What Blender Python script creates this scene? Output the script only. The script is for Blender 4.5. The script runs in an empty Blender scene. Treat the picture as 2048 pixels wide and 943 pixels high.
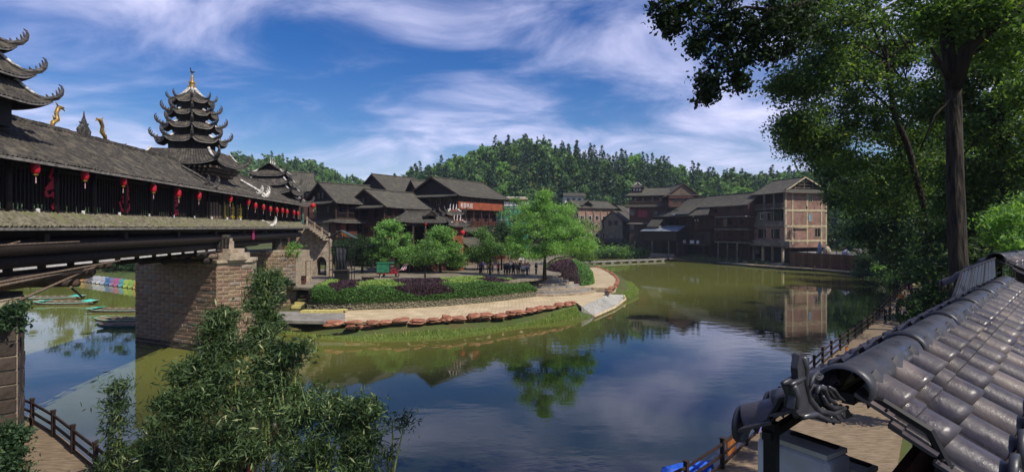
import bpy, math, random
import numpy as np
from mathutils import Vector, Matrix
R = math.radians
scene = bpy.context.scene
col = scene.collection
rng = np.random.default_rng(7)
random.seed(7)

# ------------------------------------------------------------------ camera, sky, sun, exposure
F, CX, HY, EYE = 1100.0, 1024.0, 455.0, 10.5       # focal length and horizon of the photograph in its own pixels
cam_d = bpy.data.cameras.new('camera'); cam = bpy.data.objects.new('camera', cam_d); col.objects.link(cam)
cam.location = (0, 0, EYE); cam.rotation_euler = (R(90), 0, 0)
cam_d.sensor_width = 36; cam_d.lens = 36*F/2048; cam_d.shift_y = -16.5/2048
cam_d.clip_start = 0.1; cam_d.clip_end = 6000
scene.camera = cam
SUN = Vector((1.0, -0.8, 1.5)).normalized()
EL = math.asin(SUN.z); AZ = math.atan2(SUN.x, SUN.y)
w = bpy.data.worlds.new('World'); scene.world = w; w.use_nodes = True
def world_nodes():
    nt = w.node_tree; nt.nodes.clear(); N = nt.nodes.new; L = nt.links.new
    out = N('ShaderNodeOutputWorld'); bg = N('ShaderNodeBackground'); bg.inputs['Strength'].default_value = 0.112
    sky = N('ShaderNodeTexSky'); sky.sky_type = 'NISHITA'; sky.sun_disc = False
    sky.sun_elevation = EL; sky.sun_rotation = AZ; sky.altitude = 900; sky.air_density = 1.15; sky.dust_density = 0.35; sky.ozone_density = 3.0
    tc = N('ShaderNodeTexCoord'); sep = N('ShaderNodeSeparateXYZ'); L(tc.outputs['Generated'], sep.inputs[0])
    # clouds lie on a flat layer: direction / height
    mx = N('ShaderNodeMath'); mx.operation = 'MAXIMUM'; mx.inputs[1].default_value = 0.0; L(sep.outputs['Z'], mx.inputs[0])
    ad = N('ShaderNodeMath'); ad.operation = 'ADD'; ad.inputs[1].default_value = 0.26; L(mx.outputs[0], ad.inputs[0])
    dv = N('ShaderNodeVectorMath'); dv.operation = 'DIVIDE'; cb = N('ShaderNodeCombineXYZ')
    for k in 'XYZ': L(ad.outputs[0], cb.inputs[k])
    L(tc.outputs['Generated'], dv.inputs[0]); L(cb.outputs[0], dv.inputs[1])
    mp = N('ShaderNodeMapping'); mp.inputs['Scale'].default_value = (1.0, 1.5, 0.0); mp.inputs['Location'].default_value = CLOUD_SHIFT
    mp.inputs['Rotation'].default_value = (0, 0, R(14))
    L(dv.outputs[0], mp.inputs[0])
    n1 = N('ShaderNodeTexNoise'); n1.inputs['Scale'].default_value = 1.7; n1.inputs['Detail'].default_value = 9; n1.inputs['Roughness'].default_value = 0.57
    n1.inputs['Distortion'].default_value = 0.55; L(mp.outputs[0], n1.inputs['Vector'])
    mp2 = N('ShaderNodeMapping'); mp2.inputs['Scale'].default_value = (0.35, 0.55, 0.0); mp2.inputs['Location'].default_value = (3.1, 0.4, 0)
    L(dv.outputs[0], mp2.inputs[0])
    n2 = N('ShaderNodeTexNoise'); n2.inputs['Scale'].default_value = 1.0; n2.inputs['Detail'].default_value = 3; L(mp2.outputs[0], n2.inputs['Vector'])
    s1 = N('ShaderNodeMath'); s1.operation = 'MULTIPLY_ADD'; s1.inputs[1].default_value = 0.9; L(n2.outputs['Fac'], s1.inputs[0]); L(n1.outputs['Fac'], s1.inputs[2])
    # more veil towards the horizon, as a flat layer seen edge-on has
    hz = N('ShaderNodeMapRange'); hz.inputs['From Min'].default_value = 0.34; hz.inputs['From Max'].default_value = 0.02
    hz.inputs['To Min'].default_value = 0.0; hz.inputs['To Max'].default_value = 0.12; L(sep.outputs['Z'], hz.inputs['Value'])
    s2 = N('ShaderNodeMath'); s2.operation = 'ADD'; L(s1.outputs[0], s2.inputs[0]); L(hz.outputs[0], s2.inputs[1])
    cr = N('ShaderNodeMapRange'); cr.interpolation_type = 'SMOOTHSTEP'; cr.inputs['From Min'].default_value = 0.82; cr.inputs['From Max'].default_value = 1.28
    cr.inputs['To Max'].default_value = 0.9; L(s2.outputs[0], cr.inputs['Value'])
    hs = N('ShaderNodeHueSaturation'); hs.inputs['Saturation'].default_value = 1.45; hs.inputs['Value'].default_value = 0.86; hs.inputs['Hue'].default_value = 0.517; L(sky.outputs[0], hs.inputs['Color'])
    cc = N('ShaderNodeMix'); cc.data_type = 'RGBA'; cc.inputs[6].default_value = (4.0, 4.3, 7.8, 1); cc.inputs[7].default_value = (10.2, 9.9, 12.2, 1)
    L(n1.outputs['Fac'], cc.inputs[0])
    mix = N('ShaderNodeMix'); mix.data_type = 'RGBA'; L(cr.outputs[0], mix.inputs[0]); L(hs.outputs[0], mix.inputs[6]); L(cc.outputs[2], mix.inputs[7])
    L(mix.outputs[2], bg.inputs['Color']); L(bg.outputs[0], out.inputs['Surface'])
CLOUD_SHIFT = (0.35, 0.2, 0)
world_nodes()
sd_ = bpy.data.lights.new('sun', 'SUN'); sun = bpy.data.objects.new('sun', sd_); col.objects.link(sun)
sd_.energy = 4.9; sd_.angle = R(0.5); sd_.color = (1.0, 0.93, 0.82)
sun.rotation_euler = SUN.to_track_quat('Z', 'Y').to_euler(); sun.location = (60, -30, 90)
vs = scene.view_settings; vs.view_transform = 'Standard'; vs.look = 'None'; vs.exposure = 0.08; vs.gamma = 1.0; vs.use_curve_mapping = False
scene.cycles.use_denoising = True; scene.cycles.max_bounces = 6; scene.cycles.transparent_max_bounces = 6
scene.cycles.diffuse_bounces = 3; scene.cycles.glossy_bounces = 3; scene.cycles.transmission_bounces = 3
scene.cycles.sample_clamp_indirect = 6

# ------------------------------------------------------------------ helpers
def P(px, py, z):
    Y = F*(EYE-z)/(py-HY); return Vector(((px-CX)/F*Y, Y, z))
def Q(px, py, Y): return Vector(((px-CX)/F*Y, Y, EYE+(HY-py)/F*Y))
def hx(s):
    c = [int(s[i:i+2], 16)/255 for i in (0, 2, 4)]
    return tuple(x/12.92 if x < .04045 else ((x+.055)/1.055)**2.4 for x in c)
MATS = {}
def M(name, c, c2=None, rough=.8, scale=2.0, detail=4, bump=0., bscale=18., stretch=(1,1,1), spec=.3, metal=0., lo=.35, hi=.65, coords='Object', bdist=.03, c3=None, s3=.3):
    """procedural surface: two colours mixed by noise, a third in patches, noise bump"""
    if name in MATS: return MATS[name]
    m = bpy.data.materials.new(name); m.use_nodes = True; nt = m.node_tree; b = nt.nodes['Principled BSDF']; N = nt.nodes.new; L = nt.links.new
    b.inputs['Roughness'].default_value = rough; b.inputs['Specular IOR Level'].default_value = spec; b.inputs['Metallic'].default_value = metal
    if c2 is None: c2 = tuple(x*.72 for x in c)
    tc = N('ShaderNodeTexCoord'); mp = N('ShaderNodeMapping'); mp.inputs['Scale'].default_value = stretch; L(tc.outputs[coords], mp.inputs[0])
    n = N('ShaderNodeTexNoise'); n.inputs['Scale'].default_value = scale; n.inputs['Detail'].default_value = detail; n.inputs['Roughness'].default_value = .62; L(mp.outputs[0], n.inputs['Vector'])
    mr = N('ShaderNodeMapRange'); mr.inputs['From Min'].default_value = lo; mr.inputs['From Max'].default_value = hi; L(n.outputs['Fac'], mr.inputs['Value'])
    x = N('ShaderNodeMix'); x.data_type = 'RGBA'; x.inputs[6].default_value = (*c, 1); x.inputs[7].default_value = (*c2, 1); L(mr.outputs[0], x.inputs[0])
    o = x.outputs[2]
    if c3:
        n3 = N('ShaderNodeTexNoise'); n3.inputs['Scale'].default_value = s3; n3.inputs['Detail'].default_value = 5; L(tc.outputs[coords], n3.inputs['Vector'])
        m3 = N('ShaderNodeMapRange'); m3.inputs['From Min'].default_value = .5; m3.inputs['From Max'].default_value = .68; L(n3.outputs['Fac'], m3.inputs['Value'])
        y = N('ShaderNodeMix'); y.data_type = 'RGBA'; y.inputs[7].default_value = (*c3, 1); L(m3.outputs[0], y.inputs[0]); L(o, y.inputs[6]); o = y.outputs[2]
    # small per-object change of value so that copies do not look stamped
    oi = N('ShaderNodeObjectInfo'); hv = N('ShaderNodeMapRange'); hv.inputs['To Min'].default_value = .86; hv.inputs['To Max'].default_value = 1.14; L(oi.outputs['Random'], hv.inputs['Value'])
    hs = N('ShaderNodeHueSaturation'); L(o, hs.inputs['Color']); L(hv.outputs[0], hs.inputs['Value']); L(hs.outputs[0], b.inputs['Base Color'])
    if bump:
        nb = N('ShaderNodeTexNoise'); nb.inputs['Scale'].default_value = bscale; nb.inputs['Detail'].default_value = 5; L(mp.outputs[0], nb.inputs['Vector'])
        bp = N('ShaderNodeBump'); bp.inputs['Strength'].default_value = bump; bp.inputs['Distance'].default_value = bdist; L(nb.outputs['Fac'], bp.inputs['Height']); L(bp.outputs[0], b.inputs['Normal'])
    MATS[name] = m; return m
def leafM(name, c1, c2, c3=None, trans=.35, rough=.6, tcol=None):
    """leaf: colour differs leaf by leaf, some light passes through"""
    if name in MATS: return MATS[name]
    m = bpy.data.materials.new(name); m.use_nodes = True; nt = m.node_tree; b = nt.nodes['Principled BSDF']; N = nt.nodes.new; L = nt.links.new
    g = N('ShaderNodeNewGeometry'); cr = N('ShaderNodeValToRGB'); L(g.outputs['Random Per Island'], cr.inputs[0])
    e = cr.color_ramp.elements; e[0].color = (*c1, 1); e[1].color = (*c2, 1)
    if c3: k = cr.color_ramp.elements.new(.9); k.color = (*c2, 1); e[-1].color = (*c3, 1)
    b.inputs['Roughness'].default_value = rough; b.inputs['Specular IOR Level'].default_value = .25
    oi = N('ShaderNodeObjectInfo'); hv = N('ShaderNodeMapRange'); hv.inputs['To Min'].default_value = .8; hv.inputs['To Max'].default_value = 1.2; L(oi.outputs['Random'], hv.inputs['Value'])
    hs = N('ShaderNodeHueSaturation'); L(cr.outputs[0], hs.inputs['Color']); L(hv.outputs[0], hs.inputs['Value']); hs.inputs['Saturation'].default_value = .8
    L(hs.outputs[0], b.inputs['Base Color'])
    t = N('ShaderNodeBsdfTranslucent'); mul = N('ShaderNodeMix'); mul.data_type = 'RGBA'; mul.blend_type = 'MULTIPLY'; mul.inputs[0].default_value = 1
    L(hs.outputs[0], mul.inputs[6]); mul.inputs[7].default_value = (*(tcol or (1.9, 1.9, .7)), 1); L(mul.outputs[2], t.inputs['Color'])
    ms = N('ShaderNodeMixShader'); ms.inputs[0].default_value = trans; L(b.outputs[0], ms.inputs[1]); L(t.outputs[0], ms.inputs[2])
    L(ms.outputs[0], nt.nodes['Material Output'].inputs['Surface'])
    MATS[name] = m; return m

def np_mesh(name, V, Fq, mat=None, smooth=False):
    V = np.asarray(V, dtype=np.float32); Fq = np.asarray(Fq, dtype=np.int32)
    me = bpy.data.meshes.new(name); n, k = Fq.shape
    me.vertices.add(len(V)); me.vertices.foreach_set('co', V.ravel())
    me.loops.add(n*k); me.loops.foreach_set('vertex_index', Fq.ravel())
    me.polygons.add(n); me.polygons.foreach_set('loop_start', np.arange(0, n*k, k, dtype=np.int32))
    try: me.polygons.foreach_set('loop_total', np.full(n, k, dtype=np.int32))
    except Exception: pass
    if smooth: me.polygons.foreach_set('use_smooth', np.ones(n, dtype=bool))
    me.update(calc_edges=True)
    if mat: me.materials.append(mat)
    return me
def link(name, me, parent=None, loc=None, rot=None):
    o = bpy.data.objects.new(name, me); col.objects.link(o)
    if parent: o.parent = parent
    if loc is not None: o.location = loc
    if rot is not None: o.rotation_euler = rot
    return o
def tag(o, label=None, cat=None, group=None, kind=None):
    if label: o['label'] = label
    if cat: o['category'] = cat
    if group: o['group'] = group
    if kind: o['kind'] = kind
    return o
def thing(name, label, cat, loc=(0,0,0), rz=0, group=None):
    o = bpy.data.objects.new(name, None); col.objects.link(o); o.empty_display_size = .2
    o.location = loc; o.rotation_euler = (0, 0, rz); return tag(o, label, cat, group)
def copy_tree(o, parent=None):
    c = o.copy(); col.objects.link(c); c.parent = parent
    for ch in o.children: copy_tree(ch, c)
    return c

class MB:
    def __init__(s): s.v = []; s.f = []
    def add(s, vs, fs):
        n = len(s.v); s.v += [tuple(v) for v in vs]; s.f += [tuple(i+n for i in f) for f in fs]; return s
    def box(s, c, d, rz=0., tilt=None):
        x, y, z = d[0]/2, d[1]/2, d[2]/2
        m = Matrix.Rotation(rz, 3, 'Z')
        if tilt: m = m @ Matrix.Rotation(tilt[1], 3, tilt[0])
        vs = [m @ Vector((a*x, b*y, e*z)) + Vector(c) for e in (-1, 1) for b in (-1, 1) for a in (-1, 1)]
        return s.add(vs, [(0,2,3,1), (4,5,7,6), (0,1,5,4), (2,6,7,3), (0,4,6,2), (1,3,7,5)])
    def span(s, x0, x1, y0, y1, z0, z1): return s.box(((x0+x1)/2, (y0+y1)/2, (z0+z1)/2), (x1-x0, y1-y0, z1-z0))
    def beam(s, a, b, w, h, up=(0,0,1)):
        a, b = Vector(a), Vector(b); t = (b-a).normalized(); u = Vector(up)
        if abs(t.dot(u)) > .98: u = Vector((1,0,0))
        r = t.cross(u).normalized(); u = r.cross(t)
        vs = [p + r*(i*w/2) + u*(j*h/2) for p in (a, b) for i, j in ((-1,-1), (1,-1), (1,1), (-1,1))]
        return s.add(vs, [(0,1,2,3), (7,6,5,4), (0,4,5,1), (1,5,6,2), (2,6,7,3), (3,7,4,0)])
    def tube(s, pts, rad, n=6, cap=True):
        pts = [Vector(p) for p in pts]
        if not hasattr(rad, '__len__'): rad = [rad]*len(pts)
        vs, fs = [], []; prev = None
        for i, p in enumerate(pts):
            t = (pts[min(i+1, len(pts)-1)] - pts[max(i-1, 0)]).normalized()
            if prev is None:
                u = Vector((0,0,1)) if abs(t.z) < .9 else Vector((1,0,0)); r = t.cross(u).normalized()
            else: r = (prev - t*prev.dot(t)).normalized()
            prev = r; q = t.cross(r)
            for k in range(n):
                a = 2*math.pi*k/n; vs.append(p + (r*math.cos(a) + q*math.sin(a))*rad[i])
        for i in range(len(pts)-1):
            for k in range(n): fs.append((i*n+k, i*n+(k+1)%n, (i+1)*n+(k+1)%n, (i+1)*n+k))
        if cap: fs.append(tuple(range(n-1, -1, -1))); fs.append(tuple(range((len(pts)-1)*n, len(pts)*n)))
        return s.add(vs, fs)
    def lathe(s, prof, c=(0,0,0), n=10):
        vs = [(c[0]+r*math.cos(2*math.pi*k/n), c[1]+r*math.sin(2*math.pi*k/n), c[2]+z) for r, z in prof for k in range(n)]
        fs = [(i*n+k, i*n+(k+1)%n, (i+1)*n+(k+1)%n, (i+1)*n+k) for i in range(len(prof)-1) for k in range(n)]
        fs.append(tuple(range(n-1, -1, -1))); fs.append(tuple(range((len(prof)-1)*n, len(prof)*n)))
        return s.add(vs, fs)
    def prism(s, poly, z0, z1):
        n = len(poly)
        a = sum(poly[i][0]*poly[(i+1)%n][1]-poly[(i+1)%n][0]*poly[i][1] for i in range(n))
        if a < 0: poly = poly[::-1]
        vs = [(p[0], p[1], z0) for p in poly] + [(p[0], p[1], z1) for p in poly]
        fs = [tuple(range(n-1, -1, -1)), tuple(range(n, 2*n))] + [(i, (i+1)%n, n+(i+1)%n, n+i) for i in range(n)]
        return s.add(vs, fs)
    def slab(s, pts, thick, nrm):
        """polygon in space given thickness along nrm (backwards)"""
        n = len(pts); nv = Vector(nrm)*thick
        vs = [Vector(p) for p in pts] + [Vector(p)-nv for p in pts]
        return s.add(vs, [tuple(range(n)), tuple(range(2*n-1, n-1, -1))] + [(i, n+i, n+(i+1)%n, (i+1)%n) for i in range(n)])
    def grid(s, G, flip=False):
        m, n = len(G), len(G[0]); vs = [p for r in G for p in r]
        fs = []
        for i in range(m-1):
            for j in range(n-1):
                q = (i*n+j, i*n+j+1, (i+1)*n+j+1, (i+1)*n+j); fs.append(q[::-1] if flip else q)
        return s.add(vs, fs)
    def mesh(s, name, mat, smooth=False):
        me = bpy.data.meshes.new(name); me.from_pydata(s.v, [], s.f); 
        if mat: me.materials.append(mat)
        if smooth: me.polygons.foreach_set('use_smooth', np.ones(len(me.polygons), dtype=bool))
        me.update(); return me
    def build(s, name, mat, parent=None, smooth=False, kind=None, loc=None, rot=None):
        o = link(name, s.mesh(name, mat, smooth), parent, loc, rot)
        if kind: o['kind'] = kind
        return o

def tile_sheet(top, A, B, C, D, pitch=.3, rib=.06, rows=4, sag=.0, up=0., soffit=None, fascia=None, th=.07, jit=.012, fh=.1):
    """a roof slope of rows of tiles: A-B is the upper edge, D-C the eave; ribs run down the slope, ends may turn up"""
    A, B, C, D = (Vector(p) for p in (A, B, C, D))
    nrm = (B-A if (B-A).length > .01 else C-D).cross(D-A).normalized()
    if nrm.z < 0: nrm = -nrm
    L = max((B-A).length, (C-D).length); nr = max(2, int(L/pitch)); nc = nr*4
    prof = (0., .75, 1., .75)
    G, S = [], []
    for i in range(rows+1):
        t = i/rows; row, srow = [], []; a = A.lerp(D, t); b = B.lerp(C, t)
        for j in range(nc+1):
            s_ = j/nc; p = a.lerp(b, s_)
            z = -sag*4*t*(1-t) + up*abs(2*s_-1)**4*t*t
            q = p + nrm*(rib*prof[j % 4] + random.uniform(-jit, jit)) + Vector((0, 0, z))
            row.append(q)
            if j % 4 == 0: srow.append(p + Vector((0, 0, z)) - nrm*th)
        G.append(row); S.append(srow)
    fl = (B-A if (B-A).length > .01 else C-D).cross(D-A).z > 0
    top.grid(G, not fl if True else fl)
    if soffit is not None: soffit.grid(S, fl)
    if fascia is not None:
        e = S[-1]; o = (D-A); o.z = 0; o = o.normalized()*.03
        for k in range(len(e)-1):
            fascia.beam(e[k]+o-Vector((0,0,fh*.1)), e[k+1]+o-Vector((0,0,fh*.1)), .05, fh)

def leaves(C, size, aspect=.45, rs=None, up=.4, droop=0., dirs=None):
    """N separate leaf faces (4 corners each) at C; returns verts, faces"""
    rs = rs or rng; C = np.asarray(C, float); n = len(C)
    d = rs.normal(size=(n, 3)) if dirs is None else np.asarray(dirs, float) + rs.normal(size=(n, 3))*.35
    d[:, 2] -= droop; d /= np.linalg.norm(d, axis=1)[:, None]+1e-9
    nn = rs.normal(size=(n, 3)); nn[:, 2] += up*2.5; side = np.cross(d, nn); side /= np.linalg.norm(side, axis=1)[:, None]+1e-9
    nn = np.cross(side, d)
    s = (size*rs.uniform(.65, 1.35, n))[:, None]
    a = C - d*s*.5; b = C + side*s*aspect*.5 + nn*s*.06; c = C + d*s*.5; e = C - side*s*aspect*.5 + nn*s*.06
    V = np.stack([a, b, c, e], 1).reshape(-1, 3); Fq = np.arange(4*n).reshape(n, 4)
    return V, Fq
def join_np(parts):
    Vs, Fs, k = [], [], 0
    for V, Fq in parts: Vs.append(V); Fs.append(Fq+k); k += len(V)
    return np.concatenate(Vs), np.concatenate(Fs)
def in_poly(x, y, poly):
    x = np.asarray(x); y = np.asarray(y); r = np.zeros(x.shape, bool); n = len(poly)
    for i in range(n):
        x0, y0 = poly[i][:2]; x1, y1 = poly[(i+1) % n][:2]
        if y0 == y1: continue
        r ^= ((y0 > y) != (y1 > y)) & (x < (x1-x0)*(y-y0)/(y1-y0)+x0)
    return r
def dist_poly(x, y, poly, closed=True):
    d = np.full(np.shape(x), 1e9); n = len(poly)
    for i in range(n if closed else n-1):
        x0, y0 = poly[i][:2]; x1, y1 = poly[(i+1) % n][:2]; dx, dy = x1-x0, y1-y0; l2 = dx*dx+dy*dy+1e-9
        t = np.clip(((x-x0)*dx+(y-y0)*dy)/l2, 0, 1); d = np.minimum(d, np.hypot(x-x0-t*dx, y-y0-t*dy))
    return d
def sst(a, b, x):
    t = np.clip((x-a)/(b-a), 0, 1); return t*t*(3-2*t)
# ------------------------------------------------------------------ materials
DARKWOOD = M('dark_wood', hx('46352b'), hx('291f1a'), rough=.75, scale=3, stretch=(6,6,.7), bump=.4, bscale=10)
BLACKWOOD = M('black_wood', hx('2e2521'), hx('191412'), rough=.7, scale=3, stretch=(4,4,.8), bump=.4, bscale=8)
REDWOOD = M('red_brown_planks', hx('5a3428'), hx('33201a'), rough=.7, scale=3, stretch=(7,7,.5), bump=.5, bscale=9)
WARMWOOD = M('warm_planks', hx('8a4a2a'), hx('5d3320'), rough=.65, scale=3, stretch=(7,7,.5), bump=.4, bscale=9)
GREYWOOD = M('weathered_wood', hx('7a6a58'), hx('4d4238'), rough=.85, scale=3, stretch=(5,5,.8), bump=.5, bscale=9)
LOG = M('peeled_log', hx('5a4a3c'), hx('2f2620'), rough=.8, scale=2, stretch=(1,1,1), bump=.5, bscale=6)
TILE = M('grey_roof_tile', hx('524f46'), hx('37352f'), rough=.85, scale=3.2, detail=8, bump=.6, bscale=9, bdist=.05, c3=hx('545142'), s3=.8)
TILE_OLD = M('weathered_roof_tile', hx('514c45'), hx('2b2926'), rough=.88, scale=5.5, detail=8, bump=1., bscale=9, bdist=.1, c3=hx('625c50'), s3=1.6)
TILE_MOSS = M('mossy_skirt_tile', hx('8a8470'), hx('4c4838'), rough=.9, scale=5.0, detail=8, bump=1., bscale=8, bdist=.1, c3=hx('6d6f4c'), s3=.9)
PLASTER = M('white_ridge_plaster', hx('d8d4cb'), hx('85817a'), rough=.8, scale=5, lo=.42, hi=.62)
PALEEDGE = M('pale_eave_board', hx('86817a'), hx('55514b'), rough=.8, scale=3)
GOLD = M('gold_paint', hx('b08a34'), hx('6e5220'), rough=.45, scale=6, metal=.35)
CARVED = M('carved_grey_clay', hx('5a5650'), hx('2b2926'), rough=.8, scale=5, lo=.4, hi=.6)
STONE = M('pale_stone', hx('b3a48e'), hx('7d7060'), rough=.9, scale=2, bump=.5, bscale=10)
MORTAR = M('dark_mortar', hx('b3a48c'), hx('857862'), rough=.95, scale=3)
DARKBRICK = [M('shade_and_wet_stone_a', hx('4a4038'), hx('2f2822'), rough=.95, scale=2, bump=.8, bscale=9), M('shade_and_wet_stone_b', hx('544a40'), hx('38302a'), rough=.95, scale=2, bump=.8, bscale=9)]  # near pier's shade put into the brick colour; also the wet lowest courses
def add_joints(m, scale, strength=.35, w_=.5, h_=.25):
    nt = m.node_tree; b = nt.nodes['Principled BSDF']; src = b.inputs['Base Color'].links[0].from_socket; N = nt.nodes.new; L = nt.links.new
    tc = N('ShaderNodeTexCoord'); br = N('ShaderNodeTexBrick'); br.inputs['Scale'].default_value = scale; br.inputs['Color1'].default_value = (1,1,1,1); br.inputs['Color2'].default_value = (.84,.84,.82,1); br.inputs['Mortar'].default_value = (1-strength,)*3+(1,); br.inputs['Mortar Size'].default_value = .02
    L(tc.outputs['Object'], br.inputs['Vector']); mx = N('ShaderNodeMix'); mx.data_type = 'RGBA'; mx.blend_type = 'MULTIPLY'; mx.inputs[0].default_value = 1; L(src, mx.inputs[6]); L(br.outputs['Color'], mx.inputs[7]); L(mx.outputs[2], b.inputs['Base Color'])
BRICKS = [M('pier_brick_tan', hx('94806a'), hx('6c5a48'), rough=.92, scale=2, bump=.6, bscale=12), M('pier_brick_rose', hx('8d7362'), hx('685244'), rough=.92, scale=2, bump=.6, bscale=12), M('pier_brick_grey', hx('92877a'), hx('665c50'), rough=.92, scale=2, bump=.6, bscale=12)]
REDSTONE = M('red_sandstone', hx('9a6650'), hx('6a4234'), rough=.92, scale=2.6, bump=.8, bscale=5, bdist=.08, c3=hx('b98a70'), s3=1.2)
PATH = M('cream_paving', hx('c9b796'), hx('ab9878'), rough=.9, scale=.6, detail=8, bump=.2, bscale=20, c3=hx('b5a184'), s3=.25)
SLIP = M('white_slipway', hx('b4b2aa'), hx('8e8c84'), rough=.7, scale=.5)
PLAZA = M('grey_plaza_paving', hx('8b8272'), hx('6a6254'), rough=.9, scale=.5, detail=8, bump=.3, bscale=12, c3=hx('766d5c'), s3=.2)
add_joints(PATH, .55, .5); add_joints(PLAZA, .4, .4); add_joints(SLIP, .5, .4)
CONC = M('grey_concrete', hx('8f8b84'), hx('6a665f'), rough=.9, scale=1.2, detail=7, bump=.3, bscale=10)
DECK = M('boardwalk_boards', hx('8d7c66'), hx('665845'), rough=.85, scale=1.5, stretch=(1,6,1), bump=.4, bscale=5)
GROUND = M('earth_and_grass', hx('46582a'), hx('4f4a2c'), rough=1, scale=.35, detail=8, bump=.6, bscale=3, bdist=.15, c3=hx('35471e'), s3=.08)
RED = M('red_lantern_cloth', hx('c8182c'), hx('a01020'), rough=.55, scale=4)
BLACK = M('black_metal', hx('1a1a1b'), hx('121213'), rough=.5, scale=4)
GLASS = M('dark_window', hx('14161a'), hx('0a0b0d'), rough=.15, scale=1, spec=.6)
WHITE = M('white_paint', hx('d5d3ce'), hx('b5b2ab'), rough=.6, scale=3)
BARK = M('grey_brown_bark', hx('40392f'), hx('171411'), rough=.95, scale=4, stretch=(2.2,2.2,.35), bump=1., bscale=5, bdist=.12)
BARKD = M('dark_bark', hx('3a3027'), hx('1d1814'), rough=.95, scale=4, stretch=(2,2,.4), bump=.8, bscale=6, bdist=.06)
PINKWALL = M('rose_brick_wall', hx('927365'), hx('735a4d'), rough=.9, scale=.8, detail=8, bump=.3, bscale=14)
CREAM = M('cream_concrete_frame', hx('b8aa8c'), hx('8f8268'), rough=.9, scale=1.5)
GREYWALL = M('grey_render_wall', hx('7a736a'), hx('58524b'), rough=.9, scale=.7, detail=7, bump=.2)
NET = M('green_scaffold_net', hx('3d8f74'), hx('2a6a58'), rough=.8, scale=2)

LF_MID = leafM('leaf_mid_green', hx('2f5a18'), hx('5c8a26'), hx('86ab3a'))
LF_DARK = leafM('leaf_dark_green', hx('1a331b'), hx('365830'), hx('587a38'), trans=.36)
LF_LIGHT = leafM('leaf_light_green', hx('427a1c'), hx('6e9f2e'), hx('98bd44'))
LF_BAMBOO = leafM('leaf_bamboo', hx('243c1c'), hx('4c6a30'), hx('9aa566'), trans=.28)
LF_HILL = leafM('leaf_hill', hx('365a26'), hx('5c8836'), hx('7ba146'), trans=.25)
LF_CON = leafM('needle_conifer', hx('1d3c24'), hx('345a36'), hx('466a3c'), trans=.15)
LF_SHADE = leafM('leaf_overhang_shade', hx('14240f'), hx('2a4418'), hx('3c5a22'), trans=.22)  # darker copy of the overhead leaves: backlit shade put into the colour
LF_OVER = leafM('leaf_overhead', hx('26451b'), hx('547c28'), hx('9cac3a'), trans=.46)
HEDGE_G = leafM('hedge_green', hx('3c6e1c'), hx('568c27'), hx('6c9c32'), trans=.26)
HEDGE_Y = leafM('hedge_golden', hx('688a24'), hx('88a82e'), hx('a4b840'), trans=.25)
HEDGE_P = leafM('hedge_purple', hx('3a2430'), hx('583844'), hx('6c484e'), trans=.15, tcol=(1.4, 1, 1))
GRASS = leafM('grass_blades', hx('5c7a22'), hx('8a9c38'), hx('a4ae50'), trans=.35)

# ------------------------------------------------------------------ water, ground
POND = [(-150,66), (-60,44), (-35,33.5), (-25,28.4), (-21,25.6), (-17.5,22.8), (-13,19.4), (-6,18.2), (4,18.4), (7.4,21.2), (11.4,26), (23,40.5), (35.8,55), (48,70), (66,92), (80,110), (84,118),
        (79.8,121.5), (72.2,144), (66,154), (58,171), (45,182), (58,192), (60,215), (40,234), (22,222), (18,180), (20,160), (23,140), (23.6,122), (22.6,105), (20.6,92), (16.4,79.6), (9.6,64.5), (1.4,59), (-6,53.4), (-13,52.2), (-20,55), (-27,62), (-40,75), (-62,98), (-72,106), (-95,117), (-150,116)]
def rowY(z, py): return F*(EYE-z)/(py-HY)
PZ, LZ = 3.5, 1.2            # plaza level, lower path level
wallpx = [(612,617), (640,619), (700,620), (800,617), (900,611), (1000,602), (1075,592)]
WALL = [P(a, b, LZ) for a, b in wallpx]
PLAZA_POLY = [(p.x, p.y+.8) for p in WALL] + [(4.2,77), (7.5,84), (8,100), (11,125), (14,165), (-2,190), (-60,170), (-75,110), (-50,95), (-36,78), (-29,66)]
RX = np.array([-400,-79,-58,-49,-31,-19,-7,8,23,38,53,71,89,107,119,137,155,203,263,500.]); RZ = np.array([8,19,31,35,40,45,48,51.5,48,46.5,42,40,38,32,29.5,30,31,35,35,20.])
LX = np.array([-700,-283,-217,-193,-166,-150,-131,-111,-88,0.]); LZ_ = np.array([20,46,51,54,52,47,41,33,22,5.])
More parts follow.
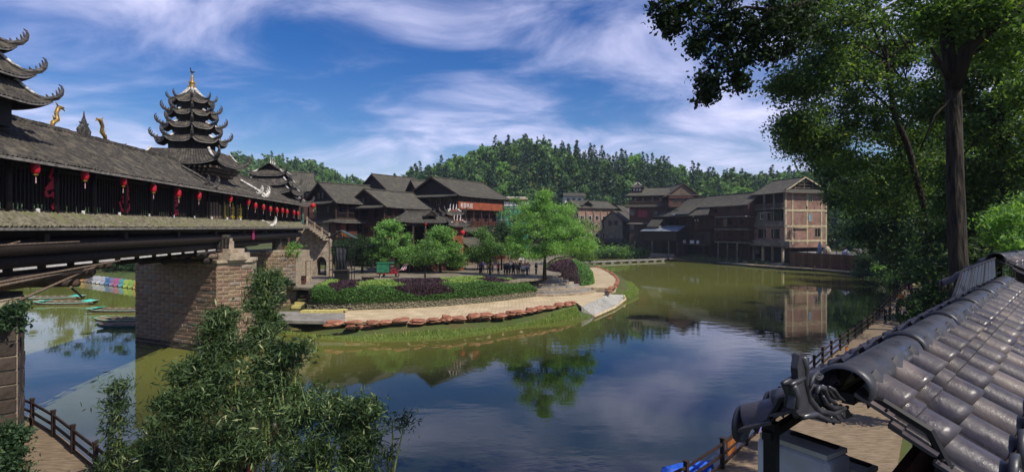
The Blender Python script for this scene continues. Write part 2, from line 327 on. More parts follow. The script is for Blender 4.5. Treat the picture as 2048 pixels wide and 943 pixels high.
def height(x, y):
    x = np.asarray(x, float); y = np.asarray(y, float)
    d = dist_poly(x, y, POND); inside = in_poly(x, y, POND); sd = np.where(inside, -d, d)
    water = -np.minimum(2.2, -sd*.55)
    near = np.minimum(.5, sd*1.5) + np.clip(sd-4.3-3.6*sst(3, 8, x)*sst(9, 17, y)*sst(40, 30, y), 0, None)*.56
    near = np.minimum(near, 8.75 + np.clip(sd-20, 0, None)*.06)
    shelf = sst(.7, 1.5, x)*sst(11, 9.5, x)*sst(12, 10.5, y)*sst(.6, 1.6, y); near = near*(1-shelf) + np.minimum(near, 7.2)*shelf
    pl = np.where(in_poly(x, y, PLAZA_POLY), 1., 0.)*np.clip(dist_poly(x, y, PLAZA_POLY)/2.2, 0, 1)
    far = np.minimum(1.0, sd*.42); far = far + (3.3-far)*pl
    bank = np.minimum(1.2, sd*.6) + 2.6*sst(3, 14, sd)
    isb = sst(20, 30, x)*sst(112, 124, y); isn = np.where((y < 44) | ((x > 26) & (y < 118)), 1., 0.)
    isl = np.where((x < -32), 1., 0.)*(1-isn)
    far = far*(1-isl) + isl*np.maximum(far, np.minimum(1.5, sd*.5) + 4*sst(6, 30, sd))
    land = far*(1-isb) + bank*isb
    land = land + 3*sst(130, 215, y)*(1-isb)
    land = land*(1-isn) + near*isn*(1-isb) + land*isn*isb
    main = np.interp(x, RX, RZ)*sst(205, 325, y)*(1-.35*sst(335, 480, y)); left = np.interp(x, LX, LZ_)*sst(220, 425, y)*(1-.3*sst(440, 600, y))
    right = 26*sst(95, 190, x+.15*y-6)*sst(60, 130, y)
    hill = np.maximum(np.maximum(main, left), right)
    bumps = .6*np.sin(x*.21+1)*np.cos(y*.17)+.4*np.sin(x*.5+y*.3)
    out = np.maximum(land, hill*1.0) + bumps*sst(8, 25, hill)
    return np.where(sd < 0, water, out)
xs = np.concatenate([np.linspace(-3200,-420,12), np.arange(-400,-112,9.), np.arange(-110,112,1.3), np.arange(114,420,9.), np.linspace(430,3200,12)])
ys = np.concatenate([np.linspace(-400,-14,10), np.arange(-10,170,1.3), np.arange(172,480,6.), np.linspace(500,4200,14)])
GX, GY = np.meshgrid(xs, ys); GZ = height(GX, GY)
nx, ny = len(xs), len(ys)
V = np.stack([GX, GY, GZ], -1).reshape(-1, 3); ii = np.arange(nx*ny).reshape(ny, nx)
Fq = np.stack([ii[:-1,:-1], ii[:-1,1:], ii[1:,1:], ii[1:,:-1]], -1).reshape(-1, 4)
tag(link('ground', np_mesh('ground', V, Fq, GROUND, True)), kind='structure')
def hz(x, y): return float(height(np.array([x]), np.array([y]))[0])

def water_mat():
    m = bpy.data.materials.new('murky_pond_water'); m.use_nodes = True; nt = m.node_tree; b = nt.nodes['Principled BSDF']; N = nt.nodes.new; L = nt.links.new
    tc = N('ShaderNodeTexCoord'); n = N('ShaderNodeTexNoise'); n.inputs['Scale'].default_value = .03; n.inputs['Detail'].default_value = 4; L(tc.outputs['Object'], n.inputs['Vector'])
    sp_ = N('ShaderNodeSeparateXYZ'); L(tc.outputs['Object'], sp_.inputs[0])
    # base colour: dark near the viewer, blending to murky olive towards the far bank and the stream mouth
    s1 = N('ShaderNodeMath'); s1.operation = 'MULTIPLY_ADD'; s1.inputs[1].default_value = 30.0; L(n.outputs['Fac'], s1.inputs[0]); L(sp_.outputs['Y'], s1.inputs[2])
    s2 = N('ShaderNodeMath'); s2.operation = 'MULTIPLY_ADD'; s2.inputs[1].default_value = -.9; L(sp_.outputs['X'], s2.inputs[0]); L(s1.outputs[0], s2.inputs[2])
    sm = N('ShaderNodeMapRange'); sm.interpolation_type = 'SMOOTHSTEP'; sm.inputs['From Min'].default_value = 52; sm.inputs['From Max'].default_value = 86; L(s2.outputs[0], sm.inputs['Value'])
    cr = N('ShaderNodeMix'); cr.data_type = 'RGBA'; cr.inputs[6].default_value = (*hx('1d2316'), 1); cr.inputs[7].default_value = (*hx('6d7035'), 1); L(sm.outputs[0], cr.inputs[0])
    L(cr.outputs[2], b.inputs['Base Color']); b.inputs['Roughness'].default_value = .03; b.inputs['IOR'].default_value = 1.5; b.inputs['Specular IOR Level'].default_value = .6
    mp = N('ShaderNodeMapping'); mp.inputs['Scale'].default_value = (.55, 1.0, 1); L(tc.outputs['Object'], mp.inputs[0])
    w1 = N('ShaderNodeTexNoise'); w1.inputs['Scale'].default_value = .9; w1.inputs['Detail'].default_value = 3; L(mp.outputs[0], w1.inputs['Vector'])
    w2 = N('ShaderNodeTexNoise'); w2.inputs['Scale'].default_value = .06; w2.inputs['Detail'].default_value = 2; L(tc.outputs['Object'], w2.inputs['Vector'])
    mr = N('ShaderNodeMapRange'); mr.inputs['From Min'].default_value = .4; mr.inputs['From Max'].default_value = .65; mr.inputs['To Min'].default_value = .02; mr.inputs['To Max'].default_value = .12; L(w2.outputs['Fac'], mr.inputs['Value'])
    bp = N('ShaderNodeBump'); bp.inputs['Distance'].default_value = .12; L(mr.outputs[0], bp.inputs['Strength']); L(w1.outputs['Fac'], bp.inputs['Height']); L(bp.outputs[0], b.inputs['Normal'])
    return m
b_ = MB(); b_.add([(-160,15,0), (110,15,0), (110,245,0), (-160,245,0)], [(0,1,2,3)])
tag(b_.build('pond_water', water_mat()), kind='structure')

# ------------------------------------------------------------------ plaza, lower path, terraces
mb = MB(); mb.prism([(x, y) for x, y in PLAZA_POLY], PZ-.25, PZ); tag(mb.build('plaza', PLAZA), kind='structure')
outer = [P(a, b, LZ) for a, b in [(690,642), (760,643), (840,640), (900,637), (960,632), (1010,627), (1060,620), (1110,612), (1152,604)]]
inner = [P(a, b, LZ) for a, b in [(690,619), (800,616), (900,610), (1000,601), (1075,591), (1140,577), (1180,571)]]
mb = MB(); mb.prism([(p.x, p.y) for p in outer] + [(p.x, p.y) for p in (P(1163,612,LZ), P(1218,588,LZ), P(1222,584,LZ))] + [(p.x, p.y) for p in inner[::-1]], LZ-.3, LZ)
tag(mb.build('lower_path', PATH), kind='structure')
mb = MB(); mb.prism([(p.x, p.y) for p in (P(545,640,LZ), P(690,642,LZ), P(690,622,LZ), P(620,622,LZ), P(560,622,LZ))], LZ-.3, LZ-.004); tag(mb.build('grey_ramp', CONC), kind='structure')
mb = MB(); sl = [P(1163,612,LZ), P(1218,588,LZ), P(1250,589,LZ-.5), P(1246,600,.2), P(1225,614,.12), P(1187,630,.1)]
mb.slab(sl, 1.6, (0,0,1)); tag(mb.build('slipway', SLIP), kind='structure')
ep = [P(1248,591,.75), P(1251,598,.3), P(1228,615,.2), P(1187,633,.18)]
mb = MB(); mb.tube(ep, .16, 6); tag(mb.build('slipway_kerb', PATH), kind='structure')
TZ = 1.8
ter = [P(a, b, TZ) for a, b in [(1160,541), (1172,535.5), (1190,534), (1205,537.5), (1219,544), (1230,552), (1235,561), (1231,570), (1219,575.5), (1160,574), (1150,572)]]
mb = MB(); mb.prism([(p.x, p.y) for p in ter], .2, TZ); tag(mb.build('round_terrace', PATH), kind='structure')
st = thing('terrace_steps', 'three low grey steps between the cream path and the round terrace', 'steps', P(1160,577,LZ))
a, b = P(1158,575,LZ+.3), P(1220,577,LZ+.3)
for k in range(3):
    q = MB(); o = Vector((.05, -.75*(2-k)-.3, 0))
    q.beam(a+o+Vector((0,0,.1+.19*k-.3)), b+o+Vector((0,0,.1+.19*k-.3)), .85, .2+.0)
    ob = q.build('step', CONC, st); ob.location = -st.location
# fan stairs
c0 = P(1083,549,PZ); st = thing('fan_stairs', 'fan of curved stone stairs from the plaza down to the cream path', 'stairs', c0)
for k in range(8):
    r0, r1 = 1.6+.82*k, 1.6+.82*(k+1)+.03; z1 = -.004-(PZ-LZ)/8.2*(k+.15); q = MB(); A0, A1, n = R(-118), R(-18), 14
    ring = [(r1*math.cos(A0+(A1-A0)*i/n), r1*math.sin(A0+(A1-A0)*i/n)*.92) for i in range(n+1)] + [(r0*math.cos(A1+(A0-A1)*i/n), r0*math.sin(A1+(A0-A1)*i/n)*.92) for i in range(n+1)]
    q.prism(ring, LZ-PZ-.1, z1); q.build('step', STONE if k % 2 else CONC, st)
# retaining wall under the hedge
rw = thing('retaining_wall', 'low pebble stone retaining wall under the long clipped hedge', 'wall', WALL[0])
q = MB()
for i in range(len(WALL)-1):
    a, b = WALL[i]-WALL[0], WALL[i+1]-WALL[0]; t = (b-a).normalized(); nn = Vector((-t.y, t.x, 0))
    q.slab([a+Vector((0,0,-.2)), b+Vector((0,0,-.2)), b+nn*.25+Vector((0,0,.95)), a+nn*.25+Vector((0,0,.95))], .3, -nn)
q.build('wall_core', M('wall_mud', hx('5f5a48'), hx('3d3a2c'), scale=3), rw)
# pebbles on its face, too small to pick apart
vs, fs = [], []
q = MB()
for i in range(len(WALL)-1):
    a, b = WALL[i]-WALL[0], WALL[i+1]-WALL[0]; t = (b-a).normalized(); nn = Vector((-t.y, t.x, 0)); L_ = (b-a).length
    for k in range(int(L_*26)):
        s, h = random.random()*L_, random.random()*.9; c = a+t*s+nn*(.25*h/.95-.04)+Vector((0,0,h)); r = random.uniform(.07,.14)
        q.add([c+t*r, c+Vector((0,0,r*.7)), c-t*r, c-Vector((0,0,r*.7)), c-nn*r*.7], [(1,0,4), (2,1,4), (3,2,4), (0,3,4)])
q.build('pebble_facing', M('pebble', hx('9a9278'), hx('6a6450'), scale=6), rw, kind='stuff')

# yellow steps at the left end of the hedge
st = thing('yellow_steps', 'yellow edged steps beside the left end of the long hedge', 'steps', P(592,615,LZ))
a0, b0 = P(585,614,LZ), P(612,614,LZ); YEL = M('yellow_step_paint', hx('cfc27a'), hx('a59a62'), scale=4)
for k in range(7):
    q = MB(); o = Vector((.12*k, .62*k, .16+.32*k)); q.beam(a0+o-st.location-Vector((0,0,.1)), b0+o-st.location-Vector((0,0,.1)), .68, .36); q.build('step', YEL, st)
bl = thing('yellow_landing_block', 'long low yellow painted block at the foot of the hedge', 'block', P(640,624,LZ))
q = MB(); q.box((.3,0,.12), (4.6,.9,.26)); q.box((2.4,.1,.28), (1.1,.7,.08)); q.build('slab', YEL, bl)

# red stones along the path and round the terrace
def rock(seed, sx, sy, sz):
    rs = np.random.default_rng(seed); q = MB(); n, m = 9, 5; G = []
    for i in range(m):
        t = i/(m-1); row = []
        for k in range(n):
            a = 2*math.pi*k/n; rr = (1-abs(2*t-1)**4*.35)*(.72+.5*rs.random()); ca, sa = math.cos(a), math.sin(a)
            pw = .55; row.append((sx*rr*math.copysign(abs(ca)**pw, ca), sy*rr*math.copysign(abs(sa)**pw, sa), sz*(t+.13*rs.normal()*(0 < t))))
        row.append(row[0]); G.append(row)
    q.grid(G); q.add(G[-1][:-1], [tuple(range(n))]); return q.mesh('rock', REDSTONE)
ROCKS = [rock(i, .5, .4, .42) for i in range(7)]
def rock_row(px, lab, grp, spacing, sc, z, first=.0):
    pts = [P(a, b, z) for a, b in px]; seg = [(pts[i+1]-pts[i]).length for i in range(len(pts)-1)]; tot = sum(seg); s = first; k = 0; n = 0
    while s < tot:
        i, r = 0, s
        while i < len(seg)-1 and r > seg[i]: r -= seg[i]; i += 1
        p = pts[i].lerp(pts[i+1], r/seg[i]); t = pts[i+1]-pts[i]; wd = random.uniform(.75, 1.5)*spacing/1.1
        o = link('red_boulder', ROCKS[n % 7], None, p+Vector((0,0,-.15+random.uniform(-.1,.1))), (random.uniform(-.08,.08), random.uniform(-.06,.06), math.atan2(t.y, t.x)+random.uniform(-.12,.12)))
        o.scale = (wd*1.08*sc, sc*random.uniform(.75,1.15), sc*random.uniform(.8,1.25)); tag(o, lab, 'boulder', grp); s += wd*1.0*sc+.05; n += 1
rock_row([(668,648), (750,645), (840,642), (900,639), (960,634), (1010,629), (1060,622), (1110,614), (1150,606)], 'flat red sandstone boulder edging the cream lower path above the grass', 'red boulders along the lower path', 1.3, 1.1, LZ)
rock_row([(690,653), (760,651), (850,648), (920,644), (1000,636), (1080,624), (1130,614)], 'red sandstone boulder of the lower course sunk in the grass bank', 'red boulders of the lower course', 1.1, .85, .75, .5)
rock_row([(1192,534), (1206,538), (1220,545), (1232,554), (1236,562), (1232,571), (1221,577), (1219,583)], 'brown red boulder on the curved rim of the round terrace', 'boulders round the terrace rim', 1.0, .8, TZ-.05)

# causeway
cw = thing('causeway', 'low concrete causeway on piers crossing the far end of the pond', 'causeway', P(1157,524.5,.55))
a, b = Vector((0,0,0)), P(1345,517,.55)-P(1157,524.5,.55); q = MB(); q.beam(a, b, 2.0, .32); q.build('deck_slab', CONC, cw)
for k in range(11):
    p = a.lerp(b, (k+.5)/11); q = MB(); q.beam(p-(b-a).normalized()*.55+Vector((0,0,-.6)), p+(b-a).normalized()*.55+Vector((0,0,-.6)), 1.7, .9); q.build('pier', CONC, cw)
for k in range(9):
    p = a.lerp(b, (k+.5)/9); q = MB(); q.tube([p+Vector((0,-.85,.1)), p+Vector((0,-.85,.75))], .12, 6); q.build('bollard', GREYWOOD, cw)

# grass on the bank
def grass_pts(n, poly, zf):
    xs_, ys_ = [p[0] for p in poly], [p[1] for p in poly]; X = rng.uniform(min(xs_), max(xs_), n*3); Y = rng.uniform(min(ys_), max(ys_), n*3)
    k = in_poly(X, Y, poly); X, Y = X[k][:n], Y[k][:n]; return np.stack([X, Y, zf(X, Y)], 1)
def blades(C, h, wd):
    n = len(C); a = rng.uniform(0, 6.28, n); hh = h*rng.uniform(.5, 1.4, n); sx, sy = np.cos(a)*wd, np.sin(a)*wd; lean = rng.normal(size=(n, 2))*.35*hh[:, None]
    A = C-np.stack([sx, sy, 0*sx+.05], 1); B = C+np.stack([sx, sy, 0*sx-.05], 1); T = C+np.stack([lean[:,0], lean[:,1], hh], 1)
    return np.stack([A, B, T], 1).reshape(-1, 3), np.arange(3*n).reshape(n, 3)
g1 = [(p.x, p.y) for p in (P(540,643,.3), P(600,668,.05), P(680,679,0), P(750,681,0), P(830,679,0), P(900,675,0), P(980,665,0), P(1050,653,0), P(1120,642,0), P(1183,634,0), P(1165,616,LZ), P(1150,610,LZ), P(1060,626,LZ), P(960,638,LZ), P(900,643,LZ), P(760,649,LZ), P(660,648,LZ), P(560,640,LZ))]
g2 = [(p.x, p.y) for p in (P(1222,592,.3), P(1236,578,.3), P(1238,562,.3), P(1262,564,.3), P(1277,577,.3), P(1277,588,.3), P(1260,596,.3), P(1240,598,.3))]
# the tip of the peninsula is a small grass mound of its own
C1 = grass_pts(46000, g1, lambda X, Y: np.maximum(height(X, Y), -.1)); C2 = grass_pts(9000, g2, lambda X, Y: .25+0*X)
V1, F1 = blades(np.concatenate([C1, C2]), .26, .05)
tag(link('bank_grass', np_mesh('bank_grass', V1, F1, GRASS)), 'rough green grass on the bank below the red boulders', 'grass', kind='stuff')
mb = MB(); mb.prism(g2, -1, .22); tag(mb.build('grass_tip_ground', GROUND), kind='structure')
# ------------------------------------------------------------------ the covered bridge
BA = math.asin(.13); BROOT = Vector((-22.2, 0, 0))
bridge = thing('covered_bridge', 'long dark timber covered bridge with tiled roofs and pagoda towers on stone piers', 'bridge', BROOT, BA)
def bw(x, y, z): return BROOT + Matrix.Rotation(BA, 3, 'Z') @ Vector((x, y, z))
Y0, Y1 = 15.0, 77.0
tiles, sof, fas = MB(), MB(), MB(); st2, sf2, fs2 = MB(), MB(), MB()
for s in (1, -1):
    tile_sheet(tiles, (0,Y0,16.15), (0,Y1,16.15), (s*3.85,Y1,13.55), (s*3.85,Y0,13.55), .27, .07, 7, sag=.16, soffit=sof, fascia=fas, jit=.045, fh=.13)
    tile_sheet(st2, (s*2.75,Y0,11.22), (s*2.75,Y1-.5,11.22), (s*4.0,Y1-.5,10.52), (s*4.0,Y0,10.52), .27, .07, 4, sag=.04, soffit=sf2, fascia=fs2, jit=.045, fh=.13)
tag(tiles.build('roof_tiles', TILE_OLD, bridge), kind='stuff'); sof.build('roof_soffit', BLACKWOOD, bridge); fas.build('eave_board', PALEEDGE, bridge)
tag(st2.build('skirt_roof_tiles', TILE_MOSS, bridge), kind='stuff'); sf2.build('skirt_soffit', BLACKWOOD, bridge); fs2.build('skirt_eave_board', PALEEDGE, bridge)
q = MB()
for k in range(124):
    y = Y0+k*.5; q.box((0, y+.25, 16.22+random.uniform(-.02,.03)), (.34, .46, .2))
q.build('ridge', TILE_OLD, bridge)
q = MB(); q.box((0, (Y0+Y1)/2, 10.85), (5.6, Y1-Y0-.4, .18)); q.build('deck', BLACKWOOD, bridge)
# inner ceiling keeps daylight out from above, so the gallery reads dark
me_post = MB(); me_post.tube([(0,0,0), (0,0,3.1)], .15, 8); me_post = me_post.mesh('post', BLACKWOOD, True)
me_bal = MB(); me_bal.box((0,0,1.05), (.07,.075,2.1)); me_bal = me_bal.mesh('baluster', BLACKWOOD)
me_cap = MB(); me_cap.lathe([(.08,0), (.09,.2), (.06,.22)], n=8); me_cap = me_cap.mesh('pale_foot', WHITE)
y = Y0+.4; n = 0
while y < Y1-.3:
    for s in (1, -1):
        link('post', me_post, bridge, (s*2.7, y, 10.9))
        link('post', me_post, bridge, (s*1.55, y, 10.9))
    link('tie_beam', bpy.data.meshes.get('tie_beam') or MB().box((0,0,0), (5.6,.18,.22)).mesh('tie_beam', BLACKWOOD), bridge, (0, y, 13.6))
    y += 3.08; n += 1
y = Y0+.6; k = 0
while y < Y1-.6:
    o = link('baluster', me_bal, bridge, (2.62, y, 11.3)); y += .26 if y < 46 else .3; k += 1
q = MB()
for s in (1, -1):
    q.span(s*2.62-.06, s*2.62+.06, Y0+.2, Y1-.2, 11.22, 11.36); q.span(s*2.62-.06, s*2.62+.06, Y0+.2, Y1-.2, 13.3, 13.46)
q.build('rail', BLACKWOOD, bridge)
q = MB(); q.span(-2.75, -2.6, Y0+.2, Y1-.2, 10.9, 11.45); q.span(-2.75, -2.6, Y0+.2, Y1-.2, 11.95, 13.6); q.build('far_side_boarding', BLACKWOOD, bridge)
q = MB(); q.span(2.35, 2.42, 52.5, Y1-.4, 11.0, 13.3); q.build('near_side_boarding', BLACKWOOD, bridge)
q = MB()
for y in np.arange(46.2, 53.5, .62):
    q = MB(); q.box((2.72, y, 11.95), (.05, .4, 1.3+random.uniform(-.25,.25))); q.build('pale_panel', GREYWOOD, bridge)
for i in range(12):
    link('pale_foot', me_cap, bridge, (2.78, Y0+1.2+i*3.4, 11.2))
# under-deck timbers
def log(a, b, r, name='log_beam', mat=LOG): MB().tube([a, Vector(a).lerp(Vector(b), .5), b], r, 8).build(name, mat, bridge, True)
for x in (-3.1, -1.6, 0, 1.6, 3.1): log((x, Y0, 10.35), (x, Y1-1, 10.35), .3, 'deck_log', BLACKWOOD)
for x in (-3.2, 3.3): log((x, Y0, 9.6), (x, Y1-3, 9.6), .36, 'deck_log', BLACKWOOD)
for x in (-2.6, 2.9): log((x, Y0, 8.95), (x, 58, 8.95), .33, 'deck_log', BLACKWOOD)
q = MB(); q.span(-2.9, 2.7, Y0, 70, 8.75, 10.3); q.build('beam_core', BLACKWOOD, bridge)
for i, y in enumerate(np.arange(20.5, 46, 2.05)):
    MB().box((3.45, y, 8.66), (.07, 1.35, .1)).build('light_tube', WHITE, bridge)
for k in range(9):
    y = Y0+4+k*6.6; MB().box((0, y, 10.02), (7.4, .34, .34)).build('cross_beam', BLACKWOOD, bridge)
# cantilever logs over the near pier and the mid pier
for k, (z, l) in enumerate([(8.45, 4.2), (7.9, 6.6), (8.05, 5.4)]):
    for x in (-2.4, -.8, .8, 2.3): log((x+.25*k, 24-l, z), (x+.25*k, 24+l*1.02, z+.05), .27, 'cantilever_log', LOG if x > 2 else BLACKWOOD)
for z, y in ((8.15, 29.5), (8.4, 31), (7.65, 28.2)): log((-3.2, y, z), (3.5, y, z), .2, 'cross_log', LOG)
for k, (z, l) in enumerate([(8.35, 4.6), (7.8, 3.4)]):
    for x in (-3.4, -1.7, 0, 1.7, 3.0): log((x, 49.5-l-1.5, z), (x, 49.5+l, z), .28, 'cantilever_log', BLACKWOOD)
for x, z, y in ((3.3,8.15,45.2), (3.5,7.65,46.0)): log((x-3, y, z), (x+.5, y, z), .2, 'cross_log', GREYWOOD)
for (a, b) in (((3.6,20.6,8.1), (3.7,31.5,8.6)), ((3.75,21.5,8.0), (3.55,28.5,8.35)), ((3.7,22.8,7.1), (3.4,30.5,8.55)), ((3.5,27.6,7.5), (2.9,29.6,6.7))): MB().tube([a, b], [.07, .05], 6).build('loose_pole', GREYWOOD, bridge)
for (a, b) in (((3.95,19.5,9.75), (3.95,27.5,9.8)), ((3.9,18,8.9), (3.9,23.6,9.9))): MB().tube([a, b], [.05, .04], 6).build('loose_pole', GREYWOOD, bridge)
MB().box((3.75, 54.3, 9.9), (.05, .55, 1.1)).build('pink_cloth', M('pink_cloth', hx('b8286a'), hx('8e1e52'), scale=4), bridge)

# brush characters hung on the lattice, as strokes
def strokes(cy, zc, sc, lines, mat, wd=.09, x=2.72):
    q = MB()
    for ln in lines:
        pts = [Vector((x, cy+p[0]*sc, zc+p[1]*sc)) for p in ln]
        for i in range(len(pts)-1):
            d = (pts[i+1]-pts[i]); q.beam(pts[i]-d*.06, pts[i+1]+d*.06, wd*random.uniform(.7,1.25)*sc, .03+.002*i, up=(1,0,0))
    return q.build('brush_character', mat, bridge)
CHR = M('dark_red_lettering', hx('c01a38'), hx('98142c'), rough=.6, scale=5)
strokes(27.4, 12.45, 1.0, [[(.15,1.0),(-.1,.55),(.2,.5),(-.35,-.05),(.2,.05),(.3,.3),(-.2,-.02)], [(-.4,-.15),(-.3,-.4),(.1,-.3),(.35,-.55),(.42,-.25),(.05,-.2)], [(.35,-.5),(.2,-.85),(.05,-.95)]], CHR, .17)
strokes(33.8, 12.35, 1.0, [[(.35,.9),(.45,.45),(.2,.1),(-.1,.0),(.35,.35),(.5,-.1)], [(-.2,.0),(.3,-.1),(.1,-.4),(-.15,-.2),(.35,-.25)], [(-.45,-.3),(-.25,-.75),(.2,-.85),(.6,-.65),(.55,-.35)]], CHR, .17)
strokes(40.3, 12.4, 1.0, [[(-.2,.6),(.5,.75)], [(.2,.95),(-.1,.3),(.5,.4)], [(-.3,.05),(.55,.15),(.1,-.3),(.5,-.2)], [(-.1,-.3),(.15,-.7),(.5,-.6)], [(-.45,-.85),(.1,-.9),(.65,-.8)]], CHR, .17)
YCH = M('yellow_lettering', hx('c8b030'), hx('a08a20'), rough=.6, scale=5)
for cy in (49.6, 51.6, 53.6):
    strokes(cy, 12.05, .8, [[(0,.85),(0,-.8)], [(-.4,.3),(.4,.4)], [(-.35,-.1),(.4,0)], [(-.4,-.7),(-.1,-.3)], [(.1,-.3),(.45,-.75)], [(.3,.4),(.35,-.3)]], YCH, .17, 2.78)

# ---- pagoda towers
def horn(q, base, out, s):
    """upswept carved corner: a tapering curl with small fins"""
    o = Vector(out); pts = [Vector(base)+o*(s*a)+Vector((0,0,s*b)) for a, b in ((-.6,-.1), (-.1,0), (.22,.14), (.42,.38), (.5,.68), (.44,.9), (.3,.98))]
    q.tube(pts, [.14*s, .17*s, .17*s, .14*s, .09*s, .06*s, .03*s], 6)
    for a, b, c in ((.1,.12,.26), (.28,.3,.3), (.4,.55,.25), (-.2,.05,.22)): q.tube([Vector(base)+o*(s*a)+Vector((0,0,s*b*.8)), Vector(base)+o*(s*(a-.12))+Vector((0,0,s*(b+c)))], [.1*s, .03*s], 5)
def tier(par, n, ri, zi, ro, zo, rot, up, horn_s, ridge=True, pit=.26, tmat=None):
    """one roof tier on n sides; returns nothing, adds tiles, soffit, hips and horns as sub-parts of par"""
    t, s, f = MB(), MB(), MB()
    cs = [(math.cos(rot+2*math.pi*k/n), math.sin(rot+2*math.pi*k/n)) for k in range(n)]
    for k in range(n):
        (a, b), (c, d) = cs[k], cs[(k+1) % n]
        tile_sheet(t, (a*ri,b*ri,zi), (c*ri,d*ri,zi), (c*ro,d*ro,zo), (a*ro,b*ro,zo), pit, .05, 5, sag=(zi-zo)*.12, up=up, soffit=s, fascia=f, th=.06, jit=.015, fh=.09)
        pts = []
        for i in range(6):
            tt = i/5; r = ri+(ro-ri)*tt; pts.append((a*r, b*r, zi+(zo-zi)*tt-(zi-zo)*.12*4*tt*(1-tt)+up*tt*tt+.06))
        hi, hw = MB(), MB(); hi.tube(pts, .11, 6); hw.tube([Vector(p)+Vector((0,0,.07)) for p in pts[:4]], [.11,.11,.09,.05], 6)
        horn(hi, pts[-1], (a, b, 0), horn_s*.8); hi.build('hip_horn', CARVED, par); hw.build('hip_plaster', PLASTER, par)
    tag(t.build('tier_tiles', tmat or TILE_OLD, par), kind='stuff'); s.build('tier_soffit', BLACKWOOD, par); f.build('tier_eave', PALEEDGE, par)
def drum(par, n, r, z0, z1, rot, mat=None):
    q = MB(); q.prism([(r*math.cos(rot+2*math.pi*k/n), r*math.sin(rot+2*math.pi*k/n)) for k in range(n)], z0, z1); q.build('drum_wall', mat or BLACKWOOD, par)
def brackets(par, n, r0, r1, z0, z1, rot):
    q = MB()
    for k in range(n):
        a = Vector((math.cos(rot+2*math.pi*k/n), math.sin(rot+2*math.pi*k/n), 0)); b = Vector((math.cos(rot+2*math.pi*(k+1)/n), math.sin(rot+2*math.pi*(k+1)/n), 0))
        m = max(2, int((b-a).length*r1/.42))
        for lev in range(3):
            t = (lev+.5)/3; r = r0+(r1-r0)*t
            for i in range(m):
                c = a.lerp(b, (i+.5)/m)*r; nrm = (a+b).normalized(); q.beam(c-nrm*.25+Vector((0,0,z0+(z1-z0)*t)), c+nrm*.22+Vector((0,0,z0+(z1-z0)*t)), .14, .2)
    q.build('bracket_set', GREYWOOD, par)
o8 = R(22.5)
t1 = link('pagoda_tower', None, bridge, (0, 49.7, 0))
tier(t1, 8, .15, 22.95, 1.7, 21.55, o8, .3, .75); drum(t1, 8, 1.2, 20.6, 21.6, o8)
for zi, zo, ri, ro in ((20.9, 20.4, 1.2, 2.0), (19.75, 19.2, 1.55, 2.42), (18.55, 17.95, 1.9, 2.85)):
    tier(t1, 8, ri, zi, ro, zo, o8, .42, 1.0); drum(t1, 8, ri*.97, zo-.75, zi-.02, o8)
s45 = R(45); s2 = math.sqrt(2)
tier(t1, 4, 2.3*s2, 17.25, 3.35*s2, 15.95, s45, .42, 1.25); drum(t1, 4, 2.25*s2, 14.2, 17.3, s45); brackets(t1, 4, 2.3*s2, 3.1*s2, 15.0, 15.85, s45)
q = MB(); q.lathe([(.1,22.75), (.3,22.85), (.36,23.05), (.2,23.25), (.24,23.35), (.27,23.5), (.12,23.65), (.1,23.9), (.06,24.3)], n=12); q.build('gilt_finial', GOLD, t1, True)
q = MB(); q.tube([(-.05,-.3,24.42), (0,0,24.4), (.02,.25,24.5), (.02,.42,24.62)], [.03,.1,.08,.02], 6); q.tube([(0,-.2,24.42), (0,-.36,24.7), (0,-.46,24.66)], [.05,.04,.02], 5); q.build('bird_finial', CARVED, t1)
t0 = link('pagoda_tower', None, bridge, (0, 24.2, 0))
for zi, zo, ri, ro in ((17.45, 16.35, 1.95, 2.95), (18.6, 17.55, 1.5, 2.5), (20.0, 18.75, .8, 2.0)):
    tier(t0, 4, ri*s2, zi, ro*s2, zo, s45, .45, 1.0); drum(t0, 4, ri*.96*s2, zo-1.1, zi-.02, s45)
tier(t0, 4, .1, 21.6, 1.2*s2, 20.3, s45, .3, .6); drum(t0, 4, .75*s2, 19.5, 20.6, s45)
t2 = link('pagoda_tower', None, bridge, (0, 73.6, 0))
for zi, zo, ri, ro in ((15.85, 14.9, 2.3, 3.2), (17.0, 16.0, 1.9, 2.75)):
    tier(t2, 4, ri*s2, zi, ro*s2, zo, s45, .45, 1.05); drum(t2, 4, ri*.97*s2, zo-1., zi-.02, s45)
tier(t2, 4, 1.35*s2, 17.95, 2.3*s2, 17.25, s45, .4, .9); drum(t2, 4, 1.33*s2, 16.4, 17.97, s45)
gt, gs, gf = MB(), MB(), MB()
for s in (1, -1): tile_sheet(gt, (0,-1.6,18.9), (0,1.6,18.9), (s*1.45,1.6,17.95), (s*1.45,-1.6,17.95), .26, .05, 3, soffit=gs, fascia=gf)
tag(gt.build('gable_tiles', TILE_OLD, t2), kind='stuff'); gs.build('gable_soffit', BLACKWOOD, t2); gf.build('gable_eave', PALEEDGE, t2)
q = MB(); q.add([(-1.25,-1.2,17.9), (1.25,-1.2,17.9), (0,-1.2,18.8), (-1.25,1.2,17.9), (1.25,1.2,17.9), (0,1.2,18.8)], [(0,1,2), (5,4,3), (0,3,4,1), (1,4,5,2), (2,5,3,0)]); q.build('gable_wall', BLACKWOOD, t2)
q = MB()
for y in (-.9, 0, .9): q.tube([(0,y,18.9), (0,y+.1,19.3), (0,y-.05,19.75)], [.09,.06,.02], 5)
q.build('ridge_spikes', PLASTER, t2)
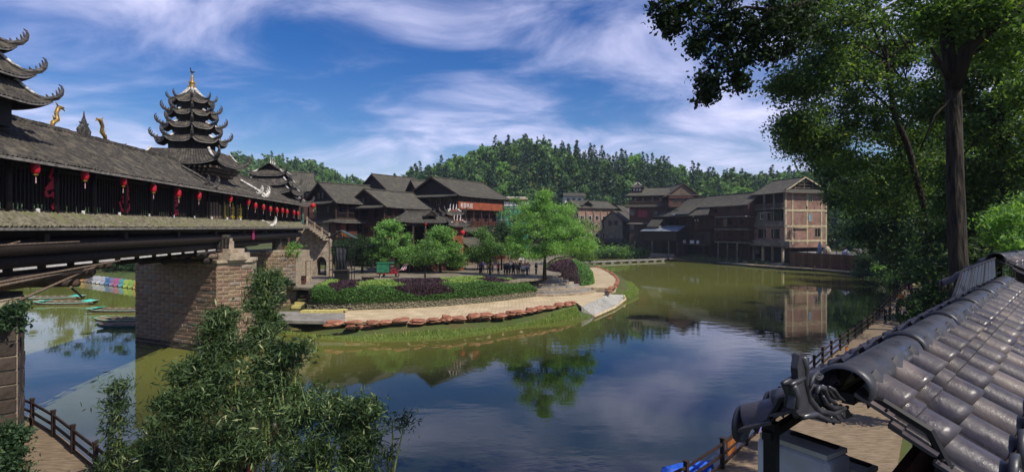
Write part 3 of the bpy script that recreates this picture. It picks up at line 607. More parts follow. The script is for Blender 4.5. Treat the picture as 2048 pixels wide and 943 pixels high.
# end porch: low upturned roof over the far doorway
t3 = link('end_porch', None, bridge, (.4, 77.6, 0)); tier(t3, 4, 1.6*s2, 14.7, 3.0*s2, 13.7, s45, .5, 1.1); drum(t3, 4, 1.55*s2, 13.0, 14.7, s45)
q = MB(); q.box((2.3, .6, 12.2), (.12, 1.3, 2.4)); q.build('green_panel', M('green_panel', hx('4f8068'), hx('3a6250'), scale=2), t3)
# ridge ornaments: two gilt dragons facing a carved spire
def dragon(y, flip):
    q = MB(); f = flip
    q.tube([(0,y-.5*f,16.2), (0,y-.35*f,16.55), (0,y+.0*f,16.75), (0,y-.1*f,17.15), (0,y+.12*f,17.5), (0,y+.5*f,17.55)], [.08,.13,.12,.11,.13,.07], 7)
    q.tube([(0,y+.1*f,17.5), (0,y-.15*f,17.75)], [.07,.02], 5); q.tube([(0,y+.4*f,17.5), (0,y+.65*f,17.38)], [.06,.02], 5)
    for a in (.1, -.1, -.25): q.tube([(0,y+a*f,16.7), (0,y+(a-.15)*f,16.95)], [.06,.02], 4)
    q.build('gilt_dragon', GOLD, bridge, True)
dragon(32.2, 1); dragon(36.4, -1)
q = MB()
for a, h in ((-.45,.7), (-.2,1.1), (0,1.55), (.2,1.1), (.45,.7)): q.tube([(0,34.6+a,16.2), (0,34.6+a*1.15,16.2+h*.5), (0,34.6+a*.8,16.2+h)], [.09,.12,.02], 6)
q.tube([(0,34.0,16.6), (0,35.2,16.6)], .07, 6); q.tube([(0,34.2,17.0), (0,35.0,17.0)], .06, 6); q.build('carved_spire', CARVED, bridge)
for y, s in ((58.3,1.2), (45.0,1.0)):
    q = MB(); horn(q, (3.6, y, 13.75), (.6,.8,0), s); horn(q, (3.2, y-.6, 14.0), (.9,-.2,0), s*.8); q.tube([(1.2,y,15.5), (2.4,y,14.8), (3.7,y,13.95)], [.12,.13,.12], 6); q.build('hip_ornament', PLASTER if y > 50 else CARVED, bridge)
q = MB(); horn(q, (3.8, 60.5, 10.75), (.5,.8,0), 1.0); q.tube([(2.8,60,11.3), (3.9,60.5,10.75)], .1, 6); q.build('skirt_ornament', PLASTER, bridge)
for y in (53.2, 54.6, 55.4, 56.2, 57.0): MB().tube([(0,y,16.2), (.05,y+.1,16.8), (0,y,17.0+random.random()*.4)], [.12,.1,.03], 5).build('ridge_spike', PLASTER if y < 54 else GOLD, bridge)

# ---- piers, brick by brick on the faces one sees
WM = bridge.matrix_world
def to_local(v): return Matrix.Rotation(-BA, 3, 'Z') @ (Vector(v)-BROOT)
me_brick = {}; BR = BRICKS
def brick_mesh(l, h, k):
    key = (round(l, 2), round(h, 2), k, BR[k].name)
    if key not in me_brick:
        q = MB(); b = .035; x, z = l/2, h/2
        vs = [(-x,0,-z), (x,0,-z), (x,0,z), (-x,0,z), (-x+b,-.07,-z+b), (x-b,-.075,-z+b), (x-b,-.07,z-b), (-x+b,-.065,z-b)]
        q.add(vs, [(4,5,6,7), (0,1,5,4), (1,2,6,5), (2,3,7,6), (3,0,4,7)]); me_brick[key] = q.mesh('brick', BR[k])
    return me_brick[key]
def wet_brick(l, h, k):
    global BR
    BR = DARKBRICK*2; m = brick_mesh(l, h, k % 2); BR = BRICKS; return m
def brick_face(par, a, b, z0, z1, ch, bl):
    a, b = Vector(a), Vector(b); t = (b-a); L = t.length; t.normalize(); rz = math.atan2(t.y, t.x); nz = int((z1-z0)/ch); n = max(1, round(L/bl)); w_ = L/n
    for i in range(nz):
        off = 0 if i % 2 else .5
        edges = [0] + [(k+off)*w_ for k in range(0 if off else 1, n)] + [L]
        for k in range(len(edges)-1):
            l = edges[k+1]-edges[k]
            if l < .05: continue
            p = a+t*(edges[k]+l/2)
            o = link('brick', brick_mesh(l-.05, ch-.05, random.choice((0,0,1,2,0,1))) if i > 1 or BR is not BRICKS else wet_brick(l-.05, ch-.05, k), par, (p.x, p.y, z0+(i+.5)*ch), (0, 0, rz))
            o.scale = (1, random.uniform(.5, 1.3), 1)
def pier(poly, z0, z1, label):
    p = link('pier', None, bridge, (0,0,0)); q = MB(); lp = [to_local((x, y, 0)) for x, y in poly]
    q.prism([(v.x, v.y) for v in lp], z0, z1); q.build('pier_core', MORTAR, p)
    return p, lp
PA = [(-34.5,50.4), (-24.5,45.7), (-22.5,47.6), (-23.6,50.8), (-33,55.5)]
p1, lp = pier(PA, -2.2, 7.55, '')
brick_face(p1, lp[0], lp[1], -.1, 7.5, .335, 1.22); brick_face(p1, lp[1], lp[2], -.1, 7.5, .335, .95)
q = MB(); cx_, cy_ = sum(v.x for v in lp)/5, sum(v.y for v in lp)/5; q.prism([(cx_+(v.x-cx_)*1.03, cy_+(v.y-cy_)*1.05) for v in lp], 7.56, 7.78); q.build('coping', STONE, p1)
c_ = to_local((-24.0, 47.2, 0))
q = MB(); q.prism([(c_.x+1.6*math.cos(a)*.9, c_.y+1.3*math.sin(a)) for a in np.arange(0, 6.28, .7)], 7.78, 8.35); q.prism([(c_.x+1.1*math.cos(a)*.9, c_.y+.9*math.sin(a)) for a in np.arange(0, 6.28, .7)], 8.35, 8.7); q.build('cutwater_cap', STONE, p1)
q = MB(); q.box((c_.x-.3, c_.y-.25, 9.0), (.9,.45,.7)); q.box((c_.x-.3, c_.y-.25, 9.45), (.7,.4,.3)); q.build('stone_pedestal', STONE, p1)
q = MB(); q.slab([(c_.x-1.05,c_.y-.5,8.5), (c_.x-.15,c_.y-.5,8.5), (c_.x,c_.y-.5,9.9), (c_.x-1.1,c_.y-.5,9.9)], .2, (0,-1,0)); q.build('carved_stele', CARVED, p1)
for i in range(4):
    for j in range(3): MB().box((c_.x-.95+.26*i, c_.y-.52, 8.85+.34*j), (.14,.06,.22)).build('stele_relief', BLACKWOOD, p1)
PB = [(-19.6,21.8), (-24.8,27.9), (-33,29), (-33,19), (-24,17.5)]
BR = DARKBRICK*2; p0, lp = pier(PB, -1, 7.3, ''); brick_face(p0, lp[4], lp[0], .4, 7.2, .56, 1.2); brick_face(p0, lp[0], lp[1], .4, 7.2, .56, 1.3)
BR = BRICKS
PC = [(-35.5,67.5), (-28.6,64.2), (-25.8,65.8), (-26.5,72), (-35,74)]
p2_, lp = pier(PC, -1, 7.6, ''); brick_face(p2_, lp[0], lp[1], .3, 7.5, .42, 1.3); brick_face(p2_, lp[1], lp[2], .3, 7.5, .42, 1.1)
MB().box((lp[2].x-.5, lp[2].y+2.4, 5.5), (.8,3.2,4.2)).build('buttress', STONE, p2_)
q = MB(); q.prism([(lp[1].x-.1, lp[1].y-.1), (lp[2].x+.1, lp[2].y-.05), (lp[2].x, lp[2].y+1.2), (lp[1].x, lp[1].y+1.2)], 7.6, 7.85); q.build('coping', STONE, p2_)
c3_ = to_local((-27.5, 65.8, 0)); MB().box((c3_.x-.6, c3_.y, 8.7), (.9,.7,1.7)).build('notice_stone', CARVED, p2_)

# ---- red lanterns along the eave
lant = thing('red_lantern', 'x', 'lantern'); 
MB().lathe([(.1,-.42), (.2,-.4), (.3,-.28), (.335,-.1), (.335,.12), (.3,.28), (.2,.4), (.1,.42)], n=12).build('body', RED, lant, True)
q = MB(); q.lathe([(.19,.4), (.19,.5), (.1,.52)], n=10); q.lathe([(.1,-.52), (.19,-.5), (.19,-.4)], n=10); q.build('cap', GOLD, lant)
q = MB(); q.tube([(0,0,.5), (0,0,1.0)], .012, 4); q.build('cord', BLACK, lant); MB().tube([(0,0,-.5), (0,0,-.72), (0,0,-1.05)], [.02,.045,.05], 6).build('tassel', M('pale_tassel', hx('c9a0a0'), hx('8e6a6a'), scale=5), lant)
lpx = [(71,336), (170,350), (247,362), (307,376), (357,386), (398,391), (461,397), (497,404), (511,411), (527,414), (541,418), (554,420), (565,421), (574,423), (588,425), (596,427)]
names = ['largest red lantern, leftmost under the bridge eave', 'red lantern second from the left under the bridge eave', 'red lantern third from the left, by the middle red character', 'red lantern fourth from the left under the bridge eave', 'red lantern right of the third red character, fifth from the left', 'red lantern just left of the roof break below the pagoda', 'red lantern above the yellow characters, first right of the roof break']
for i, (px, py) in enumerate(lpx):
    # on the line below the eave: solve the depth where the ray meets the eave plane
    k = (px-CX)/F; yy = (-22.2+3.6/math.cos(BA)-0)/(k+math.tan(BA)); pos = Vector((k*yy, yy, EYE+(HY-py)/F*yy))
    o = lant if i == 0 else copy_tree(lant); o.location = pos
    tag(o, names[i] if i < len(names) else 'small red lantern in the receding row under the far bridge eave', 'lantern', 'red lanterns under the bridge eave')
    o.scale = (.52,.52,.66); o.rotation_euler = (random.uniform(-.06,.06), random.uniform(-.06,.06), 0)
end_l = copy_tree(lant); end_l.location = Q(626,411,76.5); end_l.scale = (1.1,1.1,.75); tag(end_l, 'wide round red lantern at the far end of the bridge', 'lantern', 'red lanterns under the bridge eave')
# ------------------------------------------------------------------ timber houses
CUR = None
def lbox(name, mat, par, *spans):
    q = MB()
    for s in spans: q.span(*s)
    return q.build(name, mat, par)
def window(par, c, w, h, ax, out, mat=None, frame=None, bars=1):
    """window on a wall: c centre, ax unit vector along the wall, out unit normal"""
    c, ax, out = Vector(c), Vector(ax), Vector(out); q = MB(); t = .09
    for s in (-1, 1):
        q.beam(c+ax*(s*w/2)-Vector((0,0,h/2))+out*.05, c+ax*(s*w/2)+Vector((0,0,h/2))+out*.05, .1, t, up=out)
        q.beam(c-ax*(w/2)+Vector((0,0,s*h/2))+out*.052, c+ax*(w/2)+Vector((0,0,s*h/2))+out*.052, .1, t, up=out)
    for k in range(bars):
        x = -w/2+w*(k+1)/(bars+1); q.beam(c+ax*x-Vector((0,0,h/2))+out*.046, c+ax*x+Vector((0,0,h/2))+out*.046, .06, .05, up=out)
    wn = q.build('window', frame or DARKWOOD, par)
    MB().slab([c-ax*w/2-Vector((0,0,h/2))+out*.03, c+ax*w/2-Vector((0,0,h/2))+out*.03, c+ax*w/2+Vector((0,0,h/2))+out*.03, c-ax*w/2+Vector((0,0,h/2))+out*.03], .02, out).build('pane', mat or GLASS, wn)
def railing(par, a, b, h=1.0, mat=None, sp=.35):
    a, b = Vector(a), Vector(b); L = (b-a).length; q = MB(); up = Vector((0,0,1))
    q.beam(a+up*h, b+up*h, .09, .09); q.beam(a+up*.12, b+up*.12, .07, .07); n = max(2, int(L/sp))
    for i in range(n+1): p = a.lerp(b, i/n); q.beam(p, p+up*(h-.05), .055, .055)
    return q.build('railing', mat or GREYWOOD, par)
def gable_roof(par, L, W, ze, zr, og=.9, oe=.9, tmat=None, pent=0., wallm=None, gmat=None, edge=None, gable_win=False, x0=0., pitch=.34):
    """ridge along local x from 0 to L at y=0; eaves at y=+-W/2"""
    tmat = tmat or TILE; t, s, f = MB(), MB(), MB(); sl = (zr-ze)/(W/2); zo = ze-oe*sl*.7; hw = W/2+oe
    for sg in (1, -1): tile_sheet(t, (x0-og,0,zr), (x0+L+og,0,zr), (x0+L+og,sg*hw,zo), (x0-og,sg*hw,zo), pitch, .05, 4, sag=.12, soffit=s, fascia=f, jit=.015, up=.12)
    rf = t.build('roof', tmat, par); s.build('soffit', DARKWOOD, rf); f.build('eave_board', edge or PALEEDGE, rf)
    q = MB(); q.tube([(x0-og-.1,0,zr+.28), (x0-og+.5,0,zr+.14), (x0+L/2,0,zr+.1), (x0+L+og-.5,0,zr+.14), (x0+L+og+.1,0,zr+.28)], [.1,.15,.15,.15,.1], 6); q.build('ridge', tmat, rf)
    for e in (x0-og, x0+L+og):
        q = MB(); sx = .02 if e > x0 else -.02
        for sg in (1, -1): q.beam((e+sx,0,zr-.04), (e+sx,sg*hw,zo-.04), .3, .07, up=(1,0,0))
        q.build('barge_board', edge or DARKWOOD, rf)
    for e, k in ((x0+.02, -1), (x0+L-.02, 1)):
        q = MB(); q.slab([(e,-W/2,ze-.1), (e,W/2,ze-.1), (e,0,zr-.12)], .12, (k,0,0)); q.build('gable_wall', gmat or wallm or BLACKWOOD, par)
    if gable_win:
        window(par, (x0-.1,-.5,ze+(zr-ze)*.3), .7, (zr-ze)*.36, (0,1,0), (-1,0,0)); window(par, (x0-.1,.6,ze+(zr-ze)*.3), .7, (zr-ze)*.36, (0,1,0), (-1,0,0), GREYWOOD)
    if pent:
        for e, k in ((x0, -1), (x0+L, 1)):
            t, s, f = MB(), MB(), MB(); tile_sheet(t, (e,-W/2,ze+.05), (e,W/2,ze+.05), (e+k*pent,W/2+oe,zo-.1), (e+k*pent,-W/2-oe,zo-.1), pitch, .05, 3, up=.15, soffit=s, fascia=f)
            pr = t.build('pent_roof', tmat, par); s.build('soffit', DARKWOOD, pr); f.build('eave_board', edge or PALEEDGE, pr)
    return rf
def skirt(par, x0, x1, y0, y1, z, out, drop, sides='fblr', tmat=None, pitch=.34, up=.2, edge=None):
    """lean-to roof ring round a storey"""
    tmat = tmat or TILE; t, s, f = MB(), MB(), MB(); a, b = out, drop
    C = {'f': ((x0,y0,z), (x1,y0,z), (x1+a,y0-a,z-b), (x0-a,y0-a,z-b)), 'b': ((x1,y1,z), (x0,y1,z), (x0-a,y1+a,z-b), (x1+a,y1+a,z-b)),
         'l': ((x0,y1,z), (x0,y0,z), (x0-a,y0-a,z-b), (x0-a,y1+a,z-b)), 'r': ((x1,y0,z), (x1,y1,z), (x1+a,y1+a,z-b), (x1+a,y0-a,z-b))}
    for k in sides: tile_sheet(t, *C[k], pitch, .05, 3, soffit=s, fascia=f, up=up)
    r = t.build('skirt_roof', tmat, par); s.build('soffit', DARKWOOD, r); f.build('eave_board', edge or PALEEDGE, r)
    return r
def storey(par, L, W, z0, z1, style, mat, x0=0., win=4, wmat=None, sides='fl'):
    y0, y1 = -W/2, W/2
    if style == 'gallery':
        i = 1.1; lbox('wall', mat, par, (x0+i, x0+L-i, y0+i, y1-i, z0+.1, z1)); lbox('floor', DARKWOOD, par, (x0-.15, x0+L+.15, y0-.15, y1+.15, z0-.1, z0+.1))
        for k in range(int(L/2.4)+1): lbox('post', DARKWOOD, par, (x0+k*L/int(L/2.4)-.1, x0+k*L/int(L/2.4)+.1, y0, y0+.2, z0, z1))
        for k in range(int(W/2.4)+1): lbox('post', DARKWOOD, par, (x0-.01, x0+.19, y0+k*(W-.2)/int(W/2.4)+.03, y0+k*(W-.2)/int(W/2.4)+.23, z0, z1))
        railing(par, (x0,y0-.02,z0+.1), (x0+L,y0-.02,z0+.1), 1.0, mat); railing(par, (x0-.02,y0,z0+.1), (x0-.02,y1,z0+.1), 1.0, mat)
        for k in range(win): window(par, (x0+(k+.7)*L/(win+.4), y0+i, (z0+z1)/2+.2), 1.1, 1.3, (1,0,0), (0,-1,0))
        for k in range(max(1, win-2)): window(par, (x0+i, y1-i-(k+.7)*(W-2)/(max(1, win-2)+.4), (z0+z1)/2+.2), 1.0, 1.3, (0,-1,0), (-1,0,0))
    elif style == 'open':
        i = 1.6; lbox('back_wall', mat, par, (x0+i, x0+L-i, y0+i+1, y1-i, z0, z1))
        for k in range(int(L/2.6)+1): lbox('post', DARKWOOD, par, (x0+k*L/int(L/2.6)-.12, x0+k*L/int(L/2.6)+.12, y0+.02, y0+.26, z0, z1))
        for k in range(int(W/2.6)+1): lbox('post', DARKWOOD, par, (x0-.01, x0+.23, y0+k*(W-.24)/int(W/2.6)+.03, y0+k*(W-.24)/int(W/2.6)+.27, z0, z1))
    else:
        lbox('wall', mat, par, (x0, x0+L, y0, y1, z0, z1))
        [lbox('corner_post', DARKWOOD, par, sp_) for sp_ in ((x0-.08, x0+.1, y0-.08, y0+.1, z0, z1), (x0+L-.1, x0+L+.08, y0-.08, y0+.1, z0, z1), (x0-.08, x0+.1, y1-.1, y1+.08, z0, z1))]
        lbox('floor_band', DARKWOOD, par, (x0-.05, x0+L+.05, y0-.06, y0+.05, z0-.02, z0+.2))
        for k in range(win): window(par, (x0+(k+.7)*L/(win+.4), y0, (z0+z1)/2+.15), 1.15, (z1-z0)*.45, (1,0,0), (0,-1,0), frame=wmat)
        for k in range(max(1, win-1)): window(par, (x0, y1-(k+.7)*W/(max(1, win-1)+.4), (z0+z1)/2+.15), 1.0, (z1-z0)*.42, (0,-1,0), (-1,0,0), frame=wmat)
def place(p0, p1, z=0.):
    """house frame: local x runs along the ridge from p0 to p1"""
    d = p1-p0; return Vector((p0.x, p0.y, z)), math.atan2(d.y, d.x), math.hypot(d.x, d.y)
def ridge(px0, py0, Yd, px1, py1):
    a = Q(px0, py0, Yd); b = Q(px1, py1, Yd*(HY-py0)/(HY-py1)); return a, b

GB = 3.4
# house with the front gable behind the round tree (gable left, long roof right)
a, b = ridge(733,379,98,838,388); loc, rz, L = place(a, b)
h = thing('timber_house', 'dark timber house with broad gable left of centre, its balcony above the round tree', 'house', loc, rz)
zr = a.z; gable_roof(h, L, 8.4, 14.5, zr, .7, .9, pent=1.6, gable_win=True)
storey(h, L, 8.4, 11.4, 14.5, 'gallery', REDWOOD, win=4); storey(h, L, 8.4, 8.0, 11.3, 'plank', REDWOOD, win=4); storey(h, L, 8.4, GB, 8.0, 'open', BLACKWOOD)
skirt(h, 0, L, -4.2, 4.2, 11.3, 1.3, .7, 'f')
lbox('white_notice', WHITE, h, (-.3, -.2, -1.5, 1.2, 6.3, 7.4))
# tall house with the orange sign band
a, b = ridge(867,355,108,963,366.5); loc, rz, L = place(a, b); c_h = h = thing('timber_house', 'tall timber inn right of centre with a long orange sign band below the eave', 'house', loc, rz)
zr = a.z; gable_roof(h, L, 11.6, 17.0, zr, .8, 1.0, pent=1.5)
storey(h, L, 11.6, 13.9, 17.0, 'plank', DARKWOOD, win=5, wmat=GREYWOOD); storey(h, L, 11.6, 10.6, 13.9, 'gallery', REDWOOD, win=5); storey(h, L, 11.6, 7.2, 10.5, 'plank', REDWOOD, win=4); storey(h, L, 11.6, GB, 7.2, 'open', WARMWOOD)
ORG = M('orange_sign_board', hx('8e4a2e'), hx('723a26'), rough=.6, scale=1)
sg = lbox('sign_band', ORG, h, (.0, L-1, -6.15, -6.0, 14.05, 15.5))
def glyph(q, x, z, s, y, kind):
    S = [[((-.4,.35),(.4,.35)), ((-.4,.0),(.4,.0)), ((0,.45),(0,-.45)), ((-.4,-.42),(.4,-.42)), ((-.3,.2),(-.3,-.2))], [((-.4,.4),(.4,.4)), ((-.35,.4),(-.35,-.4)), ((.35,.4),(.35,-.4)), ((-.35,-.4),(.35,-.4)), ((-.2,0),(.2,0)), ((0,.3),(0,-.3))],
         [((-.4,.3),(.4,.3)), ((0,.5),(-.35,-.45)), ((0,.1),(.4,-.45)), ((-.3,-.1),(.3,-.1))], [((-.35,.45),(-.35,-.45)), ((-.1,.35),(.45,.35)), ((-.1,.05),(.4,.05)), ((.15,.45),(.15,-.45)), ((-.1,-.4),(.45,-.4))]][kind % 4]
    for a, b in S: q.beam((x+a[0]*s, y, z+a[1]*s), (x+b[0]*s, y, z+b[1]*s), .13*s, .03, up=(0,1,0))
q = MB()
for i in range(4): glyph(q, 1.0+1.05*i, 14.8, .95, -6.17, i)
q.build('lettering', WHITE, sg)
skirt(h, 0, L+1, -5.8, 5.8, 10.6, 1.5, .8, 'f'); 
t, s, f = MB(), MB(), MB(); tile_sheet(t, (-1,-5.8,8.9), (L+2.5,-5.8,8.9), (L+3.2,-9.6,6.9), (-1.5,-9.6,6.9), .34, .05, 4, soffit=s, fascia=f, up=.15); pr = t.build('porch_roof', TILE, h); s.build('soffit', DARKWOOD, pr); f.build('eave_board', PALEEDGE, pr)
t, s, f = MB(), MB(), MB()
for sg_ in (1, -1): tile_sheet(t, (9.5,-9.3,8.9), (9.5,-6.6,8.9), (9.5+sg_*1.7,-6.6,7.9), (9.5+sg_*1.7,-9.5,7.8), .3, .05, 2, soffit=s, fascia=f)
pr = t.build('dormer_roof', TILE, h); s.build('soffit', DARKWOOD, pr); f.build('dormer_edge', PALEEDGE, pr); q = MB(); q.slab([(8.2,-9.2,7.9), (10.8,-9.2,7.9), (9.5,-9.2,8.8)], .1, (0,-1,0)); q.build('dormer_face', WARMWOOD, pr)
for k in range(7): lbox('porch_post', WARMWOOD, h, (-1+k*3.2-.11, -1+k*3.2+.11, -9.2, -8.98, GB, 7.1))
railing(h, (-1,-9.1,GB+.6), (L+2,-9.1,GB+.6), 1.0, WARMWOOD); lbox('porch_wall', WARMWOOD, h, (0, L, -6.4, -6.2, GB, 8.5)); lbox('porch_floor', GREYWOOD, h, (-1.5, L+2.6, -9.5, -6.5, GB-.1, GB+.55))
lbox('white_poster', WHITE, h, (2.6, 5.2, -9.3, -9.22, GB+1.0, GB+2.9))
# left house beside the bridge end
a, b = ridge(643,366,97,733,372.5); loc, rz, L = place(a, b); h = thing('timber_house', 'dark timber house with pale gable window just right of the bridge end', 'house', loc, rz)
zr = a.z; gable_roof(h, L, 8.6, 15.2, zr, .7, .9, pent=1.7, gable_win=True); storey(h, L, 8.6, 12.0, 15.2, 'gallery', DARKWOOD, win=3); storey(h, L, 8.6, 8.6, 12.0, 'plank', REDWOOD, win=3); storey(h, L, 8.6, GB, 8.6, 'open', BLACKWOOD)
skirt(h, 0, L, -4.3, 4.3, 12.0, 1.2, .6, 'fl'); lbox('orange_panel', WARMWOOD, h, (.9, 1.9, -4.42, -4.34, 9.0, 11.6)); lbox('pale_screen', GREYWALL, h, (-.14,-.06,-2.4,.4,9.3,11.4))
# upper house behind
a, b = ridge(748,349,128,826,357); loc, rz, L = place(a, b); h = thing('timber_house', 'upper timber house whose ridge rises behind the two front gables', 'house', loc, rz)
zr = a.z; gable_roof(h, L, 9.6, 19.0, zr, .8, .9, pent=1.3); storey(h, L, 9.6, 15.5, 19.0, 'gallery', DARKWOOD, win=4); storey(h, L, 9.6, GB, 15.5, 'plank', DARKWOOD, win=4)
# small back gable between
a, b = ridge(826,361,124,872,363.5); loc, rz, L = place(a, b); h = thing('timber_house', 'small gabled timber house tucked between the upper house and the tall inn', 'house', loc, rz)
gable_roof(h, L, 6.5, a.z-2.9, a.z, .6, .7); storey(h, L, 6.5, GB, a.z-2.9, 'plank', DARKWOOD, win=3)
# hall behind the bridge end, long side to the viewer
a, b = Q(556,344,118), Q(622,346,121); b.z = a.z; loc, rz, L = place(a, b); h = thing('timber_hall', 'timber hall with plain grey roof seen above the bridge end tower', 'house', loc, rz)
gable_roof(h, L, 9.5, a.z-3.6, a.z, .6, 1.0); storey(h, L, 9.5, a.z-7, a.z-3.6, 'gallery', WARMWOOD, win=4); storey(h, L, 9.5, GB, a.z-7, 'plank', REDWOOD, win=4)
# entrance pavilion in front
a, b = Q(812,423,90), Q(868,424.5,92); b.z = a.z; loc, rz, L = place(a, b); h = thing('entrance_pavilion', 'open entrance pavilion with low tiled roof and posts behind the round trees', 'pavilion', loc, rz)
ze = 11.4; t, s, f = MB(), MB(), MB(); xw = 2.3
tile_sheet(t, (0,0,a.z), (L,0,a.z), (L+xw,-3.6,ze), (-xw,-3.6,ze), .3, .05, 5, sag=.15, up=.35, soffit=s, fascia=f); tile_sheet(t, (L,0,a.z), (0,0,a.z), (-xw,3.6,ze), (L+xw,3.6,ze), .3, .05, 4, soffit=s, fascia=f)
tile_sheet(t, (0,.01,a.z), (0,0,a.z), (-xw,-3.6,ze), (-xw,3.6,ze), .3, .05, 4, up=.35, soffit=s, fascia=f); tile_sheet(t, (L,0,a.z), (L,.01,a.z), (L+xw,3.6,ze), (L+xw,-3.6,ze), .3, .05, 4, up=.35, soffit=s, fascia=f)
rf = t.build('roof', TILE, h); s.build('soffit', DARKWOOD, rf); f.build('eave_board', PALEEDGE, rf)
q = MB(); q.tube([(-.3,0,a.z+.45), (0,0,a.z+.12), (L,0,a.z+.12), (L+.3,0,a.z+.45)], .12, 6); q.tube([(L,0,a.z+.1), (L+xw*.6,-2.2,ze+.75), (L+xw,-3.6,ze+.45)], .1, 6); q.tube([(0,0,a.z+.1), (-xw*.6,-2.2,ze+.75), (-xw,-3.6,ze+.45)], .1, 6); q.build('hips', CARVED, rf)
t, s, f = MB(), MB(), MB()
for sg_ in (1, -1): tile_sheet(t, (L*.72,-3.0,a.z+.1), (L*.72,-.6,a.z+.1), (L*.72+sg_*1.1,-.6,a.z-.7), (L*.72+sg_*1.1,-3.1,a.z-.75), .3, .05, 2, soffit=s, fascia=f)
t.build('dormer', TILE, rf); f.build('dormer_edge', PALEEDGE, rf); q = MB(); q.slab([(L*.72-.85,-2.9,a.z-.7), (L*.72+.85,-2.9,a.z-.7), (L*.72,-2.9,a.z)], .1, (0,-1,0)); q.build('dormer_face', BLACKWOOD, rf)
for k in range(5): lbox('post', DARKWOOD, h, (-1.6+k*(L+3.2)/4-.13, -1.6+k*(L+3.2)/4+.13, -3.2, -2.94, GB, ze)); 
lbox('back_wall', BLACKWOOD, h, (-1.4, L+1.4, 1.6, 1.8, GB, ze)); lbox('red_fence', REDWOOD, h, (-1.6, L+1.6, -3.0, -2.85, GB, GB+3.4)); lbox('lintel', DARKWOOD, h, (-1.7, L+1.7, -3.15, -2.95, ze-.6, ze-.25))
# ornate corner roofs between pavilion and inn
for (px, py, Yd, r, lab) in ((906,430,93,2.3,'small ornate roof with white upturned horns beside the entrance pavilion'), (914,452,91,2.7,'lower ornate gate roof with white horns and red lantern, right of the pavilion')):
    c = Q(px, py, Yd); h = thing('gate_roof', lab, 'gate', (c.x, c.y, 0), .35); tier(h, 4, .9, c.z+.9, r, c.z, s45, .5, 1.15)
    horns = MB()
    for k in range(3): horns.tube([(-.5+.5*k,0,c.z+.9), (-.5+.55*k,0,c.z+1.5), (-.4+.5*k,0,c.z+1.9)], [.14,.1,.03], 5)
    horns.build('ridge_horns', PLASTER, h); drum(h, 4, 1.2, GB, c.z+.9, s45, WARMWOOD)
for px, py, Yd, s_, lab in ((851,447,88,.8,'pink red lantern on a pole before the entrance pavilion'), (925,465,89,1.15,'round red lantern hanging by the gate right of the pavilion')):
    o = copy_tree(lant); o.location = Q(px, py, Yd); o.scale = (s_,s_,s_*.75); tag(o, lab, 'lantern', 'red lanterns at the entrance')
# green netted building
c = Q(1000,440,140); h = thing('netted_building', 'concrete block wrapped in green scaffold netting behind the big green tree', 'building', (c.x, c.y, 0), .12)
z1 = Q(0,391,140).z; lbox('block', NET, h, (0,7.2,0,8,GB,z1-1.6)); lbox('roof_slab', CREAM, h, (-1.2,7.0,-.9,8.5,z1-1.0,z1-.5)); lbox('roof_deck', WHITE, h, (-1.0,6.6,-.7,8.3,z1-.49,z1-.3))
for k in range(7): lbox('scaffold_pole', GREYWOOD, h, (.15+k*1.1, .25+k*1.1, -.15, -.05, GB, z1-1.0))
for k in range(4): lbox('scaffold_ledger', CREAM, h, (-.2, 7.4, -.2, -.12, GB+3+3*k, GB+3.12+3*k))
lbox('upper_band', WHITE, h, (-.2,7.3,-.12,-.02,z1-2.6,z1-1.6))
# brick and concrete house beyond the lagoon
a = Q(1141,401,205); b = Q(1213,402,215); b.z = a.z; loc, rz, L = place(a, b); h = thing('brick_house', 'two storey brick and concrete house with dark windows beyond the big tree', 'house', loc, rz)
z0 = 6.; ze = a.z-2.4; gable_roof(h, L, 9, ze, a.z, .9, .9); 
lbox('wall', PINKWALL, h, (0,L,-4.5,4.5,z0,ze)); lbox('brick_end', PINKWALL, h, (L+.0,L+.1,-4.4,4.4,z0+3,ze-.1))
for k in range(6): lbox('column', GREYWALL, h, (k*L/5-.22,k*L/5+.22,-4.75,-4.5,z0,ze))
for z in (z0+3.2, z0+6.4): lbox('floor_beam', GREYWALL, h, (-.2,L+.2,-4.7,-4.5,z-.2,z+.2))
for fl in range(3):
    for k in range(5): window(h, ((k+.5)*L/5, -4.5, z0+1.7+3.2*fl), 1.6, 1.7, (1,0,0), (0,-1,0), frame=WHITE)
t, s, f = MB(), MB(), MB()
for sg_ in (1,-1): tile_sheet(t, (4,-5.2,a.z-.2), (4,-1,a.z-.2), (4+sg_*2.8,-1,a.z-1.9), (4+sg_*2.8,-5.4,a.z-1.9), .34, .05, 3, soffit=s, fascia=f)
t.build('front_gable', TILE, h); f.build('gable_edge', PALEEDGE, h)
c = Q(1128,386,235); h = thing('hillside_house', 'white walled house with flat grey roof above the brick house', 'house', (c.x, c.y, 0), .1); z1 = c.z
lbox('wall', WHITE, h, (.5,8.5,.5,6,z1-5.5,z1-1.4)); 
for k in range(3): window(h, (2+2.4*k, .5, z1-2.8), 1.3, 1.3, (1,0,0), (0,-1,0))
t, s, f = MB(), MB(), MB(); tile_sheet(t, (0,3.2,z1+.3), (9.4,3.2,z1+.3), (9.8,-.6,z1-1.2), (-.4,-.6,z1-1.2), .34, .05, 3, soffit=s, fascia=f); tile_sheet(t, (9.4,3.2,z1+.3), (0,3.2,z1+.3), (-.4,7,z1-1.2), (9.8,7,z1-1.2), .34, .05, 3, soffit=s, fascia=f); t.build('roof', TILE, h); s.build('soffit', DARKWOOD, h); f.build('eave_board', PALEEDGE, h)
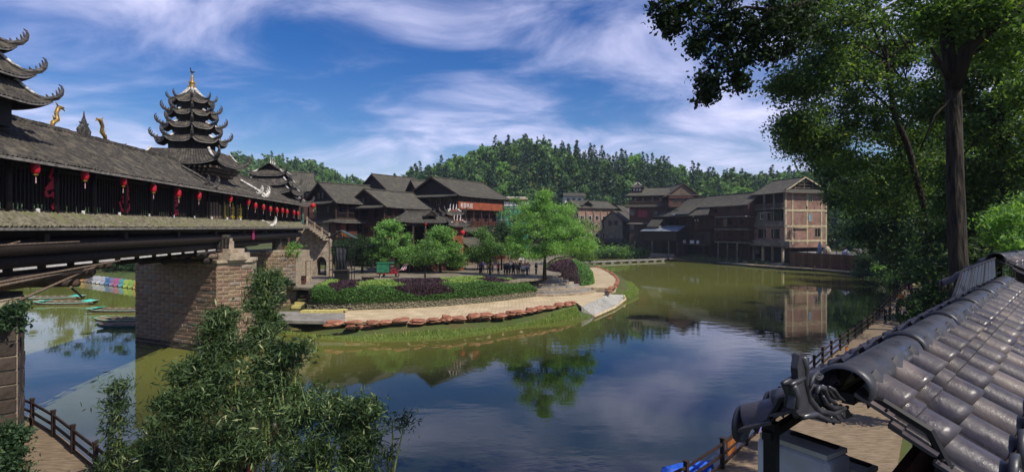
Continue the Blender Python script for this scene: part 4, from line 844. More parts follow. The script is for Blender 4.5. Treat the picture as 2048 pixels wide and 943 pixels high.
for (px, py, Yd, px1, W_, drop, lab, wm) in ((1226,422,205,1250,7.5,3.2,'grey gabled cottage by the lagoon left of the timber tower house','GREYWALL'), (1234,411,222,1262,8,3.6,'dark gabled cottage peeping over the grey cottage','DARKWOOD')):
    a = Q(px, py, Yd); b = Vector((a.x+6.5, a.y+9, a.z)); loc, rz, L = place(a, b); h = thing('cottage', lab, 'house', loc, rz)
    gable_roof(h, L, W_, a.z-drop, a.z, .7, .9, gmat=GREYWALL if wm == 'GREYWALL' else None); lbox('wall', GREYWALL if wm == 'GREYWALL' else DARKWOOD, h, (0,L,-W_/2,W_/2,3,a.z-drop))
    for k in (-1.2, 1.2): window(h, (0, k, a.z-drop-1.2), 1.3, 1.5, (0,1,0), (-1,0,0), frame=DARKWOOD)
    for k in (2, 5): window(h, (k, -W_/2, a.z-drop-1.4), 1.3, 1.5, (1,0,0), (0,-1,0), frame=DARKWOOD)
    t, s, f = MB(), MB(), MB(); tile_sheet(t, (-.1,-W_/2,6.4), (-.1,W_/2,6.4), (-2.6,W_/2+1,5.5), (-2.6,-W_/2-1,5.5), .34, .05, 2, soffit=s, fascia=f); t.build('lean_to', TILE, h); f.build('lean_to_edge', PALEEDGE, h)
# ------------------------------------------------------------------ waterfront row on the right bank
g = Vector((.97,.24,0)).normalized(); l_ = Vector((-g.y, g.x, 0)); C0 = Vector((72.6,146,0)); W_, L_ = 13.0, 12.0
p1 = C0+g*(W_/2); p0 = p1+l_*L_; loc, rz, L = place(p0, p1); J = h = thing('brick_house', 'four storey rose brick house with cream concrete frame and open gable on the waterfront', 'house', loc, rz)
ze, zr = 20.4, 24.0
t, s, f = MB(), MB(), MB()
for sg_ in (1, -1): tile_sheet(t, (-1,0,zr), (L-.6,0,zr), (L+.9,sg_*7.6,ze-.6), (-1,sg_*7.6,ze-.6), .36, .05, 5, sag=.15, up=.1, soffit=s, fascia=f)
tile_sheet(t, (L-.05,-6.2,ze+.35), (L-.05,6.2,ze+.35), (L+1.3,7.6,ze-.65), (L+1.3,-7.6,ze-.65), .36, .05, 3, up=.1, soffit=s, fascia=f)
rf = t.build('roof', TILE, h); s.build('soffit', DARKWOOD, rf); f.build('eave_board', GREYWOOD, rf)
q = MB(); q.tube([(-1.1,0,zr+.25), (0,0,zr+.1), (L-.4,0,zr+.1)], .13, 6); q.build('ridge', TILE, rf)
q = MB()
for sg_ in (1, -1): q.beam((L-.15,0,zr+.05), (L+.5,sg_*6.4,ze+.1), .26, .1, up=(1,0,0))
q.build('barge_board', CREAM, rf)
for z, hw in ((ze+.8, 5.0), (ze+1.7, 3.3), (ze+2.5, 1.9)): MB().beam((L-.7,-hw,z), (L-.7,hw,z), .14, .18).build('gable_beam', GREYWOOD, rf)
for y in (-2.8, 0, 2.8): MB().beam((L-.72,y,ze), (L-.72,y,zr-.3-abs(y)*.5), .16, .16).build('gable_stud', GREYWOOD, rf)
MB().slab([(L-1.3,-6,ze), (L-1.3,6,ze), (L-1.3,0,zr-.3)], .1, (1,0,0)).build('gable_back', BLACKWOOD, rf)
lbox('brick_wall', PINKWALL, h, (L-.35, L, -6.5, 6.5, 5.2, ze)); lbox('back_wall', GREYWALL, h, (0, L-.4, 6.2, 6.5, 3, ze), (0,.3,-6.5,6.2,3,ze))
for y in (-6.4, -4.3, 0.3, 4.9, 6.4): lbox('column', CREAM, h, (L-.1, L+.08, y-.24, y+.24, 6, ze))
for z in (15.1, 10.9, 7.0): lbox('floor_band', CREAM, h, (L-.1, L+.1, -6.6, 6.6, z-.28, z+.28))
window(h, (L, 1.3, 18.6), 1.2, 2.3, (0,1,0), (1,0,0), frame=CREAM); window(h, (L, 4.0, 9.2), 2.6, 2.4, (0,1,0), (1,0,0), frame=CREAM, bars=2); window(h, (L, 1.3, 13.2), 1.0, 1.9, (0,1,0), (1,0,0), M('blue_tarp', hx('7aa0b0'), hx('5a8090'), scale=2), frame=CREAM)
lbox('closed_opening', PINKWALL, h, (L-.02, L+.06, -3.7, -.3, 7.4, 10.2)); lbox('awning_bar', CREAM, h, (L, L+.5, -3.9, .2, 10.3, 10.45))
# shaded long side: three open storeys and a water level arcade
for z0, z1, op in ((16.0,20.0,1), (11.3,15.0,0), (6.6,10.6,2)):
    lbox('slab', GREYWALL, h, (-.3, L+.1, -7.5 if op == 1 else -7.0, -6.0, z0-.55, z0-.2))
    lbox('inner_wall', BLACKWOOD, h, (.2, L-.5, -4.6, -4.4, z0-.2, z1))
    for k in range(4): lbox('column', GREYWALL, h, (k*(L-.4)/3, k*(L-.4)/3+.4, -6.9, -6.5, z0-.3, z1+.3))
    if op == 1: railing(h, (0,-7.3,z0-.2), (L,-7.3,z0-.2), 1.2, GREYWALL)
    if op == 0:
        lbox('parapet', GREYWALL, h, (0, L, -6.95, -6.75, z0-.2, z0+1.0)); lbox('infill', GREYWALL, h, (.4, 7.0, -6.7, -6.5, z0+1.0, z1)); window(h, (3.2,-6.7,z0+2.4), 1.3, 1.6, (1,0,0), (0,-1,0), frame=WHITE); window(h, (6,-6.7,z0+2.2), 1.0, 2.0, (1,0,0), (0,-1,0)); window(h, (9.4,-6.7,z0+2.2), 2.6, 2.4, (1,0,0), (0,-1,0))
    if op == 2:
        lbox('infill', PINKWALL, h, (0, L, -6.75, -6.55, z0-.2, z1))
        for x in (3.2, 8.6): window(h, (x,-6.75,z0+2.3), 3.2, 2.6, (1,0,0), (0,-1,0), frame=GREYWALL)
        lbox('parapet', GREYWALL, h, (-.3, L+3.2, -8.0, -7.8, z0-1.2, z0+.4)); lbox('ledge', GREYWALL, h, (-.3, L+3.2, -8, -6.6, z0-1.25, z0-1.0))
for k in range(4): lbox('arcade_pier', CREAM if k in (1,3) else GREYWALL, h, (k*(L-.5)/3, k*(L-.5)/3+.5, -7.4, -6.9, -1, 5.6))
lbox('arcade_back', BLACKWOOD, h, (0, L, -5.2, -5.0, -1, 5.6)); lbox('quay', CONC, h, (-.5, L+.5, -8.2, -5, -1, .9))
lbox('chimney_block', GREYWALL, h, (L-.3, L+.3, -6.6, -6.2, 20.3, 20.8))

def wrow(p0, p1, zr, W, drop, name, lab, storeys, tm=None, skirts=(), og=.7, rev=False, posts=None):
    b = Vector((p1.x, p1.y, zr)); a = Vector((p0.x, p0.y, zr)); loc, rz, L = place(a, b); h = thing(name, lab, 'house', loc, rz)
    gable_roof(h, L, W, zr-drop, zr, og, 1.0, tmat=tm)
    for z0, z1, stl, m, wn in storeys: storey(h, L, W, z0, z1, stl, m, win=wn)
    for z, o, d, sd in skirts: skirt(h, 0, L, -W/2, W/2, z, o, d, sd)
    return h, L
h, L = wrow(Q(1418,0,178), Q(1522,0,157), 20.6, 9, 3.2, 'timber_house', 'dark timber house with pale floor slabs next to the brick waterfront house', [(13.9,17.4,'plank',REDWOOD,4), (10.2,13.6,'gallery',REDWOOD,4), (6.4,9.9,'gallery',REDWOOD,4), (.5,6.2,'open',DARKWOOD,0)])
for z in (13.75, 10.05, 6.3): lbox('floor_slab', GREYWALL, h, (L*.45, L+.6, -6.1, -4.3, z-.18, z+.1))
lbox('pale_panel', GREYWOOD, h, (L*.55, L*.62, -4.66, -4.58, 10.8, 13.2))
for x in (.5,.68,.86): lbox('water_post', GREYWALL, h, (L*x, L*x+.3, -5.9, -5.6, -1.5, 6.2))
h, L = wrow(Q(1356,0,194), Q(1446,0,172), 20.4, 9.5, 3.4, 'timber_house', 'dark timber house with jutting patched awning roof over a lit balcony bar', [(13.4,17.0,'plank',DARKWOOD,4), (9.0,13.2,'gallery',REDWOOD,5), (5.2,9.0,'plank',DARKWOOD,4), (.6,5.2,'open',DARKWOOD,0)], skirts=((16.9,4.2,2.6,'f'),))
lbox('orange_door', WARMWOOD, h, (L*.62, L*.7, -3.75, -3.62, 9.2, 12.4)); lbox('balcony_deck', DARKWOOD, h, (2, L+.5, -7.4, -4.7, 5.0, 5.3)); railing(h, (2,-7.3,5.3), (L+.5,-7.3,5.3), 1.1, DARKWOOD)
CL = M('hanging_cloth', hx('c4c4d0'), hx('9a9aac'), scale=2)
for x, w__ in ((.34,1.6), (.56,1.5), (.72,2.0), (.86,1.2)): lbox('hanging_cloth', CL, h, (L*x, L*x+w__, -7.42, -7.36, 5.5, 6.5))
for x, z in ((.64,13.9), (.68,12.6), (.74,12.6)): lbox('lamp_box', WHITE, h, (L*x, L*x+.4, -5.0, -4.8, z, z+.6))
t, s, f = MB(), MB(), MB(); tile_sheet(t, (L*.45,-5.5,17.2), (L*.8,-5.5,17.2), (L*.8,-9.2,15.0), (L*.45,-9.2,15.0), .4, .05, 2, soffit=s, fascia=f); t.build('awning_patch', TILE, h); f.build('awning_edge', WHITE, h); s.build('awning_underside', DARKWOOD, h)
lbox('white_cover', WHITE, h, (L*.36, L*.42, -8.6, -7.6, 14.7, 15.2))
h, L = wrow(Q(1344,0,200), Q(1400,0,186), 19.0, 8.5, 3.0, 'timber_house', 'narrow timber house with an orange lit upper wall between tower house and bar', [(12.6,16.0,'gallery',WARMWOOD,2), (8.8,12.4,'plank',WARMWOOD,2), (1,8.8,'plank',BLACKWOOD,2)], skirts=((12.5,1.2,.6,'fl'),))
h, L = wrow(Q(1326,0,212), Q(1366,0,188), 25.6, 10, 3.9, 'timber_house', 'timber house with a pale boarded gable facing the pond, high in the row', [(17.6,21.7,'gallery',REDWOOD,3), (13,17.6,'plank',DARKWOOD,3), (2,13,'plank',BLACKWOOD,3)])
MB().slab([(L+.12,-4.6,21.8), (L+.12,4.6,21.8), (L+.12,0,25.2)], .1, (1,0,0)).build('pale_gable', GREYWOOD, h); MB().beam((L+.9,-5.5,21.6), (L+.9,5.5,21.6), .4, .18).build('gable_ledge', PALEEDGE, h)
window(h, (L+.14,.2,22.8), 1.6, 1.6, (0,1,0), (1,0,0), GREYWOOD, GREYWOOD); railing(h, (L+1.4,-5,17.7), (L+1.4,5,17.7), 1.1, GREYWOOD); lbox('front_deck', DARKWOOD, h, (L,L+1.5,-5.1,5.1,17.4,17.65)); lbox('front_wall', REDWOOD, h, (L-.05,L+.1,-4.9,4.9,17.7,21.4))
for y in (-2.5, 0, 2.5): window(h, (L+.1, y, 19.6), 1.2, 1.5, (0,1,0), (1,0,0))
# tower house
a = Q(1262,0,200); h = thing('tower_house', 'dark timber tower house with a small raised lookout roof at the left of the row', 'house', (a.x, a.y, 0), -.35)
Lh, Wh = 12.5, 8.
lbox('wall', DARKWOOD, h, (0,Lh,-4,4,2,12.2)); lbox('wall', REDWOOD, h, (0,Lh,-4,4,12.2,18.4)); skirt(h, -.3, Lh+.3, -4.3, 4.3, 18.6, 1.3, .7, 'flr'); skirt(h, 0, Lh, -4, 4, 12.3, .9, .5, 'fl')
storey(h, Lh, 8, 18.6, 22.0, 'gallery', REDWOOD, win=4); railing(h, (-.9,-5.2,18.5), (Lh+1,-5.2,18.5), 1.2, GREYWOOD, .5)
t, s, f = MB(), MB(), MB(); tile_sheet(t, (3,0,24.6), (Lh+1,0,24.6), (Lh+1.6,-5.3,21.8), (-1.3,-5.3,21.8), .36, .05, 4, soffit=s, fascia=f, up=.2); tile_sheet(t, (Lh+1,0,24.6), (3,0,24.6), (-1.3,5.3,21.8), (Lh+1.6,5.3,21.8), .36, .05, 3, soffit=s, fascia=f); tile_sheet(t, (3,.01,24.6), (3,0,24.6), (-1.3,-5.3,21.8), (-1.3,5.3,21.8), .36, .05, 3, soffit=s, fascia=f, up=.2)
r_ = t.build('roof', TILE, h); s.build('soffit', DARKWOOD, r_); f.build('eave_board', PALEEDGE, r_)
lo = link('lookout', None, h, (2.6,-1.6,0)); lbox('wall', DARKWOOD, lo, (-1.8,1.8,-1.8,1.8,22.8,24.9)); tier(lo, 4, .3, 26.6, 3.3, 24.8, s45+0., .3, .7)
for k in (-1,0,1): window(lo, (k*1.0,-1.8,24.0), .7, .9, (1,0,0), (0,-1,0), WHITE)
MB().tube([(0,0,26.5), (0,0,27.4)], [.15,.03], 6).build('spike', CARVED, lo)
for x, z in ((1.2,15.8), (3.8,15.4), (9,15.4), (10.8,10)): window(h, (x,-4,z), 1.3, 1.8, (1,0,0), (0,-1,0), frame=GREYWOOD)
lbox('red_cloth', M('faded_red_cloth', hx('8a3a40'), hx('6a2a30'), scale=2), h, (3,6.2,-4.12,-4.04,14.2,16.6)); lbox('pale_board', GREYWALL, h, (.2,1.6,-4.12,-4.04,14.8,17), (.2,1.6,-4.12,-4.04,9.8,12))
# low boathouse with grey sheet roof
p0 = Q(1300,0,190); p1 = Q(1368,0,179); loc, rz, L = place(Vector((p0.x,p0.y,0)), Vector((p1.x,p1.y,0))); h = thing('boathouse', 'low waterside house with pale blue grey sheet roof below the tower house', 'house', loc, rz)
t, s, f = MB(), MB(), MB(); tile_sheet(t, (0,1.5,11.2), (L,1.5,11.2), (L+.8,-4.4,9.4), (-.8,-4.4,9.4), .8, .03, 2, soffit=s, fascia=f); t.build('sheet_roof', M('blue_grey_sheet', hx('8a939c'), hx('666f78'), rough=.5, scale=1), h); s.build('soffit', DARKWOOD, h); f.build('eave_board', PALEEDGE, h)
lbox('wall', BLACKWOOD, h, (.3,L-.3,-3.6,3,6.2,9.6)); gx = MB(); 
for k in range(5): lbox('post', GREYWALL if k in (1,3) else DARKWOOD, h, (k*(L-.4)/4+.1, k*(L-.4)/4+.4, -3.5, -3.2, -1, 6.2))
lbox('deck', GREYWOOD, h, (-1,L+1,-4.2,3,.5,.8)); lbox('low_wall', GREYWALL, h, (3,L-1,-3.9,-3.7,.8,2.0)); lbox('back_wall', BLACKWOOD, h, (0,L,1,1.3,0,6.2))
t, s, f = MB(), MB(), MB()
for sg_ in (1,-1): tile_sheet(t, (.5,0,13.2), (5.5,0,13.2), (5.5,sg_*2.6,10.9), (.5,sg_*2.6,10.9), .36, .05, 3, soffit=s, fascia=f)
t.build('side_gable_roof', TILE, h); f.build('side_gable_edge', PALEEDGE, h); lbox('side_wall', GREYWALL, h, (1,5.2,-1.9,1.9,6.2,11.2))

# upright board fence in front of the terrace
A_, B_ = Vector((72.9,144.2,0)), Vector((79.6,122.6,0)); t = (B_-A_); Lf = t.length; t.normalize(); nrm = Vector((-t.y, t.x, 0)); nrm = nrm if nrm.x < 0 else -nrm
tf = thing('plank_fence', 'tall fence of upright brown boards holding the waterside terrace', 'fence', A_)
BOARD = [M('fence_board_a', hx('6a4a34'), hx('4a3324'), scale=2, stretch=(4,4,.5), bump=.4), M('fence_board_b', hx('7a5a40'), hx('553d2b'), scale=2, stretch=(4,4,.5), bump=.4)]
nb = 24; bm_ = [MB().box((0,0,0), (Lf/nb-.05,.16,3.7)).mesh('board', m) for m in BOARD]
for k in range(nb):
    p = t*(Lf*(k+.5)/nb)+nrm*(.06*(k % 2)); link('board', bm_[k*7 % 3 % 2], tf, p+Vector((0,0,2.3+random.uniform(-.06,.06))), (0,0,math.atan2(t.y,t.x)))
MB().beam(nrm*.2+Vector((0,0,4.1)), t*Lf+nrm*.2+Vector((0,0,4.1)), .2, .2).build('cap_rail', GREYWOOD, tf)
for k in range(9): MB().beam(t*(Lf*k/8)+Vector((0,0,4)), t*(Lf*k/8)+Vector((0,0,5.3)), .12, .12).build('post', DARKWOOD, tf)
for z in (4.7, 5.25): MB().beam(Vector((0,0,z)), t*Lf+Vector((0,0,z)), .07, .09).build('rail', DARKWOOD, tf)
mb = MB(); q2 = [A_, B_, B_+Vector((9,4,0)), A_+Vector((14,8,0))]; mb.prism([(v.x, v.y) for v in q2], .3, 4.05); tag(mb.build('terrace', CONC), kind='structure')
# clutter on the terrace: covers, boat, pallets
for dx, dy, c, sz, lab in ((3,.5,'8aa0b8',(.9,.9,2.8),'folded blue grey parasol on the terrace by the brick house'), (5.2,2.2,'b5a890',(1.6,.9,2.0),'rolled cream tarpaulin bundle on the terrace'), (10.5,-6,'a9acc4',(1.4,1.2,1.3),'lilac covered stack on the terrace')):
    p = A_+t*(4+dx)+Vector((2.5,1,4.05)); o = thing('covered_bundle', lab, 'bundle', p, .3*dx); q = MB()
    q.lathe([(sz[0]*.5,0), (sz[0]*.62,sz[2]*.25), (sz[0]*.5,sz[2]*.6), (sz[0]*.25,sz[2]*.9), (.05,sz[2])], n=8); q.build('cover', M('cover_'+c, hx(c), scale=2), o, True); MB().tube([(0,0,0), (0,0,sz[2]+.2)], .05, 6).build('pole', GREYWOOD, o); MB().lathe([(sz[0]*.5,0), (sz[0]*.5,.08)], n=8).build('base', CONC, o)
# floating dock along the row
dk = thing('floating_dock', 'long narrow floating dock with bollards in front of the waterfront row', 'dock', (66,152,0))
dp = [P(1440,524,.45), P(1500,529,.45), P(1560,533,.45), P(1640,538,.45), P(1733,545.5,.45)]
for i in range(len(dp)-1):
    a, b = dp[i]-dk.location, dp[i+1]-dk.location; MB().beam(a, b, 1.9, .25).build('deck', CONC if i < 1 else PATH, dk); MB().beam(a+Vector((0,0,-.3)), b+Vector((0,0,-.3)), 1.5, .35).build('float', BLACK, dk)
    for k in range(3): p = a.lerp(b, (k+.5)/3); MB().tube([p+Vector((0,-.7,.1)), p+Vector((0,-.7,.9))], .13, 6).build('bollard', GREYWOOD, dk)
# quay edge left part
for (x0, x1, lab) in ((1335,1440,'dark timber landing stage below the balcony bar'),):
    a, b = P(x0,518,.5), P(x1,523,.5); o = thing('landing_stage', lab, 'landing', a); d = b-a; MB().beam((0,0,0), d, 3.2, .25).build('deck', DARKWOOD, o); 
    for k in range(8): p = d*(k/7); MB().beam(p+Vector((0,-1,-1.5)), p+Vector((0,-1,1.2)), .16, .16).build('post', DARKWOOD, o)
    MB().beam(Vector((0,-1,1.1)), d+Vector((0,-1,1.1)), .08, .1).build('rail', DARKWOOD, o)
# small covered boats moored at the arcade
for px, py, lab in ((1425,517,'small pale boat under the balcony bar'), (1502,527,'upturned pale skiff beside the arcade piers')):
    p = P(px, py, .35); o = thing('rowing_boat', lab, 'boat', p, -.8); G = []
    for i in range(9):
        u = i/8*2-1; w__ = .8*(1-abs(u)**2.4)+.04; G.append([(u*2.6, -w__, .5+.2*u*u), (u*2.5, -w__*.6, .0), (u*2.4, 0, -.12), (u*2.5, w__*.6, 0), (u*2.6, w__, .5+.2*u*u)])
    MB().grid(G).build('hull', GREYWALL, o, True); MB().box((0,0,.3), (.3,1.3,.05)).build('seat', GREYWOOD, o); MB().box((-1.3,0,.33), (.3,1.0,.05)).build('seat', GREYWOOD, o)
# ------------------------------------------------------------------ vegetation
def clumps(blobs, per, rs, bias=.4):
    out = []
    for (x, y, z, rx, ry, rz) in blobs:
        n = max(3, int(per)); d = rs.normal(size=(n, 3)); d /= np.linalg.norm(d, axis=1)[:, None]; r = rs.random(n)**bias
        out.append(np.stack([x+d[:,0]*r*rx, y+d[:,1]*r*ry, z+d[:,2]*r*rz], 1))
    return np.concatenate(out)
def crown(blobs, per, nl, size, cr, seed, aspect=.5, flat=.6, droop=0., up=.4):
    rs = np.random.default_rng(seed); C = clumps(blobs, per, rs); k = rs.integers(0, len(C), nl); sc = rs.uniform(.5, 1.3, len(C))[k][:, None]
    Pp = C[k] + rs.normal(size=(nl, 3))*cr*sc*np.array([1, 1, flat]); return leaves(Pp, size, aspect, rs, up, droop), C
def limb_path(a, b, rs, sag=.12):
    a, b = np.array(a, float), np.array(b, float); L = np.linalg.norm(b-a); m1 = a+(b-a)*.35+np.array([0,0,L*sag])+rs.normal(size=3)*L*.05; m2 = a+(b-a)*.7+np.array([0,0,L*sag*.8])+rs.normal(size=3)*L*.06
    return [a, m1, m2, b]
def tree(name, label, base, blobs, trunk, tr, nl, size, mat, per=10, cr=.5, seed=1, group=None, bark=None, aspect=.5, nlimb=12, flat=.6, droop=0., up=.4, cat='tree', bn='crown'):
    """blobs and trunk points are relative to base; trunk: list of points, tr: radius at the foot"""
    rs = np.random.default_rng(seed); root = thing(name, label, cat, base, 0, group)
    (V, Fq), C = crown(blobs, per, nl, size, cr, seed, aspect, flat, droop, up)
    q = MB(); n = len(trunk); q.tube(trunk, [tr*(1.25 if i == 0 else 1-.55*i/(n-1)) for i in range(n)], 9); q.build('trunk', bark or BARK, root, True)
    q = MB(); top = [np.array(p, float) for p in trunk[max(1, n//2):]]
    for i in rs.permutation(len(C))[:nlimb]:
        t_ = top[rs.integers(0, len(top))]; pth = limb_path(t_, C[i], rs); r0 = tr*.32; q.tube(pth, [r0, r0*.75, r0*.5, r0*.18], 6)
    if nlimb: q.build('limbs', bark or BARK, root, True)
    link(bn, np_mesh('crown', V, Fq, mat), root)
    return root
def pxtree(name, label, px, py_base, zb, blobs_px, nl, size, mat, tr=.14, Yd=None, **kw):
    """blobs in photo pixels (x, y, rx, ry) at the tree's own depth"""
    b = P(px, py_base, zb) if Yd is None else Vector(((px-CX)/F*Yd, Yd, zb)); m = b.y/F; bl = []
    for (x, y, rx, ry) in blobs_px: bl.append(((x-CX)*m-b.x, 0., EYE+(HY-y)*m-b.z, rx*m, rx*m, ry*m))
    cx_, cz = np.mean([v[0] for v in bl]), np.mean([v[2] for v in bl]); tp = [(0,0,-.2), (cx_*.1,0,cz*.35), (cx_*.5,.05,cz*.7), (cx_,0,cz)]
    return tree(name, label, b, bl, tp, tr, nl, size, mat, **kw)
G1 = 'trees planted on the plaza'
pxtree('round_tree', 'bright round clipped tree behind the green cart', 775, 545, PZ, [(780,472,38,32), (778,498,46,26), (808,506,24,20), (750,504,24,18), (780,455,22,14)], 24000, .28, LF_LIGHT, .2, seed=3, per=22, cr=.42, group=G1)
pxtree('willow_tree', 'dark spreading willow between the draped frame and the round tree', 725, 546, PZ, [(712,492,32,20), (740,497,34,22), (690,500,22,20), (728,512,36,18)], 14000, .3, LF_DARK, .2, seed=4, per=14, cr=.55, aspect=.25, droop=.8, group=G1)
pxtree('round_tree', 'bright domed tree right of the pavilion front, above the small tree', 880, 546, PZ, [(882,482,34,26), (870,503,38,22), (906,507,24,22), (884,466,20,10)], 20000, .28, LF_LIGHT, .2, seed=5, per=22, cr=.42, group=G1)
pxtree('young_tree', 'thin olive young tree standing just behind the hedge', 850, 560, PZ, [(850,500,26,20), (842,515,22,14), (862,513,20,14)], 3600, .24, LF_MID, .12, seed=6, per=12, cr=.5, group=G1)
pxtree('young_tree', 'olive tree above the group of people on the plaza', 980, 549, PZ, [(980,487,26,24), (968,470,18,16), (990,500,22,16)], 5200, .26, LF_MID, .14, seed=7, per=12, cr=.5, group=G1)
pxtree('evergreen_tree', 'dark evergreen left of the big green tree on the plaza', 1003, 540, PZ, [(995,470,28,26), (1015,480,26,34)], 5200, .28, LF_DARK, .16, seed=8, per=12, cr=.5, group=G1)
pxtree('big_tree', 'largest bright green tree on the plaza beside the fan stairs', 1089, 556, PZ, [(1090,400,24,20), (1074,424,36,26), (1114,428,38,28), (1050,460,34,28), (1096,460,50,32), (1142,468,38,30), (1034,492,26,22), (1166,490,26,18), (1090,494,46,14), (1124,498,36,12), (1055,506,32,12)], 40000, .25, LF_LIGHT, .26, seed=9, per=14, cr=.5, aspect=.4, droop=.25, nlimb=18, group=G1)
pxtree('back_tree', 'mid green tree behind the big tree by the netted building', 1040, 0, PZ, [(1035,440,36,40), (1030,490,34,34), (1150,455,34,36), (1165,490,28,24)], 14000, .36, LF_MID, .2, Yd=104, seed=10, per=13, cr=.7, group=G1)
for i, (px, y, Yd, r, lab) in enumerate(((650,492,84,26,'dark shrub left of the draped frame'), (690,500,86,24,'dark shrub behind the draped frame'), (930,500,92,30,'hedge like shrub on the bank right of the domed tree'), (955,508,92,26,'low shrub below the inn porch'), (1160,505,100,26,'shrub behind the right hedge mound'), (905,515,90,22,'small shrub behind the domed tree'))):
    pxtree('shrub', lab, px, 0, PZ-.1, [(px,y,r,16), (px+8,y+10,r*.8,12)], 3200, .28, LF_DARK if i < 2 else LF_MID, .08, Yd=Yd, seed=30+i, per=10, cr=.5, nlimb=4, cat='shrub', bn='foliage')
# lagoon shrubs
for i, (px, y, Yd, rx, ry, lab, m) in enumerate(((1205,478,212,30,20,'rounded dark shrub on the lagoon bank left of the cottages', LF_MID), (1245,490,208,34,17,'broad shrub on the lagoon bank below the grey cottage', LF_DARK), (1280,488,200,26,16,'shrub on the lagoon bank at the foot of the tower house', LF_DARK), (1225,503,190,32,7,'low bank growth behind the causeway', LF_MID), (1270,505,192,28,7,'low bank growth beside the landing stage', LF_MID), (1180,478,222,24,26,'bright tree at the left end of the lagoon', LF_LIGHT), (1160,500,205,30,14,'low bushes at the left lagoon shore', LF_MID))):
    pxtree('lagoon_shrub', lab, px, 0, .3, [(px,y,rx,ry), (px-rx*.5,y+ry*.3,rx*.6,ry*.8), (px+rx*.5,y+ry*.3,rx*.6,ry*.8)], 5200, .65, m, .15, Yd=Yd, seed=50+i, per=12, cr=1.1, nlimb=4, cat='shrub', bn='foliage')

# hedges -----------------------------------------------------------
def hedge(name, label, rows, patch, n, size, seed):
    """rows: list of cross-sections (each a list of points); leaves cover the lofted surface"""
    rs = np.random.default_rng(seed); root = thing(name, label, 'hedge', rows[0][0]); o = np.array(rows[0][0]); G = np.array([[tuple(p) for p in r] for r in rows])-o; m, k, _ = G.shape
    ce = G.mean(axis=1, keepdims=True); MB().grid((ce+(G-ce)*.93).tolist()).build('hedge_core', M('hedge_core', hx('25301a'), hx('171e10'), scale=3), root)
    ai, bj = rs.random(n)*(m-1), rs.random(n)*(k-1); i, j = ai.astype(int), bj.astype(int); fa, fb = (ai-i)[:,None], (bj-j)[:,None]
    Pp = (G[i,j]*(1-fa)+G[i+1,j]*fa)*(1-fb)+(G[i,j+1]*(1-fa)+G[i+1,j+1]*fa)*fb; Pp += rs.normal(size=Pp.shape)*.05
    cls = patch(ai/(m-1), bj/(k-1), Pp, rs)
    for c, (nm, mt) in enumerate((('green_foliage', HEDGE_G), ('golden_foliage', HEDGE_Y), ('purple_foliage', HEDGE_P))):
        s_ = cls == c
        if s_.sum(): V, Fq = leaves(Pp[s_], size, .55, rs, .7); link(nm, np_mesh(nm, V, Fq, mt), root)
    return root
rows = []
for i in range(41):
    u = i/40; t_ = u*(len(WALL)-1); a = min(int(t_), len(WALL)-2); p = WALL[a].lerp(WALL[a+1], t_-a); d = (WALL[a+1]-WALL[a]).normalized(); nn = Vector((-d.y, d.x, 0)); p = Vector((p.x, p.y, 0))
    tp = 4.28-.75*sst(.75, 1, u); e = 1-.85*(max(0, .06-u)/.06)**2-.85*(max(0, u-.97)/.03)**2; wv = .08*math.sin(u*40)
    hh = lambda z: 2.0+(z-2.0)*e
    rows.append([p+nn*.15+Vector((0,0,2.0)), p+nn*.0+Vector((0,0,hh(2.6))), p+nn*.15+Vector((0,0,hh(tp-.85+wv*.5))), p+nn*.7+Vector((0,0,hh(tp-.5))), p+nn*1.8+Vector((0,0,hh(tp-.2))), p+nn*3.2+Vector((0,0,hh(tp))), p+nn*3.8+Vector((0,0,hh(tp-.5))), p+nn*3.9+Vector((0,0,2.4))])
def patch1(u, v, Pp, rs):
    w_ = u+.02*np.sin(v*17+u*30)+rs.normal(size=u.shape)*.006; c = np.where(v > .44+.03*np.sin(u*50), 1, 0)
    pur = (w_ < .05) | ((w_ > .2) & (w_ < .37) & (v > .36+.1*np.sin(w_*40))) | ((w_ > .5) & (w_ < .66) & (v > .12+1.3*np.abs(w_-.6))) | ((w_ > .8) & (w_ < .9) & (v > .42)) | ((w_ > .955) & (v > .5) )
    return np.where(pur, 2, c)
hedge('long_hedge', 'long curved clipped hedge with green, golden and purple patches along the plaza edge', rows, patch1, 52000, .19, 11)
rows = []
cen = Vector((10.6,95,0))
for i in range(25):
    u = i/24; yy = -12.5+25*u; wd = 4.0*math.sqrt(max(0.02, 1-abs(2*u-1)**2.6)); tp = 1.5+(3.4+.6*u)*max(.12, 1-abs(2*u-1)**4); cx_ = -1.2*math.sin(u*3)+.03*yy
    rows.append([cen+Vector((cx_-wd*math.cos(R(a)), yy, 1.3+(tp-1.3)*math.sin(R(a))**.6)) for a in np.linspace(179, 1, 9)])
def patch2(u, v, Pp, rs):
    w_ = u+.03*np.sin(v*9)+rs.normal(size=u.shape)*.02; pur = ((w_ < .45) & (v > .45)) | ((w_ > .5) & (w_ < .68) & (v > .2) & (v < .8)) | ((w_ > .78) & (w_ < .95))
    return np.where(pur, 2, np.where((w_ > .45) & (v > .25) & (v < .7), 1, 0))
hedge('hedge_mound', 'rounded hedge mound with purple and green bands between stairs and round terrace', rows, patch2, 24000, .22, 12)
mb = MB(); mb.prism([(p.x, p.y) for p in (P(1125,574,LZ), P(1150,575,LZ+.4), P(1166,562,TZ), P(1174,545,TZ), P(1168,538,TZ), P(1140,545,TZ))], .5, 1.7); tag(mb.build('mound_kerb', PATH), kind='structure')

